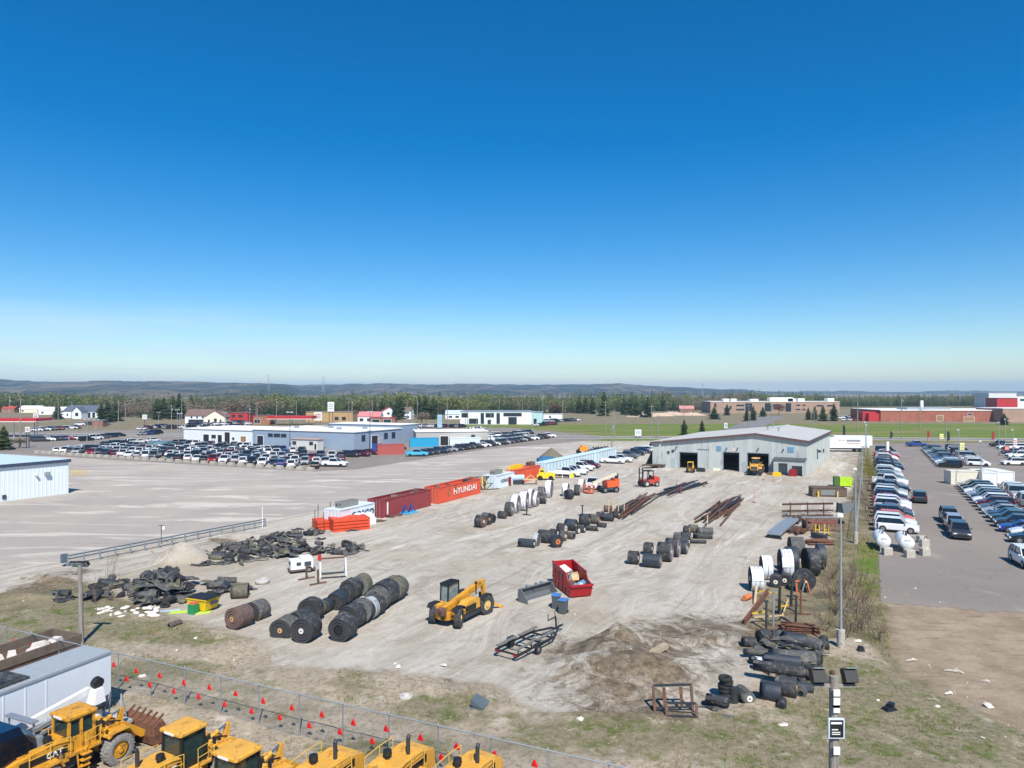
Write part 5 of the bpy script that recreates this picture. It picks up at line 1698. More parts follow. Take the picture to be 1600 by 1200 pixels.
# ------------------------------------------------------------------ steel stands and scrap between rolls and light pole
def beam_piece(p, q, w, h, material, label, group, name='steel_beam', cat='beam', flange=True):
    d = (q - p)
    L_ = d.length
    m = MB()
    if flange:
        m.bar((0, 0, 0), (L_, 0, 0), w * .25, h)
        m.bar((0, 0, h / 2), (L_, 0, h / 2), w, h * .14)
        m.bar((0, 0, -h / 2), (L_, 0, -h / 2), w, h * .14)
    else:
        m.cyl((0, 0, 0), (L_, 0, 0), w / 2, n=8)
    o = m.build(name, material)
    o.location = p
    o.rotation_euler = d.to_track_quat('X', 'Z').to_euler()
    return tag(o, label, cat, group)


def beam_pile(c0, c1, n, wid, lmin, lmax, mats, label, group, layers=2, pipe=.25, skew=6):
    d = (c1 - c0); L_ = d.length; d.normalize()
    s = Vector((d.y, -d.x, 0))
    for i in range(n):
        ly = i * layers // n
        ln = R.uniform(lmin, min(lmax, L_))
        a = R.uniform(0, L_ - ln)
        off = (((i % (n // layers)) + .5) / (n // layers) - .5) * wid * (1 - .35 * ly)
        ang = D2R(R.uniform(-skew, skew) * (.4 if ln > L_ * .6 else 1))
        dd = d * math.cos(ang) + s * math.sin(ang)
        mid = c0 + d * (a + ln / 2) + s * (off + R.uniform(-.05, .05))
        zz = .12 + .24 * ly + R.uniform(0, .03)
        p, q = mid - dd * ln / 2 + Vector((0, 0, zz)), mid + dd * ln / 2 + Vector((0, 0, zz + R.uniform(-.02, .05)))
        pi_ = R.random() < pipe
        beam_piece(p, q, R.uniform(.14, .24), R.uniform(.14, .24), R.choice(mats), '%s, %s counted across the pile' % (label, ordn(i)), group, 'steel_pipe' if pi_ else 'steel_beam', 'pipe' if pi_ else 'beam', not pi_)


beam_pile(P(960, 812), P(1022, 771), 16, 3.2, 9, 20, [RUST2, RUST2, STEELD, RUST], 'long brown steel length in the left beam pile', 'steel lengths in the left beam pile')
beam_pile(P(1033, 778), P(1096, 752), 14, 3.6, 8, 18, [STEELG, STEELD, RUST2, RUST, STEELD], 'steel length in the far beam pile near the warehouse', 'steel lengths in the far beam pile')
beam_pile(P(1090, 824), P(1163, 777), 22, 4.2, 8, 18, [RUST, RUST2, RUST, STEELD], 'rusty steel length in the right beam pile', 'steel lengths in the right beam pile', layers=3)
beam_pile(P(1238, 838), P(1262, 824), 12, 2.6, 2.6, 4.0, [RUST, RUST2], 'short rusty channel in the pile by the yellow trestles', 'short rusty channels', layers=2, pipe=0)
beam_pile(P(1258, 850), P(1300, 850), 12, 1.8, 1.6, 3.0, [RUST, RUST], 'rusty roller in the heap behind the belt rolls', 'rusty rollers', layers=2, pipe=1)
beam_pile(P(1220, 985), P(1280, 988), 9, 1.4, 2.0, 3.6, [RUST, RUST2], 'rusty angle iron lying by the bare bushes', 'rusty angle irons', layers=2, pipe=.3, skew=25)
# long cradle of rails
for j, (py, zz) in enumerate([(803, 1.25), (799, 1.0), (806, .6), (803, .35), (809, .2)]):
    a, b = P(1222, py), P(1302, py - 1.5)
    a.z = b.z = zz
    beam_piece(a, b, .14, .16, RUST if j % 2 else RUST2, 'long rusty rail on the cross stands, %s from the top' % ordn(j), 'rails on the cross stands')
for j, px in enumerate((1235, 1262, 1287)):
    t = thing('cross_stand', 'rusty cross shaped stand under the long rails, %s from the left' % ordn(j), 'stand', P(px, 806), 70, 'stands under the long rails')
    m = MB(); m.bar((0, 0, 0), (0, 0, 1.7), .16); m.build('post', RUST, t)
    m = MB(); m.bar((-.7, 0, .9), (.7, 0, .9), .12); m.bar((-.7, 0, .08), (.7, 0, .08), .14); m.build('cross_arm', RUST, t)
    m = MB(); m.bar((-.25, 0, 1.8), (0, 0, 1.55), .08); m.bar((.25, 0, 1.8), (0, 0, 1.55), .08); m.build('fork', RUST2, t)
# posts and clutter at right
POSTS = [(1197, 985, 2.0, STEELD, 'dark steel post standing left in the scrap corner'), (1208, 978, 2.4, STEELG, 'grey steel post second in the scrap corner'), (1217, 962, 2.1, STEELD, 'dark steel post behind the grey one in the scrap corner'), (1236, 948, 2.1, STEELD, 'dark post before the disc reel'),
         (1243, 976, 2.0, STEELD, 'dark post right in the scrap corner'), (1251, 960, 1.7, RUST, 'orange brown post beside the disc reel'), (1246, 938, 1.5, COREO, 'orange post touching the disc reel')]
for (px, py, h_, mt, lb) in POSTS:
    t = thing('steel_post', lb, 'post', P(px, py), R.uniform(-20, 20), 'steel posts in the scrap corner')
    m = MB(); m.bar((0, 0, 0), (R.uniform(-.1, .1), 0, h_), .16, .12); m.build('upright', mt, t)
    m = MB(); m.bar((-.7, 0, .06), (.7, 0, .06), .14, .1); m.build('foot', RUST2, t)
    m = MB(); m.box((0, 0, h_ + .03), (.3, .24, .06)); m.build('cap_plate', mt, t)
beam_piece(P(1163, 976) + Vector((0, 0, .2)), P(1200, 938) + Vector((0, 0, .75)), .22, .26, RUST, 'long rusty girder leaning across the scrap corner', None)
beam_piece(P(1163, 940) + Vector((0, 0, .25)), P(1172, 936) + Vector((0, 0, .25)), .42, .4, COREO, 'short orange drum beside the leaning girder', None, 'orange_drum', 'drum', False)
beam_piece(P(1179, 945) + Vector((0, 0, .15)), P(1182, 925) + Vector((0, 0, .5)), .2, .2, WOODP, 'cream tube leaning by the orange drum', None, 'cream_tube', 'tube', False)
for i, (a, b) in enumerate([((1175, 968), (1196, 966)), ((1178, 974), (1225, 972)), ((1212, 958), (1232, 956)), ((1222, 972), (1232, 946)), ((1186, 932), (1215, 936))]):
    beam_piece(P(*a) + Vector((0, 0, .45)), P(*b) + Vector((0, 0, .5)), .07, .09, YEL if i % 2 == 0 else WOODP, 'yellow frame bar in the scrap corner, %s piece' % ordn(i), 'yellow frame bars', 'frame_bar', 'bar')
# scrap belting heap at lower right
SC_ = [(1204, 1095, 1.0, 1.05, -26, 'b', 0, 'black belt roll at the near edge of the right scrap heap'), (1228, 1088, 1.1, 1.1, -26, 'k', 0, 'thick black roll with pale core in the right scrap heap'), (1222, 1106, .45, .85, 66, 'k', 0, 'small stub roll nearest the camera in the right scrap heap'),
       (1164, 1096, .72, 1.0, 100, 'g', 0, 'grey ringed roll end on to the camera right of the tyres'), (1216, 1068, .62, 2.7, -24, 'k', .55, 'long black tube roll lying on top of the right scrap heap'), (1222, 1052, .75, 2.0, -20, 'b', .35, 'folded black tube roll behind the long one'), (1251, 1082, .6, 1.3, -24, 'b', 0, 'black tube at the right of the scrap heap'),
       (1252, 1090, .6, .4, 60, 'g', 0, 'grey ring roll before the black tube'), (1170, 1010, .6, .9, -10, 'k', 0, 'small black roll at the left of the scrap heap'), (1193, 1003, .8, .8, 20, 'k', 0, 'dark stubby roll by the steel posts'), (1217, 1003, .7, .8, 60, 'g', 0, 'grey roll with dark hole by the steel posts'),
       (1240, 1011, .85, 1.5, -25, 'b', .2, 'blue black roll at the back of the scrap heap'), (1270, 1016, .8, 1.2, -50, 'g', 0, 'grey black roll by the bare bushes'), (1264, 1040, .9, 1.4, -35, 'k', .1, 'black slumped roll beside the flood lamp pole'), (1182, 1028, .35, 1.6, -5, 'g', .2, 'thin grey tube at the left of the scrap heap'),
       (1272, 1068, .45, 2.0, -55, 'g', .2, 'slanting grey tube at the right of the scrap heap'), (1262, 1058, .5, 1.6, -60, 'k', .25, 'slanting black tube above the scrap heap'), (1237, 1040, 1.1, 2.6, -10, 'g', .0, 'broad grey folded belt in the middle of the scrap heap'), (1230, 1078, .6, 1.2, -35, 'k', 0, 'dark roll under the long tube'), (1205, 1040, .5, 1.2, -15, 'k', 0, 'black bar like roll left of the folded belt'), (1192, 1048, .55, .9, -24, 'w', .2, 'pink and white wrapped roll in the right scrap heap')]
for k, (px, py, D, W, yw, o_, z_, lb) in enumerate(SC_):
    p = P(px, py)
    roll(p, D, W, yw, o_, 'd' if o_ != 'g' else 'g', 'y' if k in (1, 4) else 'w' if k == 3 else 'k', lb, 'rolls in the right scrap heap', z=z_, flat=.3 if k in (11, 13, 17) else 0, coreR=min(.14, D * .25), hollow=(k in (5, 7, 10)), seed=300 + k)


def mat_sheet(p, L_, W_, yaw, label, group, material, fold=.25, z=0, seed=0):
    """a buckled piece of belting"""
    rs = random.Random(seed)
    nx, ny = 9, 4
    th = .035
    vs_, fs_ = [], []
    ph = [rs.uniform(0, 6.28) for _ in range(4)]
    for s in (0, 1):
        for i in range(nx):
            for j in range(ny):
                x = (i / (nx - 1) - .5) * L_; y = (j / (ny - 1) - .5) * W_
                h_ = fold * (.5 + .5 * math.sin(i * .9 + ph[0] + j * .35)) * (.6 + .4 * math.sin(j * 1.2 + ph[1])) + .02
                vs_.append((x + .1 * math.sin(j * 2 + ph[2]), y + .12 * math.sin(i + ph[3]), h_ + s * th))
    N_ = nx * ny
    for i in range(nx - 1):
        for j in range(ny - 1):
            a = i * ny + j
            fs_.append((a, a + 1, a + ny + 1, a + ny)); fs_.append((N_ + a, N_ + a + ny, N_ + a + ny + 1, N_ + a + 1))
    for i in range(nx - 1):
        a = i * ny; b = a + ny - 1
        fs_.append((a, a + ny, N_ + a + ny, N_ + a)); fs_.append((b, N_ + b, N_ + b + ny, b + ny))
    for j in range(ny - 1):
        a = j; b = (nx - 1) * ny + j
        fs_.append((a, N_ + a, N_ + a + 1, a + 1)); fs_.append((b, b + 1, N_ + b + 1, N_ + b))
    m = MB(); m.smooth = True; m.add(vs_, fs_)
    o = m.build('belt_sheet', material, None, Vector((p[0], p[1], z)), yaw)
    return tag(o, label, 'belt sheet', group)


def tyre_mesh(Ro, W):
    m = MB()
    n = 22
    prof = [(.52, -.42), (.62, -.5), (.9, -.48), (1.0, -.36), (1.0, .36), (.9, .48), (.62, .5), (.52, .42)]
    rings = []
    for i in range(n):
        a = 2 * math.pi * i / n
        rings.append([(Ro * r_ * math.cos(a), Ro * r_ * math.sin(a), W * z_ + W / 2) for r_, z_ in prof])
    k = len(prof)
    pts = [p for r_ in rings for p in r_]
    fs_ = []
    for i in range(n):
        i2 = (i + 1) % n
        for j in range(k):
            j2 = (j + 1) % k
            fs_.append((i * k + j, i2 * k + j, i2 * k + j2, i * k + j2))
    m.smooth = True
    m.add(pts, fs_)
    return m.mesh('tyre', [TYRE])


TY1, TY2 = tyre_mesh(.36, .22), tyre_mesh(.6, .35)
for k in range(6):
    o = bpy.data.objects.new('tyre', TY1); COL.objects.link(o)
    b = P(1136, 1094)
    o.location = b + Vector((R.uniform(-.06, .06) - .02 * k, R.uniform(-.05, .05), .215 * k))
    o.scale = (1 + .12 * (k < 2), 1 + .12 * (k < 2), 1)
    tag(o, 'black tyre in the leaning stack, %s from the ground' % ordn(k), 'tyre', 'tyres in the leaning stack')
o = bpy.data.objects.new('tyre', TY2); COL.objects.link(o); o.location = P(410, 911); o['label'] = 'pale dusty tyre lying alone left of the white generator'; o['category'] = 'tyre'
o.material_slots[0].link = 'OBJECT'; o.material_slots[0].material = mat('dusty_tyre', (176, 172, 166), .9)
m = MB(); m.cyl((0, 0, 0), (0, 0, .75), .26, n=16); m.cyl((0, 0, .25), (0, 0, .27), .275, n=16); m.cyl((0, 0, .5), (0, 0, .52), .275, n=16); m.cyl((0, 0, .75), (0, 0, .77), .24, n=16)
tag(m.build('oil_drum', mat('drum_black', (48, 52, 54), .5), None, P(1146, 1097)), 'black upright drum in front of the tyre stack', 'drum')
roll(P(1121, 1107), .5, 1.15, -28, 'k', 'd', 'k', 'black tube roll lying on a wheel rim near the tyre stack', None, z=.2, coreR=.14)
mat_sheet(P(1116, 1106), 1.3, .7, -28, 'dark crumpled belting under the tube by the tyre stack', None, RUB, .2, seed=5)
mat_sheet(P(1146, 1122), 1.9, .22, -4, 'thin curled belt strip near the grass edge', None, RUB2, .12, seed=6)

# left heaps of scrap belting: individuals piled up
def heap(pts, label, group, n, zmax, seed, big=1.0):
    rs = random.Random(seed)
    poly = [P(*q) for q in pts]
    xs_ = [p.x for p in poly]; ys_ = [p.y for p in poly]
    cx, cy = sum(xs_) / len(xs_), sum(ys_) / len(ys_)
    k = 0
    tries = 0
    while k < n and tries < 4000:
        tries += 1
        x, y = rs.uniform(min(xs_), max(xs_)), rs.uniform(min(ys_), max(ys_))
        if not inpoly(np.array([x]), np.array([y]), poly)[0]:
            continue
        e = min(1, math.hypot((x - cx) / (max(xs_) - min(xs_)) * 2, (y - cy) / (max(ys_) - min(ys_)) * 2))
        z = max(0, (1 - e) * zmax * rs.uniform(.3, 1))
        u = rs.random()
        lb = label + ', %s piece counted from the left edge'
        if u < .3:
            D = rs.uniform(.35, .7) * big
            roll((x, y), D, rs.uniform(.7, 1.7) * big, rs.uniform(-40, 220), rs.choice('kkgbgo'), rs.choice('ddg'), 'k', (x, lb), group, flat=rs.choice([0, 0, .2, .35]), z=z, pitch=rs.uniform(-.25, .25), coreR=D * .2, hollow=rs.random() < .6, seed=seed * 50 + k)
        elif u < .88:
            o = mat_sheet((x, y), rs.uniform(.9, 2.6) * big, rs.choice([.2, .35, .6, 1.1]) * big, rs.uniform(0, 180), 'x', group, rs.choice([RUB, RUB2, RUB2, RUBO]), rs.uniform(.15, .45), z, seed * 70 + k)
            HEAPL.append((o, x, lb))
        else:
            o = bpy.data.objects.new('tyre', TY2 if rs.random() < .35 else TY1); COL.objects.link(o)
            o.location = (x, y, z); o.rotation_euler = (rs.uniform(-.5, .5), rs.uniform(-.5, .5), 0)
            tag(o, 'x', 'tyre', group); HEAPL.append((o, x, lb))
        k += 1


HEAPL = []
_roll = roll


def roll(p, D, W, yaw, out, face, core, label, group, **kw):
    if isinstance(label, tuple):
        o = _roll(p, D, W, yaw, out, face, core, 'x', group, **kw)
        HEAPL.append((o, label[0], label[1]))
        return o
    return _roll(p, D, W, yaw, out, face, core, label, group, **kw)


def name_heap(words):
    HEAPL.sort(key=lambda q: q[1])
    for i, (o, x, lb) in enumerate(HEAPL):
        kd = {'belt roll': 'rolled belting', 'belt sheet': 'buckled belting', 'tyre': 'black tyre'}[o['category']]
        o['label'] = '%s %s, %s from its left end' % (kd, words, ordn(i))
    HEAPL.clear()


heap([(198, 945), (210, 905), (250, 893), (300, 905), (305, 935), (270, 948), (225, 950)], 'scrap', 'pieces of the left rubber heap', 70, 1.25, 2, 1.05)
name_heap('in the high left rubber heap')
heap([(128, 935), (150, 912), (205, 905), (212, 930), (165, 938)], 'scrap', 'pieces of the low rubber ridge', 22, .3, 3, 1.0)
name_heap('in the low ridge left of the rubber heap')
heap([(305, 880), (330, 860), (405, 842), (470, 832), (500, 828), (500, 836), (450, 846), (490, 855), (555, 850), (568, 862), (520, 872), (460, 870), (400, 882), (340, 884)], 'scrap', 'pieces of the long rubber heap', 150, .6, 4, .85)
name_heap('in the long rubber heap behind the generator')
heap([(322, 918), (350, 905), (372, 912), (392, 920), (360, 932), (330, 930)], 'scrap', 'pieces of the small rubber heap', 12, .5, 6, 1.0)
name_heap('in the small heap behind the yellow skip')
heap([(1178, 1000), (1195, 990), (1245, 995), (1288, 1005), (1292, 1040), (1260, 1075), (1200, 1060), (1180, 1035)], 'scrap', 'pieces of the right scrap heap', 34, .7, 9, .8)
name_heap('in the right scrap heap by the light pole')
heap([(77, 935), (95, 924), (115, 928), (108, 940)], 'scrap', 'pieces of the black scrap patch', 7, .25, 7, .8)
name_heap('in the black patch left of the wooden pole')
for i, (px, py, L_, W_) in enumerate([(312, 884, 1.8, .5), (350, 880, 2.4, .8), (500, 843, 1.0, .6), (465, 828, 1.4, .7), (551, 829, 1.8, .9), (560, 856, 1.0, .6)]):
    mat_sheet(P(px, py), L_, W_, R.uniform(-20, 40), 'flat dark belt offcut lying apart, %s from the left' % ordn(i), 'belt offcuts lying apart', RUB, .18, seed=80 + i)
# pale bags, boards, yellow skip, green box
BAG = mat('pale_sacks', (212, 204, 196), .8, var=.1, scale=3)
rs_ = random.Random(4)
for i in range(34):
    px, py = rs_.uniform(152, 245), rs_.uniform(950, 966)
    m = MB(); a, b, c = rs_.uniform(.15, .4), rs_.uniform(.1, .22), rs_.uniform(.06, .14)
    m.smooth = True
    rings = [[(a * x, b * s * math.cos(q), c + c * s * math.sin(q)) for q in [2 * math.pi * k / 8 for k in range(8)]] for x, s in ((-1, .35), (-.7, .9), (0, 1.05), (.7, .85), (1, .3))]
    m.loft(rings, smooth=True)
    o = m.build('pale_sack', BAG, None, P(px, py), rs_.uniform(0, 180))
    tag(o, 'pale torn sack or foam piece in the litter patch below the rubber heap', 'sack', 'pale litter below the rubber heap')
t = thing('yellow_skip', 'bright yellow skip with black lid', 'skip', P(318, 952), -22)
m = MB(); m.loft([[(-.9, -.6, .12), (.75, -.6, .12), (.75, .6, .12), (-.9, .6, .12)], [(-.95, -.7, .95), (1.0, -.7, .95), (1.0, .7, .95), (-.95, .7, .95)]])
m.bar((-.97, -.72, .93), (1.02, -.72, .93), .08); m.bar((-.97, .72, .93), (1.02, .72, .93), .08)
m.build('tub', mat('skip_yellow', (226, 188, 30), .5, var=.06), t)
m = MB(); m.loft([[(-1.0, -.74, .97), (1.05, -.74, .97), (1.05, .74, .97), (-1.0, .74, .97)], [(-.9, -.6, 1.06), (.9, -.6, 1.06), (.9, .6, 1.06), (-.9, .6, 1.06)]]); m.build('lid', BLACKP, t)
m = MB(); m.bx(-.55, -.25, -.735, -.70, .45, .75); m.build('notice', FRAMEW, t)
m = MB(); m.bx(1.0, 1.12, -.35, .35, .55, .75); m.build('fork_pocket', DKTRIM, t)
t = thing('green_bin', 'small green bin with orange top before the yellow skip', 'bin', P(302, 959), -20)
m = MB(); m.box((0, 0, .36), (.55, .5, .72), taper=1.05); m.build('body', mat('bin_green', (30, 134, 84), .6), t)
m = MB(); m.box((0, .05, .8), (.5, .45, .16)); m.build('lid', COREO, t)
for i, (px, py, c_, lb) in enumerate([(279, 957, 'lime_board', 'lime green board lying left of the green bin'), (316, 958, 'lime_board', 'lime green board lying right of the green bin'), (262, 955, 'pale_blue_board', 'pale blue plank lying by the litter patch')]):
    m = MB(); m.box((0, 0, .04), (1.2 if i < 2 else 1.8, .5 if i < 2 else .25, .06))
    tag(m.build('board', mat('lime_board', (178, 206, 78), .7) if c_ == 'lime_board' else mat('pale_blue_board', (170, 186, 196), .7), None, P(px, py), 15), lb, 'board')
roll(P(273, 980), .45, .9, 64, 'r', 'g', 'k', 'rusty pipe end on the grass bank below the litter patch', None, hollow=True, coreR=.14)

# ------------------------------------------------------------------ containers
def container(s0, s1, h, colr, label, doors=True, letters=None, openrow=True, group='shipping containers in the long row', base=None, ang=None, wid=2.4, topless=False, lsize=1.0, lx=.5, lz=.55, lcol=None, lbold=.02):
    L0 = Vector((-16.9, 91.7, 0))
    L_ = s1 - s0
    p = (L0 + U * s0) if base is None else base
    t = thing('shipping_container', label, 'container', p, UA if ang is None else ang, group)
    # local x along length; visible long side is y=0 (towards -y), body runs to +y
    cm = colr
    b = MB()
    n = max(8, int(L_ / .28))
    # corrugated long sides
    for (y, sg) in ((0.0, 1), (wid, -1)):
        pts = []
        for i in range(n * 2 + 1):
            x = .08 + (L_ - .16) * i / (n * 2)
            dy = (.045 if (i // 1) % 2 else 0.0)
            pts.append((x, y + sg * (.03 + dy)))
        for (x0, y0), (x1, y1) in zip(pts[:-1], pts[1:]):
            b.add([(x0, y0, .16), (x1, y1, .16), (x1, y1, h - .1), (x0, y0, h - .1)], [(0, 1, 2, 3) if sg > 0 else (3, 2, 1, 0)])
    b.bx(.02, .06, .08, wid - .08, .14, h - .1); b.bx(L_ - .06, L_ - .02, .08, wid - .08, .14, h - .1)
    if topless:
        b.bx(.06, L_ - .06, .08, wid - .08, .1, h * .72)
    b.bx(.06, L_ - .06, .07, wid - .07, .08, .15)
    b.build('wall', cm, t)
    f = MB()
    for x in (.06, L_ - .06):
        for y in (.06, wid - .06):
            f.bx(x - .08, x + .08, y - .08, y + .08, 0, h)
    for y in (.045, wid - .045):
        f.bx(.14, L_ - .14, y - .06, y + .06, h - .12, h); f.bx(.14, L_ - .14, y - .06, y + .06, .02, .16)
    for x in (.05, L_ - .05):
        f.bx(x - .06, x + .06, .14, wid - .14, h - .12, h); f.bx(x - .06, x + .06, .14, wid - .14, .02, .16)
    f.build('frame', cm, t)
    if not topless:
        r = MB(); r.bx(.1, L_ - .1, .1, wid - .1, h - .06, h - .02); r.build('roof', cm, t)
    if doors:
        for k in (0, 1):
            d = MB(); y0 = .12 + k * (wid / 2 - .1); y1 = y0 + wid / 2 - .14
            d.bx(-.015, .02, y0, y1, .18, h - .16)
            o = d.build('door', cm, t)
            d = MB()
            for q in (.25, .75):
                d.cyl((-.05, y0 + (y1 - y0) * q, .12), (-.05, y0 + (y1 - y0) * q, h - .12), .022, n=6)
            d.build('lock_rod', GALV, o)
    if letters:
        text_mesh(letters, lsize, lcol or WLET, t, (L_ * lx, -.02, h * lz), (D2R(90), 0, 0), sx=1.25, bold=lbold)
    return t


MARO = mat('container_maroon', (140, 58, 60), .6, var=.08, scale=.8, rgb2=(110, 58, 52), mix=.25)
ORNG = mat('container_orange', (206, 84, 56), .6, var=.06, scale=.8, rgb2=(176, 78, 52), mix=.2)
PALEC = mat('container_pale', (204, 216, 222), .6, var=.05, scale=.8, rgb2=(176, 180, 178), mix=.2)
container(-8.2, -1.6, 2.3, PALEC, 'pale grey blue container with dark letters behind the orange forms', letters='COSCO', lsize=1.0, lx=.66, lz=.55, lcol=LETTER)
maro = container(0, 11.2, 2.42, MARO, 'maroon open top container heaped with scrap', topless=True)
hy = container(13.1, 25.5, 2.42, ORNG, 'orange container with large white lettering', topless=True, letters='HYUNDAI', lsize=1.25, lx=.62, lz=.52)
container(30.6, 37.4, 2.3, PALEC, 'pale container with small dark letters behind the yellow frames', letters='COSCO', lsize=.7, lx=.5, lz=.5, lcol=LETTER)
container(38.6, 48.2, 2.5, ORNG, 'plain orange container behind the blue tank')
m = MB(); m.box((1.1, -.025, 1.15), (.28, .02, 1.6)); m.build('white_stripe', WLET, maro)
m = MB(); m.box((.75, -.02, 1.2), (.5, .02, .55)); m.build('badge', mat('olive_badge', (150, 110, 60), .7), hy).location = (2.2, 0, 0)
# scrap in the open top containers
SCR = mat('scrap_brown', (110, 84, 74), .85, var=.25, scale=3)
for k, (own, s0, s1) in enumerate((('maroon', 1.0, 10.6), ('orange', 14.0, 25.0))):
    for i in range(16 if k == 0 else 12):
        s = R.uniform(s0, s1)
        p = Vector((-16.9, 91.7, 0)) + U * s - V * R.uniform(.4, 2.0) + Vector((0, 0, 2.42 * .72 + R.uniform(.05, .5)))
        m = MB(); a = R.uniform(.4, 1.4)
        if i % 3:
            m.bar((-a, 0, 0), (a, R.uniform(-.3, .3), R.uniform(-.1, .25)), .12, .16)
        else:
            m.cyl((-a * .3, 0, .05), (a * .3, 0, .1), R.uniform(.2, .35), n=12)
        tag(m.build('scrap_piece', SCR if R.random() < .7 else STEELD, None, p, R.uniform(0, 180)), 'rusty scrap piece heaped in the %s open top container' % own, 'scrap', 'scrap heaped in the %s container' % own)
# three pale reefers in line
for k in range(3):
    s0 = 50.5 + k * 14.0
    t = container(s0, s0 + 13.8, 2.65, mat('reefer_pale_blue', (196, 214, 220), .55, var=.05, scale=.5), 'long pale blue trailer box behind the parked pickups, %s from the camera' % ordn(k), doors=(k == 0), group='pale trailer boxes in line')
    for q in range(8):
        m = MB(); m.bx(.6 + q * 1.65, .68 + q * 1.65, -.06, -.005, .2, 2.5); m.build('post', mat('reefer_post', (140, 158, 164), .6), t)
# right-hand storage containers
WHC = mat('container_white', (222, 224, 222), .55, var=.04, scale=1)
CRC = mat('container_cream', (216, 210, 192), .55, var=.05, scale=1)
def cont2(px, py, L_, h, colr, label, ang, **kw):
    return container(0, L_, h, colr, label, base=P(px, py), ang=ang, group='storage containers on the sales lot', **kw)
cont2(1486, 757, 6.0, 2.4, CRC, 'cream ribbed storage container on the sales lot', VA + 22, doors=False)
cont2(1535, 759, 2.5, 2.4, WHC, 'narrow white storage container in the middle of three', VA + 18, doors=False, wid=5.5)
cont2(1559, 759, 2.7, 2.5, WHC, 'white container with door rods, right of three on the sales lot', VA + 20, doors=False, wid=6.0)
# blue, red and white containers by the dealer sheds
container(0, 8.5, 2.7, mat('container_cyan', (40, 150, 190), .55, var=.06), 'bright cyan container before the beige shed', base=P(641, 699), ang=14, group='containers by the dealer sheds', doors=True)
container(0, 7.0, 2.7, mat('container_brick', (166, 84, 76), .6, var=.08), 'brick red container with blue end by the dealer hall', base=P(590, 711), ang=18, group='containers by the dealer sheds', doors=False)
container(0, 2.4, 2.7, mat('container_navy', (44, 74, 140), .6, var=.08), 'blue container end joined to the brick red one', base=P(581, 710), ang=0, wid=2.4, group='containers by the dealer sheds', doors=False)
container(0, 9.5, 2.5, PALEC, 'long off white container before the beige shed', base=P(703, 697), ang=8, group='containers by the dealer sheds', doors=False)
container(0, 3.2, 2.4, mat('container_teal', (120, 160, 170), .6), 'short teal container at the end of the off white one', base=P(747, 695), ang=8, group='containers by the dealer sheds', doors=False)
container(0, 6.0, 2.2, mat('box_slate', (104, 134, 148), .6), 'slate blue box standing among the dealer cars', base=P(232, 701), ang=-10, group='containers by the dealer sheds', doors=False)

# orange stacked forms
t0 = P(519, 832)
for j in range(2):
    for k in range(4 if j else 3):
        m = MB(); L_, W_ = (4.4, 2.6) if j else (3.4, 2.6)
        z0 = k * .38
        m.bx(0, L_, 0, .1, z0, z0 + .3); m.bx(0, L_, W_ - .1, W_, z0, z0 + .3); m.bx(0, .1, .1, W_ - .1, z0, z0 + .3); m.bx(L_ - .1, L_, .1, W_ - .1, z0, z0 + .3); m.bx(.1, L_ - .1, .1, W_ - .1, z0 + .24, z0 + .29)
        for q in range(1, 5):
            m.bx(L_ * q / 5 - .04, L_ * q / 5 + .04, -.03, 0, z0, z0 + .3)
        o = m.build('orange_form', mat('form_orange', (206, 72, 38), .6, var=.1, scale=2), None, P(521, 832) if j else P(496, 829), 28 if j else 30)
        tag(o, 'orange steel formwork tray, %s from the ground in the %s stack' % (ordn(k), 'front' if j else 'back'), 'formwork', 'stacked orange formwork trays')
for i, (px, py) in enumerate([(492, 828), (506, 831), (497, 818), (516, 813), (525, 812)]):
    m = MB(); m.bar((0, 0, 0), (0, 0, 2.4), .07)
    tag(m.build('stake', RUST2, None, P(px, py)), 'thin rusty upright by the orange trays, %s from the left' % ordn(i), 'stake', 'uprights by the orange trays')
# white plastic heap in front of the pale container
for i in range(9):
    px, py = 553 + (i % 5) * 6.5 + R.uniform(-2, 2), 823 - (i % 5) * 1.4 - (i // 5) * 2
    a = R.uniform(.6, 1.0)
    m = MB()
    rings = []
    for zf, s in ((0, 1.1), (.35, 1.05), (.7, .75), (1, .25)):
        rings.append([(a * s * math.cos(q) * R.uniform(.8, 1.15), a * s * .7 * math.sin(q) * R.uniform(.8, 1.15), zf * a * 1.6) for q in [2 * math.pi * k / 10 for k in range(10)]])
    m.loft(rings)
    tag(m.build('plastic_bag', mat('bag_white', (222, 226, 226), .6, var=.08), None, P(px, py)), 'crumpled white bulk bag before the pale container, %s of the heap' % ordn(i), 'bag', 'white bulk bags before the pale container')
# blue jacks before the maroon container
for i, (px, py) in enumerate([(632, 803), (642, 801)]):
    t = thing('blue_jack', 'blue triangular jack stand before the maroon container, %s' % ('left' if i == 0 else 'right'), 'jack stand', P(px, py), 30, 'blue jack stands')
    m = MB(); m.bar((-.6, -.4, 0), (0, 0, 1.2), .12); m.bar((.6, -.4, 0), (0, 0, 1.2), .12); m.bar((0, .5, 0), (0, 0, 1.2), .12); m.build('frame', mat('jack_navy', (40, 64, 138), .5), t)
    m = MB(); m.bx(-.9, .9, -.6, -.45, .04, .22); m.bx(-.9, .9, .45, .6, .04, .22); m.build('base', mat('jack_blue', (70, 160, 204), .5), t)
for i, (px, py) in enumerate([(603, 808), (615, 806), (590, 815)]):
    mat_sheet(P(px, py), 2.2, 1.0, R.uniform(0, 60), 'dark flat scrap before the maroon container, %s from the left' % ordn(i), 'flat scrap before the maroon container', RUST2, .2, seed=120 + i)
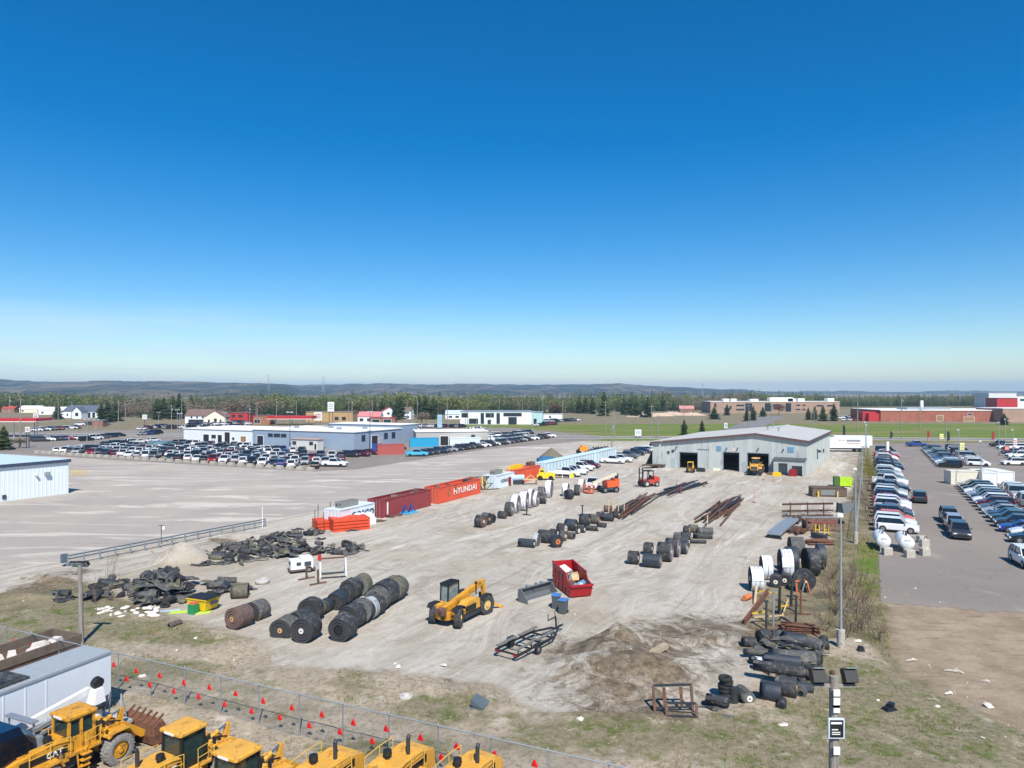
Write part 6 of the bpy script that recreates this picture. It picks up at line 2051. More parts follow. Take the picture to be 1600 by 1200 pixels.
# yellow and grey frames between containers
for i, (px, py, c_, lb) in enumerate([(742, 765, STEELD, 'dark steel lattice frame beside the orange lettered container'), (764, 764, STEELD, 'dark steel A frame before the pale container'), (755, 764, YEL, 'yellow steel post frame between the dark frames')]):
    t = thing('lifting_frame', lb, 'frame', P(px, py), 20, 'lifting frames between containers')
    m = MB()
    w_ = 1.1 if i < 2 else .4
    for s in (-1, 1):
        m.bar((s * w_, -.8, 0), (s * w_ * .35, 0, 2.1), .12); m.bar((s * w_, .8, 0), (s * w_ * .35, 0, 2.1), .12)
    m.build('leg', c_, t)
    m = MB(); m.bar((-w_, 0, 2.1), (w_, 0, 2.1), .14); m.bar((-w_, -.5, 1.0), (w_, -.5, 1.0), .1); m.build('crossbar', c_, t)
    m = MB(); m.bar((-w_ * 1.4, -.9, .08), (w_ * 1.4, -.9, .08), .16); m.bar((-w_ * 1.4, .9, .08), (w_ * 1.4, .9, .08), .16); m.build('skid', RUST2, t)
# red cabinet, blue grey tank, cream bench, boxes on containers
t = thing('red_cabinet', 'dark red metal cabinet standing before the plain orange container', 'cabinet', P(794, 759), -20)
m = MB(); m.bx(-.45, .45, -.35, .35, .05, 1.55); m.build('body', mat('cabinet_red', (140, 30, 34), .5), t)
m = MB(); m.bx(-.3, .3, -.37, -.35, .3, 1.4); m.build('door', mat('cabinet_red2', (120, 26, 30), .5), t)
t = thing('blue_tank', 'pale blue grey horizontal tank on a stand beside the red cabinet', 'tank', P(808, 757), 16)
m = MB(); m.cyl((-1.2, 0, 1.2), (1.2, 0, 1.2), .55, n=18); m.build('vessel', mat('tank_blue', (166, 190, 208), .5), t)
m = MB(); m.bx(-1.1, 1.1, -.4, .4, .0, .65); m.build('stand', STEELD, t)
t = thing('cream_bench', 'cream steel work bench frame before the tank', 'bench', P(828, 757), 8)
m = MB(); m.bx(-1.3, 1.3, -.6, .6, .85, .97); m.build('top', WOODP, t)
for x in (-1.15, 1.15):
    for y in (-.5, .5):
        m = MB(); m.bar((x, y, 0), (x, y, .85), .09); m.build('leg', STEELD, t)
m = MB(); m.bar((-.8, 0, .97), (.2, 0, 1.7), .12); m.bar((1.0, 0, .97), (.2, 0, 1.7), .12); m.build('arm', WOODP, t)
L0 = Vector((-16.9, 91.7, 0))
for i, (s, hgt, w_, c_, lb) in enumerate([(-5.5, 2.3, 1.6, 'crate_grey', 'grey crate lying on the pale container'), (33.0, 2.3, 1.4, 'crate_grey', 'wire cage on the second pale container'), (40.5, 2.5, 1.8, 'skip_yellow', 'yellow frame lying on the plain orange container'), (46.5, 2.5, 1.0, 'scrap_brown', 'brown box on the far end of the plain orange container')]):
    m = MB(); m.bx(-w_, w_, -.5, .5, 0, .12); m.bx(-w_, w_, -.5, -.44, .12, .7); m.bx(-w_, w_, .44, .5, .12, .7)
    for q in range(6):
        m.bx(-w_ + q * w_ * .39, -w_ + q * w_ * .39 + .06, -.44, .44, .55, .7)
    tag(m.build('crate', mat('crate_grey', (128, 130, 126), .8, var=.1) if c_ == 'crate_grey' else MATS[c_], None, L0 + U * s - V * 1.2 + Vector((0, 0, hgt + .005)), UA), lb, 'crate')
for i in range(7):
    m = MB(); m.bar((0, 0, 0), (.1, 0, 1.1), .1)
    tag(m.build('upright_rod', WOODP, None, L0 + U * (34 + i * .55) - V * .9 + Vector((0, 0, 2.3))), 'pale rod standing on the second pale container, %s from the left' % ordn(i), 'rod', 'rods on the second pale container')
# gravel pile, orange machine, blue tarp behind the reefers
def mound(px, py, w_, h_, material, label, dep=None, cat='pile'):
    me = bpy.data.meshes.new('mound')
    g = np.linspace(-1.05, 1.05, 25); X_, Y_ = np.meshgrid(g, g)
    Z_ = np.clip(1 - np.sqrt(X_ ** 2 + Y_ ** 2), 0, 1) ** .85 * (.85 + .35 * vnoise(X_ * 6, Y_ * 6, 1.1, 44)) - .02
    co = np.stack([X_ * w_, Y_ * (dep or w_), Z_ * h_], -1).reshape(-1, 3)
    idx = np.arange(625).reshape(25, 25)
    me.from_pydata(co.tolist(), [], np.stack([idx[:-1, :-1], idx[:-1, 1:], idx[1:, 1:], idx[1:, :-1]], -1).reshape(-1, 4).tolist())
    me.polygons.foreach_set('use_smooth', [True] * len(me.polygons))
    me.materials.append(material)
    o = bpy.data.objects.new('gravel_pile', me); COL.objects.link(o); o.location = P(px, py)
    return tag(o, label, cat)
mound(862, 714, 3.2, 2.1, mat('dark_gravel', (110, 102, 84), .95, var=.2, scale=2, bump=.4), 'dark gravel pile behind the pale trailer boxes')
m = MB(); m.bx(-2.2, 2.2, -.8, .8, 0, 1.0); m.bx(-1.5, 1.4, -.7, .7, 1.0, 1.3)
tag(m.build('blue_tarp', mat('tarp_blue', (44, 110, 150), .6), None, P(854, 722), 18), 'blue tarped stack on the far side of the trailer boxes', 'stack')
m = MB(); m.bx(-4.5, 4.5, -.9, .9, 0, .9)
for q in range(14):
    m.bar((-4.2 + q * .62, -.6, .9), (-4.0 + q * .62, .6, R.uniform(1.2, 1.7)), .25, .3)
tag(m.build('dark_machinery_stack', STEELD, None, P(938, 708), 50), 'row of dark machine parts behind the pale trailer boxes', 'machine parts')
# ------------------------------------------------------------------ machines
CATY = mat('loader_yellow', (204, 146, 42), .5, var=.12, scale=1.4, rgb2=(120, 88, 44), mix=.3, bump=.05)
CATY2 = mat('loader_yellow_faded', (212, 158, 62), .5, var=.1, scale=1.4, rgb2=(140, 104, 52), mix=.25, bump=.05)
CABGL = mat('cab_glass', (40, 58, 56), .08, var=.2, scale=2, spec=.8)
DUSTY = mat('dusty_lug_tyre', (132, 130, 126), .95, var=.15, scale=3, rgb2=(92, 90, 88), mix=.3)
LUG = mat('lug_tyre', (58, 59, 60), .9, var=.15, scale=3, rgb2=(96, 92, 86), mix=.25)
CHROME = mat('chrome_rod', (190, 192, 196), .2, .9, var=.03)


def wheel(parent, c, r, w, tm=None, rimc=None, n=26, axis=1):
    """lugged tyre with a dished rim; axle along local y"""
    m = MB()
    prof = [(.56, -.46), (.7, -.5), (.93, -.46), (1.0, -.34), (1.0, .34), (.93, .46), (.7, .5), (.56, .46)]
    k = len(prof)
    pts, fs_ = [], []
    for i in range(n):
        a = 2 * math.pi * i / n
        for q, (r_, y_) in enumerate(prof):
            rr = r * r_ * (1 + (.035 if (i % 2 and q in (3, 4)) else 0))
            pts.append((rr * math.cos(a), w * y_, rr * math.sin(a)))
    for i in range(n):
        i2 = (i + 1) % n
        for j in range(k - 1):
            fs_.append((i * k + j, i2 * k + j, i2 * k + j + 1, i * k + j + 1))
    m.add(pts, fs_)
    for i in range(n):        # lugs
        a = 2 * math.pi * (i + .5) / n
        for s in (-1, 1):
            m.box((r * math.cos(a + s * .06), s * w * .22, r * math.sin(a + s * .06)), (r * .07, w * .42, r * .09), ry=-a, rz=0)
    o = m.build('wheel', tm or LUG, parent)
    o.location = c
    d = MB()
    d.cyl((0, -w * .3, 0), (0, w * .3, 0), r * .56, n=18)
    d.cyl((0, -w * .46, 0), (0, w * .46, 0), r * .2, n=12)
    for i in range(8):
        a = 2 * math.pi * i / 8
        d.cyl((r * .33 * math.cos(a), -w * .36, r * .33 * math.sin(a)), (r * .33 * math.cos(a), w * .36, r * .33 * math.sin(a)), r * .035, n=5)
    d.build('rim', rimc or CATY, o)
    return o


def rails(m, pts, h=.95, r=.022):
    pts = [Vector(p) for p in pts]
    for p in pts:
        m.cyl(p, p + Vector((0, 0, h)), r, n=6)
    for a, b in zip(pts[:-1], pts[1:]):
        for k in (.5, 1.0):
            m.cyl(a + Vector((0, 0, h * k)), b + Vector((0, 0, h * k)), r, n=6)


def wheel_loader(label, loc, yaw, old=False, bucket='ribbed', cabin=True, group='yellow wheel loaders parked in the foreground', s=1.0, lift=0.0, logo=True, tm=None):
    t = thing('wheel_loader', label, 'loader', loc, yaw, group)
    t.scale = (s, s, s)
    Y_ = CATY if old else CATY2
    # rear frame and engine hood (local -x), cab in the middle, arms at +x
    m = MB()
    m.bx(-3.6, -.2, -.55, .55, .75, 1.35)
    m.bx(1.0, 2.3, -.5, .5, .8, 1.35)
    m.cyl((.4, 0, .7), (.4, 0, 1.7), .22, n=12)
    m.build('chassis', DKTRIM, t)
    m = MB()
    hood = [(-3.9, 1.25), (-.75, 1.25), (-.75, 2.3), (-1.2, 2.36), (-3.2, 2.28), (-3.85, 2.12), (-3.95, 1.7)]
    m.prism(hood, -.78, .78)
    for x in (-3.1, -2.5, -1.9):
        m.bx(x, x + .4, -.5, .5, 2.3, 2.34 + .02)
    hd = m.build('hood', Y_, t)
    g = MB()
    for k in range(9):
        g.bx(-3.5 + k * .0, -3.45, -.6, .6, 1.4, 1.42)
    for k in range(7):
        g.bx(-2.9 + k * .3, -2.78 + k * .3, -.792, -.775, 1.5, 2.0); g.bx(-2.9 + k * .3, -2.78 + k * .3, .775, .792, 1.5, 2.0)
    g.bx(-3.98, -3.9, -.6, .6, 1.4, 2.0)
    g.build('grille', DKTRIM, hd)
    g = MB(); g.bx(-3.2, -.85, -.800, -.79, 1.78, 2.16); g.bx(-3.2, -.85, .79, .800, 1.78, 2.16); st_ = g.build('stripe', BLACKP, hd)
    if logo:
        text_mesh('CAT', .42, WLET, st_, (-1.5, -.806, 1.96), (D2R(90), 0, 0), name='emblem', bold=.015)
    g = MB(); g.cyl((-2.4, .3, 2.3), (-2.4, .3, 3.1), .1, n=10); g.cyl((-2.4, .3, 3.1), (-2.5, .3, 3.25), .1, .09, n=10); g.build('exhaust_stack', STEELD, t)
    g = MB(); g.cyl((-1.6, -.3, 2.3), (-1.6, -.3, 2.55), .14, n=12); g.cyl((-1.6, -.3, 2.55), (-1.6, -.3, 2.75), .22, .2, n=14); g.build('air_cleaner', BLACKP, t)
    # fenders and steps
    for s_ in (-1, 1):
        g = MB()
        g.prism([(-2.9, 1.5), (-2.75, 1.75), (-1.5, 1.75), (-1.3, 1.4), (-1.38, 1.36), (-1.55, 1.66), (-2.7, 1.66), (-2.82, 1.46)], s_ * 1.0 - .4, s_ * 1.0 + .4)
        g.build('rear_fender', Y_, t)
        g = MB()
        g.prism([(1.0, 1.75), (1.3, 1.95), (2.2, 1.95), (2.55, 1.7), (2.5, 1.64), (2.15, 1.87), (1.33, 1.87), (1.06, 1.68)], s_ * 1.0 - .38, s_ * 1.0 + .38)
        g.build('front_fender', Y_, t)
        g = MB()
        for k in range(4):
            g.box((-.2 + k * .04, s_ * (1.08 + .02 * k), .55 + k * .3), (.5, .3, .05))
        g.bar((-.45, s_ * 1.15, .5), (-.45, s_ * .95, 1.6), .06); g.bar((.05, s_ * 1.15, .5), (.1, s_ * .95, 1.6), .06)
        g.build('steps', Y_, t)
    g = MB(); g.bx(-.85, .85, -1.0, 1.0, 1.5, 1.62); g.build('platform', Y_, t)
    # cab
    if cabin:
        c = MB()
        x0, x1, w0, zb, zt = -.75, .62, .72, 1.62, 3.3
        fr = .13
        for (x, y) in ((x0, -w0), (x1, -w0), (x0, w0), (x1, w0)):
            c.bar((x, y, zb), (x * .94, y * .95, zt), fr)
        if old:
            c.bx(x0 - .05, x1 + .05, -w0 - .05, w0 + .05, zb, zb + .75)
            c.bar((-.1, -w0, zb), (-.1, -w0 * .95, zt), .2, .12); c.bar((-.1, w0, zb), (-.1, w0 * .95, zt), .2, .12)
        else:
            c.bx(x0 - .04, x1 + .04, -w0 - .04, w0 + .04, zb, zb + .28)
        for s_ in (-1, 1):
            c.bar((x0, s_ * w0 * .95, zt), (x1, s_ * w0 * .95, zt), fr)
        c.bar((x0, -w0, zt), (x0, w0, zt), fr); c.bar((x1, -w0, zt), (x1, w0, zt), fr)
        cb = c.build('cab', Y_ if old else BLACKP, t)
        gl = MB(); gl.loft([[(x0 + .02, -w0 + .02, zb + .1), (x1 - .02, -w0 + .02, zb + .1), (x1 - .02, w0 - .02, zb + .1), (x0 + .02, w0 - .02, zb + .1)], [(x0 * .96, -w0 * .94, zt), (x1 * .96, -w0 * .94, zt), (x1 * .96, w0 * .94, zt), (x0 * .96, w0 * .94, zt)]])
        gl.build('glass', CABGL, cb)
        rf = MB()
        o_ = .14
        rf.loft([[(x0 - o_, -w0 - o_ + .1, zt + .05), (x0 - o_ + .1, -w0 - o_, zt + .05), (x1 + o_ - .1, -w0 - o_, zt + .05), (x1 + o_, -w0 - o_ + .1, zt + .05), (x1 + o_, w0 + o_ - .1, zt + .05), (x1 + o_ - .1, w0 + o_, zt + .05), (x0 - o_ + .1, w0 + o_, zt + .05), (x0 - o_, w0 + o_ - .1, zt + .05)],
                 [(x0 - o_, -w0 - o_ + .1, zt + .16), (x0 - o_ + .1, -w0 - o_, zt + .16), (x1 + o_ - .1, -w0 - o_, zt + .16), (x1 + o_, -w0 - o_ + .1, zt + .16), (x1 + o_, w0 + o_ - .1, zt + .16), (x1 + o_ - .1, w0 + o_, zt + .16), (x0 - o_ + .1, w0 + o_, zt + .16), (x0 - o_, w0 + o_ - .1, zt + .16)],
                 [(x0, -w0 + .1, zt + .22), (x0 + .1, -w0, zt + .22), (x1 - .1, -w0, zt + .22), (x1, -w0 + .1, zt + .22), (x1, w0 - .1, zt + .22), (x1 - .1, w0, zt + .22), (x0 + .1, w0, zt + .22), (x0, w0 - .1, zt + .22)]])
        ro = rf.build('cab_roof', Y_, t)
        bl = MB(); bl.box((x0 - o_ - .02, 0, zt + .1), (.05, .7, .1)); bl.build('lamp_bar', FRAMEW, ro)
        for y in (-.55, .55):
            bl = MB(); bl.box((x1 + o_ + .04, y, zt + .02), (.1, .18, .14)); bl.build('work_lamp', HEADL, ro)
        mi_ = MB(); mi_.bar((.6, -.85, 2.7), (.75, -1.2, 2.75), .04); mi_.box((.78, -1.25, 2.65), (.06, .2, .35)); mi_.bar((.6, .85, 2.7), (.75, 1.2, 2.75), .04); mi_.box((.78, 1.25, 2.65), (.06, .2, .35)); mi_.build('mirror', BLACKP, t)
    for q in ([(-.8, -1.0, 1.62), (-1.8, -.95, 1.75), (-2.8, -.95, 1.75)], [(-.8, 1.0, 1.62), (-1.8, .95, 1.75), (-2.8, .95, 1.75)], [(-.1, -1.15, 1.62), (.75, -1.05, 1.62)]):
        rl_ = MB(); rails(rl_, q); rl_.build('handrail', mat('rail_yellow', (206, 166, 74), .5), t)
    # arms and linkage
    ar = MB()
    zl = lift
    for s_ in (-1, 1):
        ar.prism([(1.2, 1.85), (1.4, 2.1), (2.4, 2.0 + zl * .4), (3.7, .95 + zl), (3.6, .68 + zl), (3.35, .7 + zl), (2.3, 1.65 + zl * .4), (1.3, 1.6)], s_ * .62 - .09, s_ * .62 + .09)
    ar.bar((2.5, -.6, 1.7 + zl * .4), (2.5, .6, 1.7 + zl * .4), .25)
    ar.prism([(.95, .9), (1.6, .9), (1.6, 1.9), (1.35, 2.25), (1.0, 2.0)], -.45, .45)
    ar.build('lift_arm', Y_, t)
    tl_ = MB(); tl_.prism([(2.3, 1.5 + zl * .4), (2.55, 2.55 + zl * .5), (2.75, 2.5 + zl * .5), (2.62, 1.5 + zl * .4)], -.12, .12); tl_.build('bellcrank', Y_, t)
    cy = MB(); cy.cyl((1.35, 0, 2.1), (2.0, 0, 2.32 + zl * .3), .13, n=12)
    for s_ in (-1, 1):
        cy.cyl((1.0, s_ * .38, 1.1), (2.0, s_ * .45, 1.5 + zl * .2), .1, n=10)
    co_ = cy.build('hydraulic_cylinder', Y_, t)
    cy = MB(); cy.cyl((2.0, 0, 2.32 + zl * .3), (2.62, 0, 2.48 + zl * .5), .06, n=10)
    for s_ in (-1, 1):
        cy.cyl((2.0, s_ * .45, 1.5 + zl * .2), (2.5, s_ * .5, 1.72 + zl * .4), .05, n=8)
    cy.build('piston_rod', CHROME, co_)
    if bucket:
        bk = MB()
        w_ = 1.5
        pr = [(3.6, .25 + zl), (4.9, .15 + zl), (4.95, .2 + zl), (3.95, .42 + zl), (3.75, .7 + zl), (3.8, 1.15 + zl), (4.2, 1.5 + zl), (4.15, 1.56 + zl), (3.7, 1.3 + zl), (3.55, .75 + zl)]
        bk.prism(pr, -w_, w_)
        for s_ in (-1, 1):
            bk.prism([(3.6, .27 + zl), (4.9, .17 + zl), (4.18, 1.5 + zl), (3.72, 1.28 + zl), (3.57, .75 + zl)], s_ * w_ - .03, s_ * w_ + .03)
        if bucket == 'ribbed':
            for k in range(6):
                y = -1.3 + k * .52
                bk.bar((3.72, y, 1.34 + zl), (4.35, y, 1.75 + zl), .1, .1)
        b_ = bk.build('bucket', RUST if bucket == 'ribbed' else STEELD, t)
        bk = MB()
        for k in range(8):
            bk.box((4.98, -1.4 + k * .4, .17 + zl), (.25, .12, .07))
        bk.build('bucket_tooth', STEELD, b_)
    hs_ = MB()
    for y in (-.3, -.2, .22, .3):
        hs_.path([(.6, y, 1.2), (1.1, y, 1.95), (1.7, y * 1.2, 2.2), (2.4, y, 1.95 + zl * .4)], .028, 5)
    hs_.build('hydraulic_hose', BLACKP, t)
    gr_ = MB(); gr_.box((1.5, .0, 1.45), (.5, .7, .3)); gr_.box((.75, .25, 1.3), (.4, .3, .35)); gr_.cyl((1.2, -.5, 1.6), (1.2, .5, 1.6), .12, n=10); gr_.build('valve_block', TRIM, t)
    for (x, y) in ((-2.1, -1.02), (-2.1, 1.02), (1.75, -1.02), (1.75, 1.02)):
        wheel(t, (x, y, .82), .82, .62, tm or LUG)
    return t


def at(px, py, z, ):
    q = P(px, py, z); return Vector((q.x, q.y, 0))


wheel_loader('older yellow loader with boxy metal cab, leftmost in the foreground', at(117, 1106, 2.85), UA, old=True, tm=DUSTY, s=.8)
wheel_loader('yellow loader with dark glazed cab, second from the left', at(289, 1130, 2.85), UA - 1, bucket=None, tm=DUSTY, s=.8)
wheel_loader('yellow loader with dark glazed cab and raised arms, third from the left', at(373, 1166, 2.85), UA - 1, lift=.1, bucket=None, s=.8)
wheel_loader('yellow loader seen by its hood, right of the glazed cabs', at(625, 1178, 1.95) - U * 1.9, UA + 178, bucket=None, cabin=False, s=.84)
wheel_loader('yellow loader with a flat faded hood between the glazed cabs and the next hood', at(512, 1186, 1.95) - U * 1.9, UA + 179, bucket=None, cabin=False, s=.84)
wheel_loader('yellow loader at the right end with only its hood in view', at(732, 1190, 1.9) - U * 1.9, UA + 176, bucket=None, cabin=False, s=.82)
# loader parked at the warehouse door, tail to the camera
wheel_loader('orange yellow loader parked at the third warehouse door', P(1181, 741), 66, old=False, bucket='plain', group=None, s=.95)


# --- telehandler in the middle of the yard
def telehandler():
    pr, pf = P(684, 983), P(752, 950)
    mid = (pr + pf) / 2
    yaw = math.degrees(math.atan2(pf.y - pr.y, pf.x - pr.x))
    t = thing('telehandler', 'yellow telescopic handler with low boom in the middle of the yard', 'telehandler', mid, yaw)
    m = MB(); m.bx(-2.3, 2.4, -.38, .38, .5, .9); m.bx(-2.3, -1.9, -.6, .6, .55, 1.05); m.bx(-1.9, -1.6, -.9, .9, .5, .75); m.bx(1.6, 1.9, -.9, .9, .5, .75); m.build('chassis', CATY, t)
    m = MB(); m.prism([(-1.0, .7), (1.0, .7), (1.0, 1.35), (.6, 1.52), (-.4, 1.5), (-1.0, 1.2)], -1.05, -.4); e = m.build('engine_cover', CATY2, t)
    m = MB(); m.bx(-1.0, .3, -1.18, -1.155, .85, 1.25); m.build('engine_opening', BLACKP, e)
    m = MB(); m.bx(-1.0, 1.2, -1.05, -.5, .35, .75); m.build('fuel_tank', STEELD, t)
    # cab on the left
    c = MB()
    for (x, y) in ((-.9, .5), (.5, .5), (-.9, 1.15), (.5, 1.15)):
        c.bar((x, y, 1.0), (x * .9, y, 2.5), .09)
    c.bx(-.95, .55, .45, 1.2, .95, 1.15)
    c.bx(-.9, .5, .44, 1.21, 2.48, 2.62)
    for k in range(5):
        c.bx(-.8 + k * .28, -.72 + k * .28, .5, 1.15, 2.62, 2.65)
    cb = c.build('cab', BLACKP, t)
    g = MB(); g.loft([[(-.88, .52, 1.15), (.48, .52, 1.15), (.48, 1.13, 1.15), (-.88, 1.13, 1.15)], [(-.8, .52, 2.48), (.44, .52, 2.48), (.44, 1.13, 2.48), (-.8, 1.13, 2.48)]]); g.build('glass', mat('clear_cab_glass', (120, 136, 136), .1, var=.3, scale=3, spec=.8), cb)
    m = MB(); m.bx(-2.0, -.95, .45, 1.15, .9, 1.35); m.build('rear_fender', CATY2, t)
    b = MB(); b.bar((-2.1, -.05, 1.15), (2.5, -.05, 2.0), .36, .42); bo = b.build('boom', CATY, t)
    b = MB(); b.bar((2.5, -.05, 2.0), (2.9, -.05, 2.03), .3, .34); b.bar((2.85, -.05, 2.12), (3.05, -.05, 1.0), .26, .3); b.build('boom_head', CATY2, bo)
    b = MB(); b.box((3.1, -.05, .85), (.14, .9, .5)); b.build('carriage', STEELD, t)
    k = MB()
    for q in range(6):
        k.path([(-2.35, -.4 + q * .14, .9), (-2.5, -.3 + q * .1, 1.15), (-2.2, -.35 + q * .13, 1.35)], .035, 5)
    k.box((-2.4, .3, 1.1), (.3, .25, .3)); k.box((-2.42, -.25, 1.0), (.25, .3, .25)); k.build('exposed_hydraulics', TRIM, t)
    b = MB(); b.cyl((-.6, -.05, 1.15), (1.2, -.05, 1.75), .09, n=10); b.build('lift_cylinder', CHROME, t)
    b = MB(); b.cyl((.75, -.85, 1.7), (.75, -.85, 2.45), .05, n=8); b.cyl((.75, -.85, 2.45), (.75, -.85, 2.6), .12, .1, n=10); b.build('exhaust_stack', BLACKP, t)
    for s_ in (-1, 1):
        b = MB(); b.bar((2.3, s_ * .6, .85), (3.6, s_ * 1.2, .12), .22, .2); b.box((3.65, s_ * 1.22, .06), (.4, .3, .1)); b.build('outrigger', CATY2, t)
    for (x, y) in ((-1.75, -1.08), (-1.75, 1.08), (1.75, -1.08), (1.75, 1.08)):
        wheel(t, (x, y, .7), .7, .46, LUG, mat('rim_cream', (206, 176, 112), .6))
        t.children[-1].rotation_euler = (0, 0, .4 if x < 0 else -.2)
        f = MB(); f.prism([(x - .6, 1.2), (x - .4, 1.46), (x + .4, 1.46), (x + .6, 1.2), (x + .56, 1.18), (x + .38, 1.42), (x - .38, 1.42), (x - .56, 1.18)], y - .22, y + .22); f.build('mudguard', BLACKP, t)


telehandler()


# --- red open skip with rubbish
def red_skip():
    a, b = P(864, 912), P(897, 938)
    yaw = math.degrees(math.atan2(b.y - a.y, b.x - a.x))
    t = thing('red_skip', 'red open dumpster full of rubbish', 'dumpster', (a + b) / 2 + Vector((.75, .25, 0)), yaw)
    L_, W_ = 4.6, 1.8
    x0, x1 = -L_ / 2, L_ / 2
    m = MB()
    th = .06
    bot = [(x0 + .1, -.75), (x1 - .35, -.75), (x1 - .35, .75), (x0 + .1, .75)]
    prof_side = [(x0, .75), (x0, 2.0), (x1 - 1.3, 1.75), (x1 - .9, 1.25), (x1, 1.05), (x1 - .05, .95), (x1 - .35, .1), (x0 + .1, .1)]
    for s_ in (-1, 1):
        m.prism(prof_side, s_ * .87 - .03, s_ * .87 + .03)
        for x in (-1.7, -.8, .1, .8):
            m.bx(x, x + .09, s_ * .92 - .03, s_ * .92 + .03, .15, 1.5)
        m.bar((x0, s_ * .9, 2.0), (x1 - 1.3, s_ * .9, 1.75), .12, .1)
        m.bar((x0, s_ * .9, .75), (x1 - .1, s_ * .92, .7), .1, .08)
    m.bx(x0 + .03, x1 - .4, -.84, .84, .1, .16)
    m.bx(x0 - .03, x0 + .03, -.84, .84, .12, 2.0)
    m.add([(x1 - .35, -.84, .1), (x1 - .35, .84, .1), (x1, .84, 1.05), (x1, -.84, 1.05), (x1 - .41, -.84, .1), (x1 - .41, .84, .1), (x1 - .06, .84, 1.05), (x1 - .06, -.84, 1.05)], [(0, 1, 2, 3), (7, 6, 5, 4), (3, 2, 6, 7)])
    m.bar((x1 + .02, -.95, 1.05), (x1 + .02, .95, 1.05), .14, .16)
    m.build('tub', mat('skip_red', (166, 26, 34), .45, var=.08, scale=1.5, rgb2=(112, 34, 34), mix=.15), t)
    RB = [((1.2, .2, .75), (.9, .6, .1), FRAMEW), ((-1.6, .0, 1.45), (1.0, .7, .08), FRAMEW), ((-.6, .35, 1.1), (.7, .5, .5), WOODP), ((.0, .3, 1.1), (.6, .4, .5), WOODP), ((.1, -.2, 1.2), (.14, .14, 1.1), STEELG), ((.9, .4, .8), (1.2, .5, .12), BLUEPAN), ((1.4, -.2, .7), (.5, .4, .35), BLUEPAN), ((-.9, -.3, .9), (1.2, .8, .5), STEELD), ((.7, -.3, .7), (.9, .7, .4), RUST2)]
    for i, (c, d, mt) in enumerate(RB):
        k = MB(); k.box((0, 0, 0), d, rz=.4 * i, ry=.35 * math.sin(i * 2), rx=.3 * math.cos(i))
        M_ = Matrix.Rotation(D2R(yaw), 4, 'Z')
        o = k.build('rubbish_piece', mt, None, t.location + M_ @ Vector(c), yaw)
        tag(o, ['white board', 'white door panel', 'wooden box', 'wooden crate', 'steel tube', 'blue sheet', 'blue bag', 'dark bundle', 'brown offcut'][i] + ' among the rubbish in the red dumpster', 'rubbish', 'rubbish in the red dumpster')


red_skip()
# loader bucket beside it
a, b = P(826, 944), P(871, 931)
yaw = math.degrees(math.atan2(b.y - a.y, b.x - a.x))
t = thing('loader_bucket', 'detached grey steel loader bucket beside the red dumpster', 'bucket', (a + b) / 2, yaw)
Lb = (b - a).length + .2
m = MB()
prb = [(0, .0), (.05, .35), (.35, .35), (.75, .12), (1.0, .25), (1.05, .7), (.85, 1.05), (.92, 1.08), (1.15, .7), (1.08, .18), (.8, 0)]
prf = [(0.0, .02), (.02, .3), (.5, .38), (.9, .55), (1.0, .95), (1.08, .95), (1.15, .5), (1.0, .05)]
for s_ in (-1, 1):
    m.loft([[(s_ * Lb / 2 - .04, y, z) for y, z in [(0, .02), (.1, .34), (.75, 1.02), (1.05, .95), (1.12, .4), (.95, .02)]], [(s_ * Lb / 2 + .04, y, z) for y, z in [(0, .02), (.1, .34), (.75, 1.02), (1.05, .95), (1.12, .4), (.95, .02)]]])
m.loft([[(-Lb / 2, y, z) for y, z in [(0, .02), (0, .3), (.06, .34), (.1, .1), (.85, .12), (.98, .35), (.95, .9), (.72, 1.0), (.75, 1.05), (1.05, .98), (1.1, .4), (.95, .02)]], [(Lb / 2, y, z) for y, z in [(0, .02), (0, .3), (.06, .34), (.1, .1), (.85, .12), (.98, .35), (.95, .9), (.72, 1.0), (.75, 1.05), (1.05, .98), (1.1, .4), (.95, .02)]]])
m.build('shell', [mat('worn_bucket_steel', (108, 112, 114), .55, .3, var=.1, scale=1, rgb2=(84, 88, 90), mix=.2)], t)
m = MB(); m.bx(-Lb / 2, Lb / 2, -.06, -.005, .02, .3); m.build('cutting_edge', mat('bright_edge', (190, 186, 176), .5, .2, var=.08), t)
for x in (-.8, .2, .8):
    m = MB(); m.box((x, 1.0, 1.06), (.2, .25, .16)); m.build('lug', STEELG, t)
# wheelie bins
for i, (px, py) in enumerate([(869, 950), (880, 958)]):
    t = thing('wheelie_bin', 'grey wheelie bin with blue lid before the dumpster, %s one' % ('left' if i == 0 else 'right'), 'bin', P(px, py), -20 - 10 * i, 'wheelie bins by the dumpster')
    m = MB(); m.box((0, 0, .5), (.48, .52, .92), taper=1.0); m.v = [(x * (1 + .18 * z), y * (1 + .18 * z), z) for x, y, z in m.v]; m.build('body', mat('bin_grey', (78, 84, 86), .6, var=.08), t)
    m = MB(); m.box((0, 0, 1.0), (.64, .7, .07)); m.box((0, .33, 1.0), (.6, .1, .1)); m.build('lid', mat('bin_blue', (74, 120, 176), .5, var=.06), t)
    for s_ in (-1, 1):
        m = MB(); m.cyl((s_ * .2, .26, .11), (s_ * .28, .26, .11), .11, n=12); m.build('wheel', BLACKP, t)


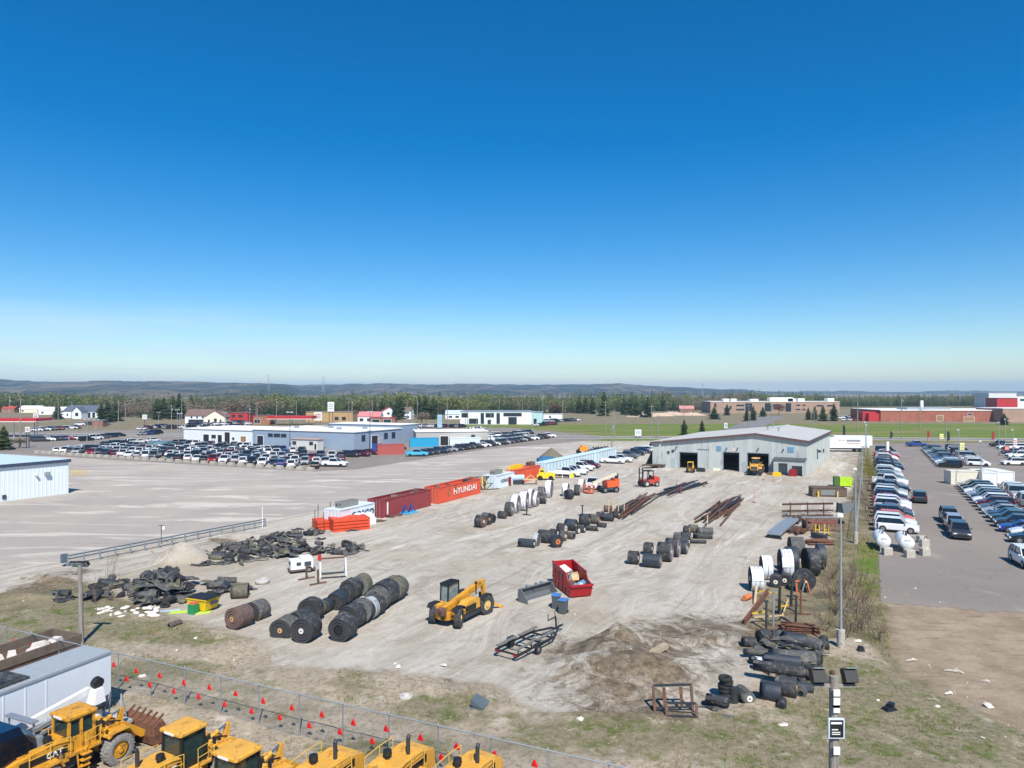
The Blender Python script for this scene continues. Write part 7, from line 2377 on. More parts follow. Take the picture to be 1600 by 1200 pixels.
# --- boat trailer
def boat_trailer():
    a, b = P(791, 1031), P(879, 986)
    yaw = math.degrees(math.atan2(b.y - a.y, b.x - a.x))
    L_ = (b - a).length
    t = thing('boat_trailer', 'empty black boat trailer with carpeted bunks', 'trailer', a, yaw)
    FR = mat('trailer_black', (44, 46, 50), .5, .2, var=.1)
    w_ = .85
    m = MB()
    for s_ in (-1, 1):
        m.bar((0, s_ * w_, .45), (L_ * .62, s_ * w_, .45), .09, .12)
        m.bar((L_ * .62, s_ * w_, .45), (L_ * .85, s_ * .25, .45), .09, .12)
    m.bar((L_ * .85, -.3, .45), (L_ * .85, .3, .45), .09, .1)
    m.bar((L_ * .8, 0, .45), (L_, 0, .45), .1, .12)
    for x in (.05, L_ * .22, L_ * .42, L_ * .6):
        m.bar((x, -w_, .45), (x, w_, .45), .08, .1)
    m.build('frame', FR, t)
    for s_ in (-1, 1):
        for (x0, x1) in ((.0, L_ * .30), (L_ * .36, L_ * .66)):
            k = MB(); k.bar((x0, s_ * .72, .72), (x1, s_ * .68, .76), .16, .1)
            bo = k.build('bunk', mat('bunk_carpet', (112, 112, 108), .95), t)
            k = MB(); k.bar((x0 + .25, s_ * .72, .45), (x0 + .25, s_ * .72, .68), .06); k.bar((x1 - .25, s_ * .7, .45), (x1 - .25, s_ * .7, .7), .06); k.build('bracket', FR, bo)
        wheel(t, (L_ * .3, s_ * 1.05, .3), .3, .2, TYRE, RIM, n=18)
        k = MB(); k.prism([(L_ * .3 - .42, .5), (L_ * .3 - .3, .68), (L_ * .3 + .3, .68), (L_ * .3 + .42, .5), (L_ * .3 + .38, .48), (L_ * .3 + .28, .63), (L_ * .3 - .28, .63), (L_ * .3 - .38, .48)], s_ * 1.05 - .13, s_ * 1.05 + .13); k.build('mudguard', FR, t)
        k = MB(); k.box((-.05, s_ * .7, .42), (.06, .25, .12)); k.build('tail_lamp', TAILL, t)
    k = MB(); k.bar((L_ * .88, 0, .45), (L_ * .86, 0, 1.25), .09); k.bar((L_ * .86, 0, 1.2), (L_ * .72, 0, 1.2), .06); k.bar((L_ * .72, 0, 1.15), (L_ * .72, 0, 1.6), .04); k.bar((L_ * .86, 0, 1.2), (L_ * .87, .12, 1.5), .04); k.build('winch_post', FR, t)
    k = MB(); k.cyl((L_ * .95, .1, 0), (L_ * .95, .1, .75), .035, n=8); k.box((L_ * 1.0, 0, .47), (.2, .12, .12)); k.build('jockey_stand', STEELG, t)


boat_trailer()


# --- steel table frames near the grass
def gate_frame(px, py, w_, h_, yaw, label, plates=True):
    t = thing('gate_stand', label, 'stand', P(px, py), yaw, 'rusty frames near the grass edge')
    m = MB()
    m.bar((-w_ / 2, 0, 0), (-w_ / 2, .3, h_), .13, .1); m.bar((w_ / 2, 0, 0), (w_ / 2, .3, h_), .13, .1)
    m.build('upright', RUST2, t)
    m = MB(); m.bar((-w_ / 2, .3, h_), (w_ / 2, .3, h_), .1, .1); m.bar((-w_ / 2, .05, .2), (w_ / 2, .05, .2), .08, .08); m.build('crossbar', STEELD, t)
    if plates:
        for x in (-w_ * .22, w_ * .22):
            m = MB(); m.bar((x, .05, .2), (x, .28, h_ - .1), .16, .03); m.build('slat', RUST, t)
    m = MB(); m.bar((-w_ / 2, -.4, .05), (-w_ / 2, .6, .05), .1); m.bar((w_ / 2, -.4, .05), (w_ / 2, .6, .05), .1); m.build('foot', RUST2, t)
gate_frame(1053, 1112, 2.0, 1.25, 4, 'rusty upright steel frame with two slats', True)
gate_frame(1066, 1126, 1.5, .75, -4, 'low rusty steel frame before the taller one', False)
# --- generator, stands
t = thing('generator', 'white engine generator on a brown skid', 'generator', P(472, 893), 28)
m = MB(); m.bx(-1.1, .9, -.55, .55, .35, 1.2); m.bx(-.2, .8, -.5, .5, 1.2, 1.4); m.build('housing', FRAMEW, t)
m = MB(); m.bx(-1.2, 1.1, -.6, .6, .2, .36); m.build('skid', TRIM, t)
m = MB(); m.bx(-1.12, -1.1, -.4, .4, .75, 1.0); m.bx(-.6, -.2, -.57, -.55, .7, 1.0); m.bx(.1, .7, -.57, -.55, .6, 1.0); m.build('vent', DKTRIM, t)
for s_ in (-1, 1):
    wheel(t, (.5, s_ * .62, .28), .28, .18, TYRE, RIM, n=16)
m = MB(); m.bx(-1.1, -.6, -.5, .5, .0, .2); m.build('battery_box', BLACKP, t)
t = thing('reel_stand', 'grey steel A frame reel stand behind the generator', 'stand', P(520, 900), 18)
m = MB()
for x in (-1.1, 1.1):
    m.bar((x, -.7, 0), (x, 0, 1.6), .16, .14); m.bar((x, .7, 0), (x, 0, 1.6), .16, .14); m.bar((x, -.45, .6), (x, .45, .6), .1)
m.build('side_frame', STEELG, t)
m = MB(); m.cyl((-1.3, 0, 1.62), (1.2, 0, 1.62), .07, n=10); m.build('spindle', RUST, t)
m = MB(); m.bar((-1.1, -.7, .06), (1.1, -.7, .06), .12); m.bar((-1.1, .7, .06), (1.1, .7, .06), .12); m.build('base', STEELD, t)
m = MB(); m.box((-1.15, 0, 1.75), (.3, .5, .45)); m.build('motor_cover', REDP, t)
for i, (px, py) in enumerate([(479, 905), (497, 913)]):
    t = thing('t_stand', 'rusty T shaped stand before the generator, %s of two' % ('left' if i == 0 else 'right'), 'stand', P(px, py), 40, 'rusty T stands')
    m = MB(); m.bar((0, 0, 0), (0, 0, 1.25), .14); m.build('post', RUST2, t)
    m = MB(); m.bar((-.75, 0, .07), (.75, 0, .07), .15, .12); m.build('foot', RUST2, t)
for i, (px, py, h_) in enumerate([(823, 805, 1.2), (910, 806, 1.35)]):
    t = thing('t_stand', 'dark T stand %s' % ('before the tall white rolls' if i == 0 else 'behind the pulley row'), 'stand', P(px, py), -20)
    m = MB(); m.bar((0, 0, 0), (0, 0, h_), .14); m.build('post', STEELD, t)
    m = MB(); m.bar((-.6, 0, .06), (.6, 0, .06), .16, .1); m.build('foot', STEELD, t)
    m = MB(); m.box((0, 0, h_ + .02), (.4, .25, .08)); m.build('head', STEELD, t)
# orange stakes and timber
for i, (px, py, h_) in enumerate([(1119, 800, 2.0), (1178, 785, 1.9), (1100, 760, 1.9), (1057, 757, 1.4), (1064, 771, 1.2), (1192, 750, 1.5), (1208, 752, 1.2)]):
    t = thing('marker_stake', 'thin orange marker stake near the beam piles, %s' % ordn(i), 'stake', P(px, py), 0, 'orange marker stakes')
    m = MB(); m.bar((0, 0, 0), (0, 0, h_), .05); m.build('rod', mat('stake_orange', (214, 96, 60), .6), t)
    m = MB(); m.box((0, 0, .03), (.4, .4, .06)); m.build('base', BLACKP, t)
for i, (px, py) in enumerate([(942, 806), (951, 803), (958, 802), (966, 806), (975, 803), (950, 797), (1105, 824)]):
    m = MB(); m.bar((0, 0, 0), (.04, 0, 1.5), .1)
    tag(m.build('timber_post', WOODP, None, P(px, py)), 'pale timber upright %s' % ('by the right beam pile' if i == 6 else 'at the head of the left beam pile, %s' % ordn(i)), 'timber')


# --- boom lift, rough terrain forklifts, yellow tractor
def boom_lift():
    t = thing('boom_lift', 'orange boom lift with white boom and railed basket', 'boom lift', P(950, 769), 200)
    OR = mat('lift_orange', (214, 92, 44), .5, var=.06)
    m = MB(); m.bx(-1.3, 1.3, -.9, .9, .45, .85); m.build('chassis', DKTRIM, t)
    m = MB(); m.bx(-1.6, .6, -.95, .95, .9, 1.9); m.bx(-1.7, -.9, -.8, .8, 1.9, 2.2); m.build('turret', OR, t)
    m = MB(); m.bar((-1.5, .15, 3.0), (2.9, .15, 1.6), .34, .4); bo = m.build('boom', mat('lift_boom', (206, 198, 172), .5), t)
    m = MB(); m.bar((-1.5, .15, 1.9), (-1.5, .15, 3.1), .3, .5); m.build('boom_rear', BLACKP, bo)
    k = MB()
    rails(k, [(3.0, -1.1, .25), (4.2, -1.1, .25), (4.2, 1.1, .25), (3.0, 1.1, .25), (3.0, -1.1, .25)], 1.1, .045)
    k.bx(3.0, 4.2, -1.1, 1.1, .15, .25)
    ba_ = k.build('basket', OR, t)
    k = MB(); k.box((3.15, .2, 1.1), (.3, .5, .35)); k.bar((2.9, .15, 1.6), (3.05, .1, .5), .16); k.build('control_box', FRAMEW, ba_)
    for (x, y) in ((-1.0, -1.0), (-1.0, 1.0), (1.0, -1.0), (1.0, 1.0)):
        wheel(t, (x, y, .5), .5, .36, TYRE, RIM, n=18)
boom_lift()


def forklift(px, py, yaw, s, colr, label, rough=True):
    t = thing('forklift', label, 'forklift', P(px, py), yaw)
    t.scale = (s, s, s)
    m = MB(); m.bx(-1.6, 1.2, -.7, .7, .5, 1.1); m.prism([(-1.7, .6), (-1.7, 1.45), (-1.3, 1.6), (-.6, 1.5), (-.6, .6)], -.72, .72); m.build('body', colr, t)
    m = MB()
    for (x, y) in ((-.6, -.6), (.6, -.6), (-.6, .6), (.6, .6)):
        m.bar((x, y, 1.1), (x * .85, y, 2.45), .09)
    m.bx(-.62, .62, -.68, .68, 2.42, 2.55)
    m.build('cab_frame', BLACKP if rough else YEL, t)
    m = MB(); m.bx(-.3, .1, -.3, .3, 1.1, 1.35); m.bx(-.36, -.26, -.3, .3, 1.3, 1.8); m.build('seat', BLACKP, t)
    m = MB()
    for y in (-.45, .45):
        m.bar((1.45, y, .2), (1.4, y, 3.0 if rough else 2.3), .12, .16)
    for z in (.6, 1.4, 2.2):
        m.bar((1.43, -.45, z), (1.43, .45, z), .1)
    mo = m.build('mast', BLACKP, t)
    m = MB()
    for y in (-.35, .35):
        m.bx(1.5, 2.6, y - .07, y + .07, .14, .2)
    m.build('fork', STEELD, mo)
    for (x, y, r) in ((-1.1, -.75, .42), (-1.1, .75, .42), (.85, -.78, .55), (.85, .78, .55)):
        wheel(t, (x, y, r), r, .36, LUG if rough else TYRE, mat('rim_pale', (190, 186, 176), .6), n=18)
forklift(1013, 760, 205, 1.1, mat('handler_red', (190, 70, 56), .5), 'red and black rough terrain forklift before the warehouse')
forklift(1079, 738, 250, .85, CATY, 'small yellow forklift at the first warehouse door', False)
# yellow tow tractor
t = thing('tow_tractor', 'bright yellow tow tractor beside the plain orange container', 'tractor', P(853, 750), -8)
TY_ = mat('tractor_yellow', (232, 200, 40), .45, var=.05)
m = MB(); m.bx(-1.6, 1.7, -.8, .8, .45, 1.05); m.prism([(.1, 1.05), (1.7, 1.05), (1.6, 1.3), (.2, 1.45)], -.7, .7); m.bx(-1.3, -.1, -.75, .75, 1.05, 1.5); m.bx(-1.2, -.3, -.7, .7, 1.5, 2.0); m.build('body', TY_, t)
m = MB(); m.cyl((-.7, 0, 2.0), (-.7, 0, 2.25), .1, n=8); m.build('beacon', COREO, t)
m = MB(); m.bx(-1.0, -.35, -.72, .72, 1.55, 1.9); m.build('window', CABGL, t)
for (x, y) in ((-1.0, -.75), (-1.0, .75), (1.0, -.75), (1.0, .75)):
    wheel(t, (x, y, .45), .45, .3, TYRE, BLACKP, n=18)
# small orange machine behind reefers
t = thing('orange_roller', 'small orange machine behind the pale trailer boxes', 'machine', P(911, 709), 10)
m = MB(); m.bx(-1.1, 1.1, -.8, .8, .8, 1.7); m.bx(-.6, .6, -.6, .6, 1.7, 2.3); m.build('body', mat('machine_orange', (226, 142, 40), .5), t)
for x in (-1.2, 1.2):
    wheel(t, (x, 0, .6), .6, 1.3, TYRE, BLACKP, n=18)
# flat trailers near the warehouse
t = thing('flat_trailer', 'low grey flat trailer left of the warehouse', 'trailer', P(1022, 731), 20)
m = MB(); m.bx(-2.4, 2.4, -1.0, 1.0, .6, .75); m.build('deck', RUST2, t)
for s_ in (-1, 1):
    wheel(t, (.6, s_ * 1.0, .35), .35, .22, TYRE, RIM, n=16)
m = MB(); m.bar((-2.4, 0, .6), (-3.6, 0, .5), .12); m.build('drawbar', STEELD, t)
mound(1019, 727, 1.5, 3.0, CON1, 'dark netted heap against the warehouse corner', cat='heap')
# pickups by the reefers and one with its nose to the camera
GP = 'white pickups parked before the pale trailer boxes'
for i, (px, py, k, c) in enumerate([(887, 744, 'pickup truck', 'white'), (897, 741, 'pickup truck', 'white'), (908, 735, 'pickup truck', 'white'), (921, 731, 'suv', 'maroon'), (958, 724, 'pickup truck', 'white'), (970, 722, 'pickup truck', 'white'), (980, 716, 'pickup truck', 'grey'), (992, 711, 'pickup truck', 'charcoal'), (1003, 708, 'suv', 'navy'), (1013, 707, 'suv', 'white'), (1020, 703, 'pickup truck', 'white')]):
    near_car(k, c, '%s %s, %s from the camera in the row before the trailer boxes' % (c, k, ordn(i)), P(px, py), -25 + R.uniform(-4, 4), GP)
near_car('pickup truck', 'white', 'white pickup facing the camera behind the orange boom lift', P(926, 763), -102, GP)
# aluminium dock ramp near pickups
m = MB()
m.bx(-2.4, 2.4, -.7, .7, .9, 1.0)
for x in (-2.2, -.7, .8, 2.2):
    m.bx(x - .05, x + .05, -.7, .7, 0, .9)
for x in (-1.8, -1.2, .1, .6, 1.3):
    m.bx(x, x + .4, -.4, .4, 1.0, 1.35)
tag(m.build('work_rack', FRAMEW, None, P(872, 747), -4), 'long white rack with dark blocks before the pickups', 'rack')
m = MB(); m.bx(-.4, .4, -.25, .25, 0, .9); tag(m.build('yellow_crate', mat('crate_lime', (206, 206, 60), .6), None, P(893, 746), -4), 'small lime yellow crate at the end of the white rack', 'crate')
# boxes near the warehouse front
for i, (px, py, w_, d_, h_, mt, lb) in enumerate([(1095, 737, 1.7, .9, .8, 'drum_black', 'dark machine block right of the small forklift'), (1120, 735, 1.5, .8, .5, 'cream_wall', 'cream box against the warehouse wall'), (1214, 744, 1.6, .5, .8, 'skip_yellow', 'yellow ramp at the lean to'), (1239, 744, 1.4, 1.0, 1.4, 'cabinet_red', 'dark red bins in the lean to opening'), (1205, 742, 1.4, .6, .6, 'scrap_brown', 'brown scrap beside the loader')]):
    m = MB(); m.bx(-w_ / 2, w_ / 2, -d_ / 2, d_ / 2, 0, h_ * .8); m.bx(-w_ * .4, w_ * .4, -d_ * .4, d_ * .4, h_ * .8, h_)
    tag(m.build('yard_box', MATS[mt], None, P(px, py), -28), lb, 'box')
# lime skip, rusty bin and buckets along the fence strip
t = thing('lime_skip', 'lime green waste skip near the hedge', 'skip', P(1318, 760), -14)
m = MB(); m.bx(-1.6, -.7, -.7, .7, .2, 1.7); m.build('side', mat('skip_dark_green', (70, 104, 40), .6), t)
m = MB(); m.loft([[(-.7, -.75, .15), (1.2, -.75, .15), (1.2, .75, .15), (-.7, .75, .15)], [(-.7, -.85, 1.6), (1.3, -.85, 1.6), (1.3, .85, 1.6), (-.7, .85, 1.6)]]); m.build('tub', mat('skip_lime', (176, 214, 40), .5), t)
t = thing('rusty_bin', 'brown rusty open bin with a glazed front near the rails', 'bin', P(1293, 775), -6)
m = MB(); W_ = 2.6
m.bx(-W_, W_, -1.0, -.92, .1, 1.35); m.bx(-W_, W_, .92, 1.0, .1, 1.5); m.bx(-W_, -W_ + .1, -.92, .92, .1, 1.4); m.bx(W_ - .1, W_, -.92, .92, .1, 1.4); m.bx(-W_ + .1, W_ - .1, -.92, .92, .1, .2)
m.bar((-W_, -1, 1.4), (W_, -1, 1.4), .14); m.build('tub', mat('bin_brown', (104, 88, 74), .8, var=.15, rgb2=(74, 62, 54), mix=.3), t)
m = MB(); m.bx(-1.3, .8, -1.04, -1.005, .3, 1.1); m.build('panel', mat('bin_panel', (120, 124, 122), .6), t)
for x in (-1.9, 1.0):
    m = MB(); m.bx(x, x + .22, -1.3, -1.1, 0, .9); m.build('guard', YEL if x < 0 else WOODP, t)
t = thing('steel_bucket', 'grey steel bucket lying by the fence', 'bucket', P(1320, 800), 20)
m = MB(); m.loft([[(-.9, -.7, 0), (.9, -.7, 0), (.9, .5, 0), (-.9, .5, 0)], [(-1.0, -.5, 1.3), (1.0, -.5, 1.3), (.8, .4, 1.2), (-.8, .4, 1.2)]]); m.build('shell', mat('dull_bucket', (112, 118, 122), .6, .2), t)
m = MB(); m.bar((-1.4, 0, 0), (-1.3, 0, 1.4), .16); m.build('arm', BLACKP, t)
t = thing('open_skip', 'grey and green open skip with rusty scrap by the tall light pole', 'skip', P(1286, 828), -4)
m = MB(); W_ = 2.2
m.bx(-W_, W_, -.9, -.84, .1, .9); m.bx(-W_, W_, .84, .9, .1, 1.3); m.bx(-W_, -W_ + .06, -.84, .84, .1, 1.2); m.bx(W_ - .06, W_, -.84, .84, .1, 1.2); m.bx(-W_ + .06, W_ - .06, -.84, .84, .1, .5)
m.build('tub', [mat('skip_worn', (120, 100, 84), .8, var=.2, rgb2=(90, 60, 48), mix=.4)], t)
m = MB(); m.bar((-W_, .92, 1.35), (W_, .92, 1.35), .2, .16); m.build('rim', STEELG, t)
m = MB(); m.bx(-1.6, 1.5, -.6, .6, .5, .95); m.build('scrap_fill', mat('skip_fill', (128, 66, 60), .8, var=.3, scale=4), t)
for i, px in enumerate((1277, 1291)):
    t = thing('yellow_trestle', 'yellow trestle before the open skip, %s of two' % ('left' if i == 0 else 'right'), 'trestle', P(px, 836), 10, 'yellow trestles')
    m = MB()
    for s_ in (-1, 1):
        m.bar((s_ * .3, 0, 0), (s_ * .2, 0, 1.25), .1)
    m.build('leg', YEL, t)
    m = MB(); m.bar((-.3, 0, .6), (.3, 0, .6), .08); m.bar((-.3, -.5, .05), (-.3, .5, .05), .1); m.bar((.3, -.5, .05), (.3, .5, .05), .1); m.build('brace', YEL, t)
m = MB(); m.bar((0, -.9, .3), (0, .9, .35), .7, .5); tag(m.build('grey_block', STEELD, None, P(1280, 842), 20), 'dark steel block between the yellow trestles', 'steel block')
# conveyor piece
a, b = P(1209, 842), P(1238, 818)
yaw = math.degrees(math.atan2(b.y - a.y, b.x - a.x))
t = thing('conveyor_section', 'grey galvanised conveyor section on dark feet', 'conveyor', a, yaw)
L_ = (b - a).length
m = MB(); m.bx(0, L_, -.65, .65, .45, .7); m.build('tray', STEELG, t)
m = MB()
for s_ in (-1, 1):
    m.bar((0, s_ * .68, .6), (L_, s_ * .68, .6), .1, .3)
m.build('side_rail', GALV, t)
for x in (.2, L_ * .5, L_ - .2):
    m = MB(); m.bar((x, -.8, .1), (x, .8, .1), .2, .2); m.bar((x, -.6, .1), (x, -.6, .5), .14); m.bar((x, .6, .1), (x, .6, .5), .14); m.build('foot', BLACKP, t)
beam_pile(P(1232, 822), P(1268, 808), 12, 2.2, 2.0, 4.5, [STEELD, RUST2, STEELD], 'dark scrap length behind the conveyor section', 'dark scrap lengths behind the conveyor', layers=2, pipe=.2, skew=30)

# --- white trailers behind warehouse
for i, (px, py, L_, lb) in enumerate([(1293, 706, 11.0, 'white box trailer with printed side at the warehouse corner'), (1303, 702, 10.5, 'second white box trailer half hidden behind the first')]):
    t = thing('box_trailer', lb, 'trailer', P(px, py), -6, 'white box trailers behind the warehouse')
    m = MB(); m.bx(0, L_, 0, 2.5, 1.1, 3.9); m.build('box', WHITEW, t)
    m = MB(); m.bx(.3, L_ - .3, .3, 2.2, .85, 1.1); m.build('chassis', DKTRIM, t)
    for x in (L_ - 3.2, L_ - 1.9):
        for y in (.3, 2.2):
            wheel(t, (x, y, .5), .5, .3, TYRE, RIM, n=14)
    m = MB(); m.bx(L_ - .06, L_ + .02, .05, 2.45, 1.15, 3.85); m.build('rear_door', FRAMEW, t)
    if i == 0:
        m = MB()
        for (x0, x1, z) in ((3.0, 3.5, 3.2), (3.9, 4.3, 3.2), (5.0, 8.6, 3.25), (5.0, 8.6, 2.95)):
            m.bx(x0, x1, -.012, -.003, z - .09, z + .09)
        m.build('lettering', LETTER, t)
        m = MB(); m.bx(5.2, 8.4, -.012, -.003, 2.3, 2.45); m.build('red_lettering', REDP, t)


# --- fuel tanks on the sales lot
for i, (px, py) in enumerate([(1381, 862), (1418, 865)]):
    t = thing('fuel_tank', 'white horizontal fuel tank on concrete block, %s of two' % ('left' if i == 0 else 'right'), 'fuel tank', P(px, py), UA + 8, 'fuel tanks on the sales lot')
    m = MB()
    n = 22
    rings = []
    for x, s in ((-.15, .0), (-.1, .5), (0, .93), (.08, 1.0), (3.2, 1.0), (3.28, .93), (3.4, .5), (3.42, .02)):
        rings.append([(x, .68 * s * math.cos(2 * math.pi * k / n), 1.05 + .68 * s * math.sin(2 * math.pi * k / n)) for k in range(n)])
    m.loft(rings, caps=False, smooth=True)
    m.build('vessel', mat('tank_white', (226, 228, 226), .45, var=.03), t)
    for q in ((.9, 0, .09), (1.4, .15, .06), (.5, 0, .07)):
        m = MB(); m.cyl((q[0], q[1], 1.66), (q[0], q[1], 2.02), q[2], n=8); m.build('fitting', STEELG if i == 0 else TRIM, t)
    m = MB(); m.bx(-.2, .3, -.35, .35, 0, .5); m.bx(2.5, 3.0, -.35, .35, 0, .5); m.build('cradle', CONC, t)
    m = MB(); m.bx(-.13, -.11, -.25, .25, 1.25, 1.45); m.build('label_plate', mat('faint_label', (190, 196, 196), .6), t)
    o = bpy.data.objects.new('concrete_block', BLK); COL.objects.link(o); o.location = P(1386 if i == 0 else 1421, 867 if i == 0 else 871); o.rotation_euler = (0, 0, D2R(4)); o.scale = (.6, .7, 1.1)
    tag(o, 'pale concrete block before the %s fuel tank' % ('left' if i == 0 else 'right'), 'concrete block', 'concrete blocks at the fuel tanks')
for k, (px, py, z) in enumerate([(1445, 868, 0), (1444, 866, .78), (1440, 848, 0)]):
    o = bpy.data.objects.new('concrete_block', BLK); COL.objects.link(o); o.location = P(px, py) + Vector((0, 0, z)); o.scale = (.55, .7, 1.1); o.rotation_euler = (0, 0, .1)
    tag(o, ['lower concrete block right of the fuel tanks', 'upper concrete block with the pump right of the fuel tanks', 'concrete block behind the pump right of the fuel tanks'][k], 'concrete block', 'concrete blocks at the fuel tanks')
t = thing('fuel_pump', 'small white transfer pump on stacked concrete blocks', 'pump', P(1449, 862) + Vector((0, 0, 0)), 0)
m = MB(); m.box((0, .3, .45), (.5, .4, .9), taper=.6); m.build('body', FRAMEW, t)
m = MB(); m.path([(-.2, .3, .9), (-.1, .3, 1.5), (.1, .3, 1.5), (.25, .3, .9)], .04); m.build('hose', BLACKP, t)
m = MB(); m.cyl((0, 0, 0), (0, 0, 1.6), .09, n=8); tag(m.build('bollard', mat('bollard_blue', (44, 62, 122), .5), None, P(1371, 839)), 'blue steel post beside the left fuel tank', 'bollard')

# --- crane truck, box trailer and flatbed in the lower left
t = thing('box_trailer', 'long white box trailer in the lower left corner with grey roof', 'trailer', at(152, 1013, 3.2), UA + 5)
t.scale = (.8, .8, .8)
Lx = 18.0
m = MB(); m.bx(-Lx, 0, -1.25, 1.25, 1.15, 3.92); m.build('box', mat('trailer_white', (212, 218, 224), .5, var=.04, scale=.6), t)
m = MB(); m.bx(-Lx, 0, -1.27, 1.27, 3.925, 4.0)
m.bar((-Lx, -1.29, 3.95), (0, -1.29, 3.95), .06, .14); m.bar((-Lx, 1.29, 3.95), (0, 1.29, 3.95), .06, .14); m.bar((.02, -1.29, 3.95), (.02, 1.29, 3.95), .06, .14)
for k in range(24):
    m.bx(-Lx + .4 + k * .6, -Lx + .43 + k * .6, -1.2, 1.2, 4.0, 4.015)
m.build('roof', mat('trailer_roof', (150, 157, 162), .6, 0, var=.08), t)
m = MB(); m.bx(-Lx, -.2, -1.0, 1.0, .85, 1.15); m.bx(-Lx, 0, -1.26, -1.2, 1.15, 1.3); m.build('chassis', TRIM, t)
for k in range(12):
    m = MB(); m.bx(-Lx + .6 + k * 1.2, -Lx + .66 + k * 1.2, -1.275, -1.25, 1.3, 3.85); m.build('side_rib', mat('trailer_white', (212, 218, 224), .5), t)
for x in (-2.4, -1.1):
    for y in (-.95, .95):
        wheel(t, (x, y, .5), .5, .45, TYRE, RIM, n=18)
m = MB(); m.bx(-.9, .9, -1.6, 1.6, 0, .1); m.box((0, 0, .12), (1.7, 2.2, .06), ry=.06)
tag(m.build('rubber_mat', RUB, None, t.location + Matrix.Rotation(D2R(UA + 5), 3, 'Z') @ Vector((-4.6, .2, 3.21)), UA + 5), 'black rubber mat lying on the trailer roof', 'mat')
bpy.data.objects['rubber_mat'].scale = (.8, .55, 1)
t = thing('crane_truck', 'black crane truck with folded white boom beside the white trailer', 'crane truck', Vector((-20.9, 28.2, 0)), UA + 4)
m = MB()
rings = []
for x, z1, w_ in ((-1.6, 2.2, .95), (-1.2, 2.75, 1.08), (-.2, 2.95, 1.12), (.7, 2.9, 1.1), (1.2, 2.5, 1.05)):
    rings.append([(x, -w_, .8), (x, -w_ * 1.02, 1.8), (x, -w_ * .9, z1 - .25), (x, -w_ * .6, z1), (x, w_ * .6, z1), (x, w_ * .9, z1 - .25), (x, w_ * 1.02, 1.8), (x, w_, .8)])
m.loft([list(reversed(r_)) for r_ in rings]); m.build('cab', mat('truck_black', (16, 20, 30), .2, var=.05, coat=.8), t)
m = MB(); m.bx(1.3, 5.6, -1.0, 1.0, 1.05, 1.2); m.build('deck', mat('deck_grey', (168, 172, 170), .7, var=.1), t)
m = MB(); m.bx(-1.5, 5.6, -.5, .5, .7, 1.05); m.build('chassis', BLACKP, t)
m = MB(); m.bar((.2, .75, 2.0), (4.7, .75, 2.6), .24, .28); bo = m.build('boom', FRAMEW, t)
m = MB(); m.bar((.6, .5, 1.75), (3.4, .5, 2.1), .14, .16); m.bar((2.2, .35, 1.7), (3.2, .35, 1.95), .1, .12); m.build('boom_extension', STEELG, bo)
m = MB(); m.cyl((4.7, .3, 1.2), (4.7, .3, 2.1), .26, n=14); m.loft([[(4.45, 0, 2.1), (5.0, 0, 2.1), (5.0, .6, 2.1), (4.45, .6, 2.1)], [(4.6, .1, 2.75), (4.95, .1, 2.75), (4.95, .5, 2.75), (4.6, .5, 2.75)]]); m.build('crane_column', FRAMEW, t)
m = MB(); m.cyl((4.8, .2, 2.95), (4.8, .45, 3.0), .26, n=16); m.cyl((4.7, .3, 1.9), (4.7, .3, 2.02), .45, n=16); m.build('winch', BLACKP, t)
m = MB(); m.bx(1.2, 1.4, -1.1, 1.1, 1.2, 2.3); m.bar((1.2, -.9, 2.9), (1.2, .9, 2.9), .3, .06); m.bar((1.2, -.8, 2.3), (1.2, -.8, 2.9), .06); m.bar((1.2, .8, 2.3), (1.2, .8, 2.9), .06); m.build('headboard', STEELG, t)
for y in (-.6, .6):
    m = MB(); m.bar((5.3, y, 1.2), (5.5, y * .6, 2.3), .06); m.bar((5.6, y, 1.2), (5.5, y * .6, 2.3), .05); m.build('boom_rest', STEELG, t)
m = MB(); m.cyl((-1.2, -1.2, 1.0), (-1.2, -1.2, 3.0), .08, n=10); m.build('exhaust_stack', CHROME, t)
for (x, y) in ((-.6, -1.0), (-.6, 1.0), (3.4, -.9), (3.4, .9), (4.6, -.9), (4.6, .9)):
    wheel(t, (x, y, .5), .5, .32, TYRE, RIM, n=18)
t = thing('flatbed_trailer', 'brown framed flatbed trailer behind the white trailer', 'trailer', at(10, 1032, 1.4) , UA + 5)
m = MB(); m.bx(-6, 3.5, -1.25, 1.25, 1.2, 1.4); m.build('deck', RUST2, t)
m = MB(); m.bar((-6, -1.25, 1.7), (3.5, -1.25, 1.7), .12, .5); m.bar((-6, 1.25, 1.7), (3.5, 1.25, 1.7), .12, .5); m.bar((3.5, -1.25, 1.7), (3.5, 1.25, 1.7), .12, .5); m.build('side_board', mat('brown_board', (104, 92, 80), .8, var=.2), t)
for x in (-1, .3):
    for y in (-.95, .95):
        wheel(t, (x, y, .5), .5, .4, TYRE, RIM, n=16)
for i in range(7):
    m = MB(); m.box((0, 0, .2), (R.uniform(.5, 1.0), R.uniform(.4, .8), .35), taper=.7)
    tag(m.build('white_bundle', BAG, None, t.location + Matrix.Rotation(D2R(UA + 5), 3, 'Z') @ Vector((-2.0 + i * .8, R.uniform(-.7, .7), 1.4)), R.uniform(0, 90)), 'white bundle lying on the brown flatbed, %s from its front' % ordn(i), 'bundle', 'white bundles on the flatbed')
# ------------------------------------------------------------------ chain-link fence in the foreground
FA = Vector((-31.5, 43.3, 0)); FB = Vector((4.9, 26.8, 0))
fd = (FB - FA).normalized()
FS = FA - fd * 18
FL = 66.0
FH = 2.05


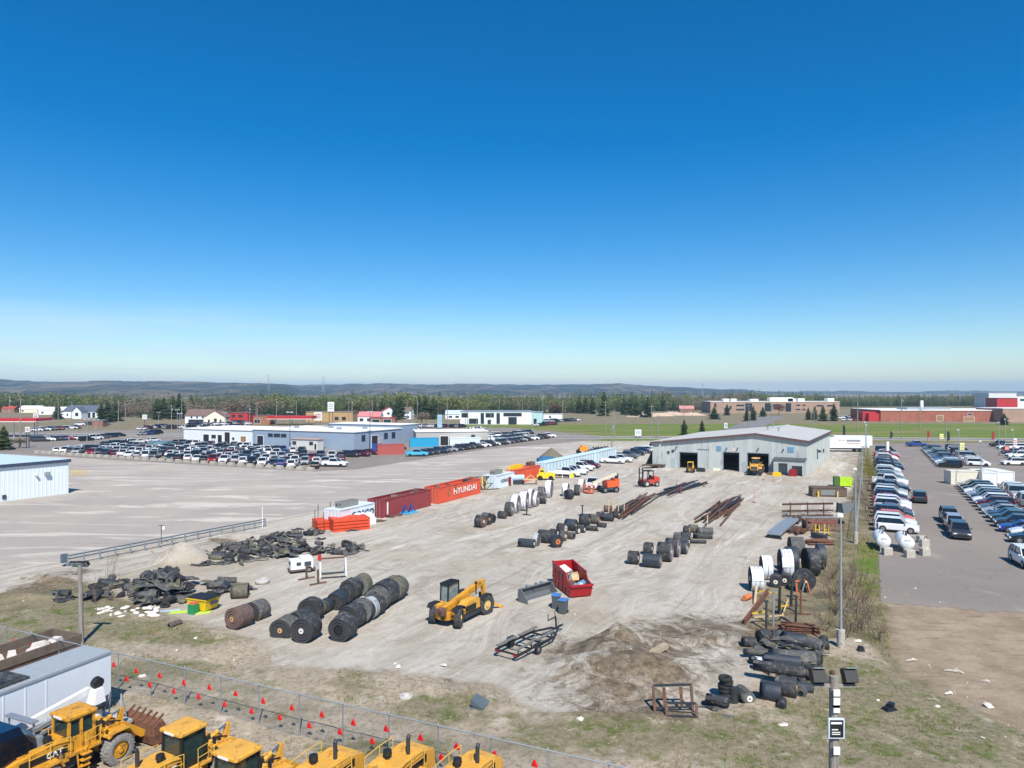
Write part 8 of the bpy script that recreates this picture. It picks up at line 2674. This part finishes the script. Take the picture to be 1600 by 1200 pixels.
def chain_mat():
    m = bpy.data.materials.new('chain_link'); m.use_nodes = True
    t = NT(m); n, l = t.n, t.l
    b = n['Principled BSDF']; b.inputs['Base Color'].default_value = (*lin((150, 156, 158)), 1); b.inputs['Metallic'].default_value = .5; b.inputs['Roughness'].default_value = .5
    tc_ = n.new('ShaderNodeTexCoord'); sp = n.new('ShaderNodeSeparateXYZ'); l.new(tc_.outputs['Object'], sp.inputs[0])
    def diag(sg):
        a = t.math('ADD', sp.outputs['X'], t.math('MULTIPLY', sp.outputs['Z'], float(sg)))
        f = t.math('FRACT', t.math('MULTIPLY', a, 1 / .075), 0)
        return t.math('LESS_THAN', f, .09)
    k = t.math('MAXIMUM', diag(1), diag(-1))
    tr = n.new('ShaderNodeBsdfTransparent'); mx = n.new('ShaderNodeMixShader')
    l.new(k, mx.inputs[0]); l.new(tr.outputs[0], mx.inputs[1]); l.new(b.outputs[0], mx.inputs[2])
    l.new(mx.outputs[0], n['Material Output'].inputs['Surface'])
    return m


t = thing('chain_link_fence', 'grey chain link fence crossing the foreground', 'fence', FS, math.degrees(math.atan2(fd.y, fd.x)))
m = MB(); m.quad((0, 0, .05), (FL, 0, .05), (FL, 0, FH - .03), (0, 0, FH - .03)); m.build('mesh_panel', chain_mat(), t)
m = MB(); m.cyl((0, 0, FH), (FL, 0, FH), .028, n=8); m.build('top_rail', GALV, t)
m = MB(); m.cyl((0, 0, .1), (FL, 0, .1), .008, n=4); m.build('bottom_wire', GALV, t)
pm_ = MB(); pm_.cyl((0, 0, -.3), (0, 0, FH + .06), .033, n=8); pm_.cyl((0, 0, FH + .06), (0, 0, FH + .1), .04, .02, n=8); pmesh = pm_.mesh('post', [GALV])
k = 0.6
while k < FL:
    o = bpy.data.objects.new('post', pmesh); COL.objects.link(o); o.parent = t; o.location = (k, .05, 0); k += 2.55
REDM = mat('red_marker', (196, 22, 24), .5, var=.05)
mk = MB()
mk.loft([[(-.13, -.02, -.12), (.13, -.02, -.12), (.15, -.02, -.06), (.04, -.02, .17), (-.04, -.02, .17), (-.15, -.02, -.06)], [(-.1, -.07, -.1), (.1, -.07, -.1), (.11, -.07, -.06), (.03, -.07, .13), (-.03, -.07, .13), (-.11, -.07, -.06)]])
MK = mk.mesh('red_marker', [REDM])
mk = MB(); mk.cyl((0, -.015, .17), (0, -.015, .24), .01, n=4); HK = mk.mesh('hook', [GALV])
i = 0
k = 8.6
while k < 60:
    for (dx, z, w_) in ((0, 1.35, 'upper'), (-.75, .72, 'lower')):
        q = thing('red_marker', 'red triangular marker on the fence, %s row, %s from the left' % (w_, ordn(i)), 'marker', FS + fd * (k + dx) + Vector((0, 0, z + R.uniform(-.05, .05))), math.degrees(math.atan2(fd.y, fd.x)), 'red markers hung on the chain link fence')
        for nm, me in (('plate', MK), ('hook', HK)):
            o = bpy.data.objects.new(nm, me); COL.objects.link(o); o.parent = q
    i += 1
    k += 1.8
# side fence along the sales lot
fa, fb = P(1338, 846), P(1350, 700)
dv = (fb - fa); ln = dv.length
t = thing('boundary_fence', 'grey chain link fence between yard and sales lot', 'fence', fa, math.degrees(math.atan2(dv.y, dv.x)))
m = MB(); m.quad((0, 0, .05), (ln, 0, .05), (ln, 0, 1.8), (0, 0, 1.8)); m.build('mesh_panel', bpy.data.materials['chain_link'], t)
m = MB(); m.cyl((0, 0, 1.82), (ln, 0, 1.82), .03, n=6); m.build('top_rail', GALV, t)
k = 0
while k < ln:
    o = bpy.data.objects.new('post', pmesh); COL.objects.link(o); o.parent = t; o.location = (k, 0, 0); o.scale = (1.2, 1.2, .88); k += 3.0

# ------------------------------------------------------------------ guard rail on the left
ga, gb = P(104, 884), P(413, 823)
gd = gb - ga
gl = gd.length
t = thing('guard_rail', 'blue grey double guard rail on posts beside the paved lot', 'guard rail', ga, math.degrees(math.atan2(gd.y, gd.x)))
GRM = mat('rail_blue_grey', (92, 108, 118), .6, .3, var=.1)
for z in (.62, .92):
    m = MB(); m.cyl((0, 0, z), (gl, 0, z), .065, n=10); m.build('rail', GRM, t)
for k in range(16):
    x = gl * k / 15
    m = MB(); m.bar((x, -.16, 0), (x, -.16, 1.05), .14, .12); m.build('post', STEELG, t)
m = MB(); m.box((-.2, 0, .75), (.5, .4, .8)); m.build('end_block', GRM, t)
t = thing('lamp_stub', 'thin dark post with a white tag on the guard rail', 'post', P(252, 850), 0)
m = MB(); m.bar((0, 0, 0), (0, 0, 2.0), .05); m.bar((-.3, 0, 2.0), (.3, 0, 2.0), .05); m.build('rod', STEELD, t)
m = MB(); m.box((.25, 0, 1.75), (.25, .05, .4)); m.build('tag', FRAMEW, t)
m = MB(); m.cyl((0, 0, 0), (0, 0, 2.6), .05, n=8); tag(m.build('white_post', FRAMEW, None, P(410, 825)), 'thin white post at the far end of the guard rail', 'post')

# ------------------------------------------------------------------ poles
WOODG = mat('weathered_pole', (142, 136, 128), .95, var=.2, scale=1.5, rgb2=(108, 102, 96), mix=.35, stretch=(6, 6, .4))
LAMPG = mat('lamp_glass', (150, 164, 166), .2, var=.05)


def floodlight(parent, c, yaw, s=1.0, tilt=.6):
    m = MB(); m.box((0, 0, 0), (.55 * s, .3 * s, .42 * s), rx=tilt)
    o = m.build('floodlight', BLACKP, parent); o.location = c; o.rotation_euler = (0, 0, D2R(yaw))
    m = MB(); m.box((0, -.16 * s * math.cos(tilt) , -.16 * s * math.sin(tilt)), (.46 * s, .02, .33 * s), rx=tilt); m.build('lens', LAMPG, o)
    return o


# leaning wooden pole, lower right
pz = P(1300, 1056, 9.0)
t = thing('wooden_light_pole', 'grey wooden pole with two floodlights and a sign, lower right', 'light pole', Vector((pz.x + .05, pz.y, 0)), 0)
m = MB(); m.cyl((0, 0, 0), (0, 0, 9.0), .17, .115, n=14); m.build('shaft', WOODG, t)
m = MB(); m.bar((-.55, 0, 8.75), (.55, 0, 8.75), .1, .08); m.bar((-.3, -.05, 8.4), (-.5, -.05, 8.72), .04); m.build('crossarm', WOODG, t)
for x in (-.42, .42):
    m = MB(); m.box((0, 0, 0), (.34, .26, .36), rx=-.5); o = m.build('floodlight', BLACKP, t); o.location = (x, .02, 9.0)
    m = MB(); m.box((0, -.02, .19), (.28, .22, .015), rx=-.5); m.build('lens', LAMPG, o)
m = MB(); m.cyl((0, .1, 8.75), (0, .1, 9.1), .07, n=8); m.build('insulator', RUST2, t)
m = MB(); m.box((-.02, -.17, 7.7), (.42, .06, .52)); o = m.build('sign_board', mat('sign_rim', (196, 208, 220), .5), t)
m = MB(); m.box((-.02, -.205, 7.7), (.35, .01, .45)); s_ = m.build('sign_face', mat('sign_black', (28, 32, 36), .5), o)
m = MB(); m.box((-.03, -.213, 7.85), (.28, .006, .05)); m.box((-.07, -.213, 7.68), (.16, .006, .025)); m.box((-.04, -.213, 7.61), (.22, .006, .02)); m.box((-.04, -.213, 7.56), (.22, .006, .02)); m.build('sign_print', WLET, o)
for z in (7.1, 8.38, 8.2, 8.6):
    m = MB(); m.box((.0, -.155, z), (.17, .04, .2 if z != 8.38 else .3)); m.build('notice', FRAMEW, t)
# wooden pole left
t = thing('wooden_light_pole', 'wooden pole with four floodlights behind the white trailer', 'light pole', P(127, 1010), 0)
m = MB(); m.cyl((0, 0, 0), (-.1, 0, 5.3), .17, .13, n=14); m.build('shaft', WOODG, t)
m = MB(); m.bar((-.55, 0, 5.2), (.45, 0, 5.2), .1); m.build('crossarm', STEELG, t)
for x in (-.5, -.2, .15, .4):
    floodlight(t, (x, -.1, 5.4), R.uniform(-30, 30), .62)


def light_pole(px, py, top, label, concrete=True, group='grey light poles along the yard boundary', arms=1, thick=.08, dark=False):
    p = P(px, py)
    h_ = (py - top) * mpp(py)
    t = thing('light_pole', label, 'light pole', p, 0, group)
    mt = DKTRIM if dark else GALV
    zb = 0
    if concrete:
        m = MB(); m.cyl((0, 0, -.1), (0, 0, 1.25), .25, n=16); m.build('base', CONC, t); zb = 1.25
    m = MB(); m.cyl((0, 0, zb), (0, 0, h_), thick, thick * .6, n=10); m.build('shaft', mt, t)
    m = MB()
    for k in range(arms):
        a = 2 * math.pi * k / arms + 1.2
        m.bar((0, 0, h_ - .1), (math.cos(a) * .5, math.sin(a) * .5, h_ - .05), .07)
        m.box((math.cos(a) * .75, math.sin(a) * .75, h_), (.55, .35, .2), rz=a)
    m.build('lamp_head', FRAMEW, t)
light_pole(1314, 1014, 808, 'tall grey light pole on a concrete base beside the scrap corner', thick=.085)
light_pole(1337, 849, 734, 'grey light pole on a concrete base by the green strip', thick=.09)
light_pole(1347, 775, 697, 'third grey light pole along the boundary fence', False)
for i, (px, py, top) in enumerate([(1352, 722, 660), (1354, 715, 664), (1533, 763, 690), (1498, 728, 672), (1561, 712, 660), (1583, 722, 672), (1571, 702, 655)]):
    light_pole(px, py, top, 'pale lot light pole, %s on the right sales lot' % ordn(i), False, 'light poles of the sales lot', thick=.1)
for i, (px, py, top) in enumerate([(108, 700, 670), (136, 698, 655), (150, 693, 656), (281, 690, 646), (277, 675, 640), (351, 668, 645), (248, 668, 644), (700, 676, 650), (745, 676, 650), (767, 690, 645), (833, 675, 645), (633, 675, 652), (645, 668, 648)]):
    light_pole(px, py, top, 'pale lamp post in the far dealer lots, %s' % ordn(i), False, 'lamp posts of the far lots', arms=2, thick=.12)
light_pole(453, 703, 644, 'dark lamp post with four heads before the blue grey hall', False, None, 4, .1, True)
light_pole(578, 703, 643, 'dark lamp post at the right corner of the blue grey hall', False, None, 2, .1, True)

# utility poles and wires
UP = [(1340, 690, 616), (1408.5, 686, 616), (956, 701, 655), (879, 660, 626), (848, 650, 622), (816, 652, 624), (780, 652, 622), (946, 676, 626), (931, 674, 640), (1018, 682, 632), (1028, 683, 652), (1069, 652, 622), (1170, 668, 632), (1205, 668, 630), (1272, 672, 640), (1438, 672, 638),
      (1478, 684, 655), (636, 668, 626), (652, 664, 624), (699, 666, 620), (731, 664, 612), (545, 666, 620), (550, 668, 622), (582, 664, 628), (402, 670, 628), (432, 664, 622), (463, 662, 626), (390, 668, 632), (268, 672, 632), (284, 668, 622), (293, 660, 628), (185, 672, 626), (196, 664, 630), (91, 664, 622), (112, 660, 627), (32, 700, 620), (15, 676, 618), (400, 656, 629), (960, 690, 640)]
tops = []
UP.sort()
for i, (px, py, top) in enumerate(UP):
    p = P(px, py)
    h_ = (py - top) * mpp(py)
    t = thing('utility_pole', 'wooden utility pole along the far roads, %s from the left' % ordn(i), 'utility pole', p, 0, 'utility poles along the far roads')
    m = MB(); m.cyl((0, 0, 0), (0, 0, h_), .19, .12, n=8); m.build('shaft', WOODG, t)
    m = MB(); m.bar((-1.1, 0, h_ - .7), (1.1, 0, h_ - .7), .12); m.build('crossarm', WOODG, t)
    if i % 3 == 0:
        m = MB(); m.cyl((.35, 0, h_ - 2.6), (.35, 0, h_ - 1.7), .25, n=10); m.build('transformer', STEELG, t)
    tops.append((px, p, h_))
order = sorted(tops, key=lambda q: q[0])
WIRE = mat('wire_black', (40, 42, 44), .6)
chain = [o for o in order if o[1].y > 150]
chain = sorted(chain, key=lambda q: q[1].x)
wm = MB()
last = None
for (px, p, h_) in chain:
    top_ = p + Vector((0, 0, h_ - .7))
    if last is not None and (top_ - last).length < 130 and abs(top_.y - last.y) < 60:
        for dx in (-1, 1):
            pts = []
            for q in range(7):
                f = q / 6
                pt = last.lerp(top_, f) + Vector((dx, 0, -4 * f * (1 - f) * (top_ - last).length * .018))
                pts.append(pt)
            wm.path(pts, .022, 3)
    last = top_
tag(wm.build('power_line', WIRE), 'thin sagging wires strung between the far utility poles', 'power line')
# transmission towers on the skyline
for i, (px, ytop, d) in enumerate([(420, 584.5, 2600), (505, 587, 2500)]):
    x = (px - 800) / F * d
    zt_ = H + (Y0 - ytop) / F * d
    t = thing('transmission_tower', 'steel lattice transmission tower on the skyline, %s' % ('left' if i == 0 else 'right'), 'tower', (x, d, 0), 20, 'transmission towers on the skyline')
    m = MB()
    for sx in (-1, 1):
        for sy in (-1, 1):
            m.bar((sx * 5, sy * 5, 0), (sx * 1, sy * 1, zt_ * .75), .7); m.bar((sx * 1, sy * 1, zt_ * .75), (0, 0, zt_), .6)
    for k in range(6):
        z0, z1 = zt_ * .75 * k / 6, zt_ * .75 * (k + 1) / 6
        w0, w1 = 5 - 4 * k / 6, 5 - 4 * (k + 1) / 6
        m.bar((-w0, -w0, z0), (w1, -w1, z1), .4); m.bar((w0, -w0, z0), (-w1, -w1, z1), .4)
    m.build('mast', STEELG, t)
    m = MB()
    for z in (.74, .84, .93):
        m.bar((-8, 0, zt_ * z), (8, 0, zt_ * z), .6)
    m.build('crossarm', STEELG, t)
d = 1800; x = (1098 - 800) / F * d
m = MB(); zt_ = H + (Y0 - 598) / F * d; m.cyl((0, 0, 0), (0, 0, zt_), 1.2, .5, n=6); tag(m.build('radio_mast', STEELG, None, (x, d, 0)), 'thin radio mast on the skyline right of centre', 'mast')


# ------------------------------------------------------------------ signs
def pole_sign(px, py, top, wpx, hpx, label, panel, legs=2, two=None):
    p = P(px, py); s = mpp(py)
    t = thing('pole_sign', label, 'sign', p, 0)
    h_ = (py - top) * s; w_ = wpx * s; ph_ = hpx * s
    m = MB()
    for k in range(legs):
        x = 0 if legs == 1 else (-w_ * .28 if k == 0 else w_ * .28)
        m.cyl((x, .1, 0), (x, .1, h_ - ph_ * .5), .14, n=8)
    m.build('leg', DKTRIM, t)
    m = MB(); m.bx(-w_ / 2, w_ / 2, -.1, .3, h_ - ph_, h_); o = m.build('panel', panel, t)
    m = MB()
    for k in range(3):
        z = h_ - ph_ * (.25 + .22 * k)
        m.bx(-w_ * .36, w_ * .36, -.115, -.105, z - ph_ * .05, z + ph_ * .05)
    m.build('print', two or mat('sign_print', (150, 160, 164), .6), o)
pole_sign(517, 668, 628, 10, 15, 'tall white pole sign behind the blue grey hall', FRAMEW)
pole_sign(226, 667, 648, 7, 7, 'white pole sign beside the far road', FRAMEW, 1)
pole_sign(687, 671, 648, 7, 20, 'pale blue pylon sign in the far lot', mat('pylon_blue', (150, 190, 206), .5))
pole_sign(497, 660, 644, 12, 13, 'white and red panel sign beside the tall pole sign', FRAMEW, 2, REDP)
pole_sign(43, 700, 667, 7, 8, 'white pylon with red top at the gas station', FRAMEW, 2, REDP)
pole_sign(56, 680, 646, 8, 10, 'white and red gable topped sign behind the gas station', FRAMEW, 2, REDP)
pole_sign(997, 684, 671, 10, 10, 'white notice board by the road behind the yard', FRAMEW, 2)
pole_sign(1471, 686, 678, 6, 12, 'yellow banner panel nearest the road on the sales lot', mat('banner_yellow', (226, 218, 130), .7), 1)
pole_sign(1503, 712, 692, 7, 16, 'yellow banner panel in the middle of the sales lot', mat('banner_yellow', (226, 218, 130), .7), 1)
pole_sign(1387, 716, 690, 4, 14, 'plain white post sign among the hedge side cars', FRAMEW, 1, FRAMEW)
pole_sign(1586, 704, 685, 5, 14, 'white and red pylon at the right edge', FRAMEW, 1, REDP)
pole_sign(1573, 713, 697, 8, 7, 'red and white disc board at the right edge', REDP, 1, FRAMEW)
pole_sign(1134, 672, 661, 5, 8, 'white and dark pylon behind the warehouse roof', FRAMEW, 1, DKTRIM)
for i, (px, py, top, c_) in enumerate([(1317, 690, 664, 'banner_black'), (1391, 690, 674, 'banner_black'), (1449, 690, 673, 'banner_red'), (1480, 697, 674, 'banner_black'), (1550, 694, 674, 'banner_red')]):
    p = P(px, py); h_ = (py - top) * mpp(py)
    t = thing('feather_banner', '%s feather banner by the road, %s from the left' % ('red' if 'red' in c_ else 'black', ordn(i)), 'banner', p, 0, 'feather banners along the road')
    m = MB(); m.cyl((0, 0, 0), (0, 0, h_), .04, n=6); m.build('pole', STEELD, t)
    m = MB(); m.prism([(.03, h_ * .35), (.75, h_ * .4), (.85, h_ * .8), (.5, h_ * .98), (.03, h_)], -.02, .02); m.build('flag', mat('banner_black', (30, 34, 38), .7) if 'black' in c_ else mat('banner_red', (150, 36, 40), .7), t)

# ------------------------------------------------------------------ litter and stones
rs_ = random.Random(12)
LIT = [(1424, 1034, 1.0, .05), (1490, 1051, 1.3, .06), (1540, 1067, .5, .05), (1483, 1086, .7, .12), (1465, 1108, .45, .3), (1530, 1162, 2.2, .05), (1568, 1158, .9, .1), (1595, 1153, .5, .12), (1225, 1137, .7, .35), (1372, 1098, .25, .2), (305, 1000, .3, .2), (276, 1019, .2, .15), (622, 1044, .4, .3), (617, 1040, .2, .2), (635, 1092, .5, .4), (692, 1042, .6, .1), (905, 1127, .5, .3), (1340, 1004, .6, .3), (220, 1060, .6, .4), (1545, 1105, .5, .5)]
for i, (px, py, a, b) in enumerate(LIT):
    m = MB(); a, b = a * .75, b * .75; m.box((0, 0, .06), (a, b, .08), rx=.3, rz=rs_.uniform(-.4, .4), taper=.6)
    m.box((a * .3, b * .3, .09), (a * .5, b * .7, .05), ry=.4)
    tag(m.build('litter', BAG, None, P(px, py) + Vector((0, 0, .06)), rs_.uniform(-40, 40)), 'scrap of pale litter on the rough ground, %s' % ordn(i), 'litter', 'pale litter on the rough ground')
m = MB(); m.box((0, 0, .12), (.9, .55, .22), taper=.5); m.box((.25, .1, .25), (.4, .3, .16), rz=.5)
tag(m.build('black_bag', mat('bin_bag', (28, 28, 30), .35), None, P(1389, 1111), 20), 'black bin bag lying in the grass right of the flood lamp pole', 'bag')
m = MB(); m.box((0, 0, .2), (.5, .4, .45), taper=.5); tag(m.build('black_bag', MATS['bin_bag'], None, P(1345, 1020)), 'black bag beside the tall light pole base', 'bag')
m = MB(); m.box((0, 0, .06), (1.0, .7, .1)); m.loft([[(-.5, -.35, .1), (.5, -.35, .1), (.4, .35, .2), (-.45, .35, .2)], [(-.5, -.35, .14), (.5, -.35, .14), (.4, .35, .5), (-.45, .35, .5)]])
tag(m.build('dark_tray', mat('tray_grey', (84, 96, 102), .6), None, P(750, 1104), 70), 'dark grey tray lying on the sandy bank', 'tray')
m = MB(); m.bar((0, 0, .2), (1.3, .3, .42), .42, .26); tag(m.build('rock_slab', mat('slab_tan', (156, 142, 120), .95, var=.15, bump=.3), None, P(1018, 1038) + Vector((0, 0, .45)), 25), 'tan concrete slab lying on the dirt mound', 'slab')
o = bpy.data.objects.new('tyre', TY1); COL.objects.link(o); o.location = P(634, 1092); o.material_slots[0].link = 'OBJECT'; o.material_slots[0].material = MATS['dusty_tyre']; tag(o, 'pale round ring lying on the sandy bank', 'ring')


def stones():
    rs = np.random.RandomState(23)
    n = 9000
    X = rs.uniform(-40, 34, n); Y = rs.uniform(24, 62, n)
    w = inpoly(X, Y, WEEDY)
    keep = w | (rs.rand(n) < .12)
    X, Y = X[keep], Y[keep]
    Z = ground_z(X, Y)
    T = []
    for x, y, z in zip(X, Y, Z):
        s = rs.uniform(.02, .06) * (1 + 1.5 * (rs.rand() < .06))
        a = rs.uniform(0, 6.28)
        p = [np.array([x + math.cos(a + q * 2.09) * s, y + math.sin(a + q * 2.09) * s, z]) for q in range(3)]
        t_ = np.array([x, y, z + s * rs.uniform(.6, 1.1) + .03])
        for q in range(3):
            T.append([p[q], p[(q + 1) % 3], t_])
    me = tri_mesh('stones', np.array(T), [mat('pale_stones', (180, 172, 158), .95, var=.3, scale=.6)])
    o = bpy.data.objects.new('stones', me); COL.objects.link(o)
    tag(o, 'loose pale stones scattered over the rough foreground ground', 'stones', kind='stuff')


stones()

# ------------------------------------------------------------------ air
hz_m = bpy.data.materials.new('haze_air'); hz_m.use_nodes = True
n = hz_m.node_tree.nodes; l = hz_m.node_tree.links
n.remove(n['Principled BSDF'])
pv = n.new('ShaderNodeVolumePrincipled'); pv.inputs['Color'].default_value = (.5, .74, 1.0, 1); pv.inputs['Density'].default_value = 0.00014; pv.inputs['Anisotropy'].default_value = 0.0
l.new(pv.outputs[0], n['Material Output'].inputs['Volume'])
m = MB(); m.bx(-9600, 9600, -700, 9700, -8, 125)
o = m.build('haze', hz_m)
tag(o, 'thin blue air between the yard and the far hills', 'haze', kind='stuff')
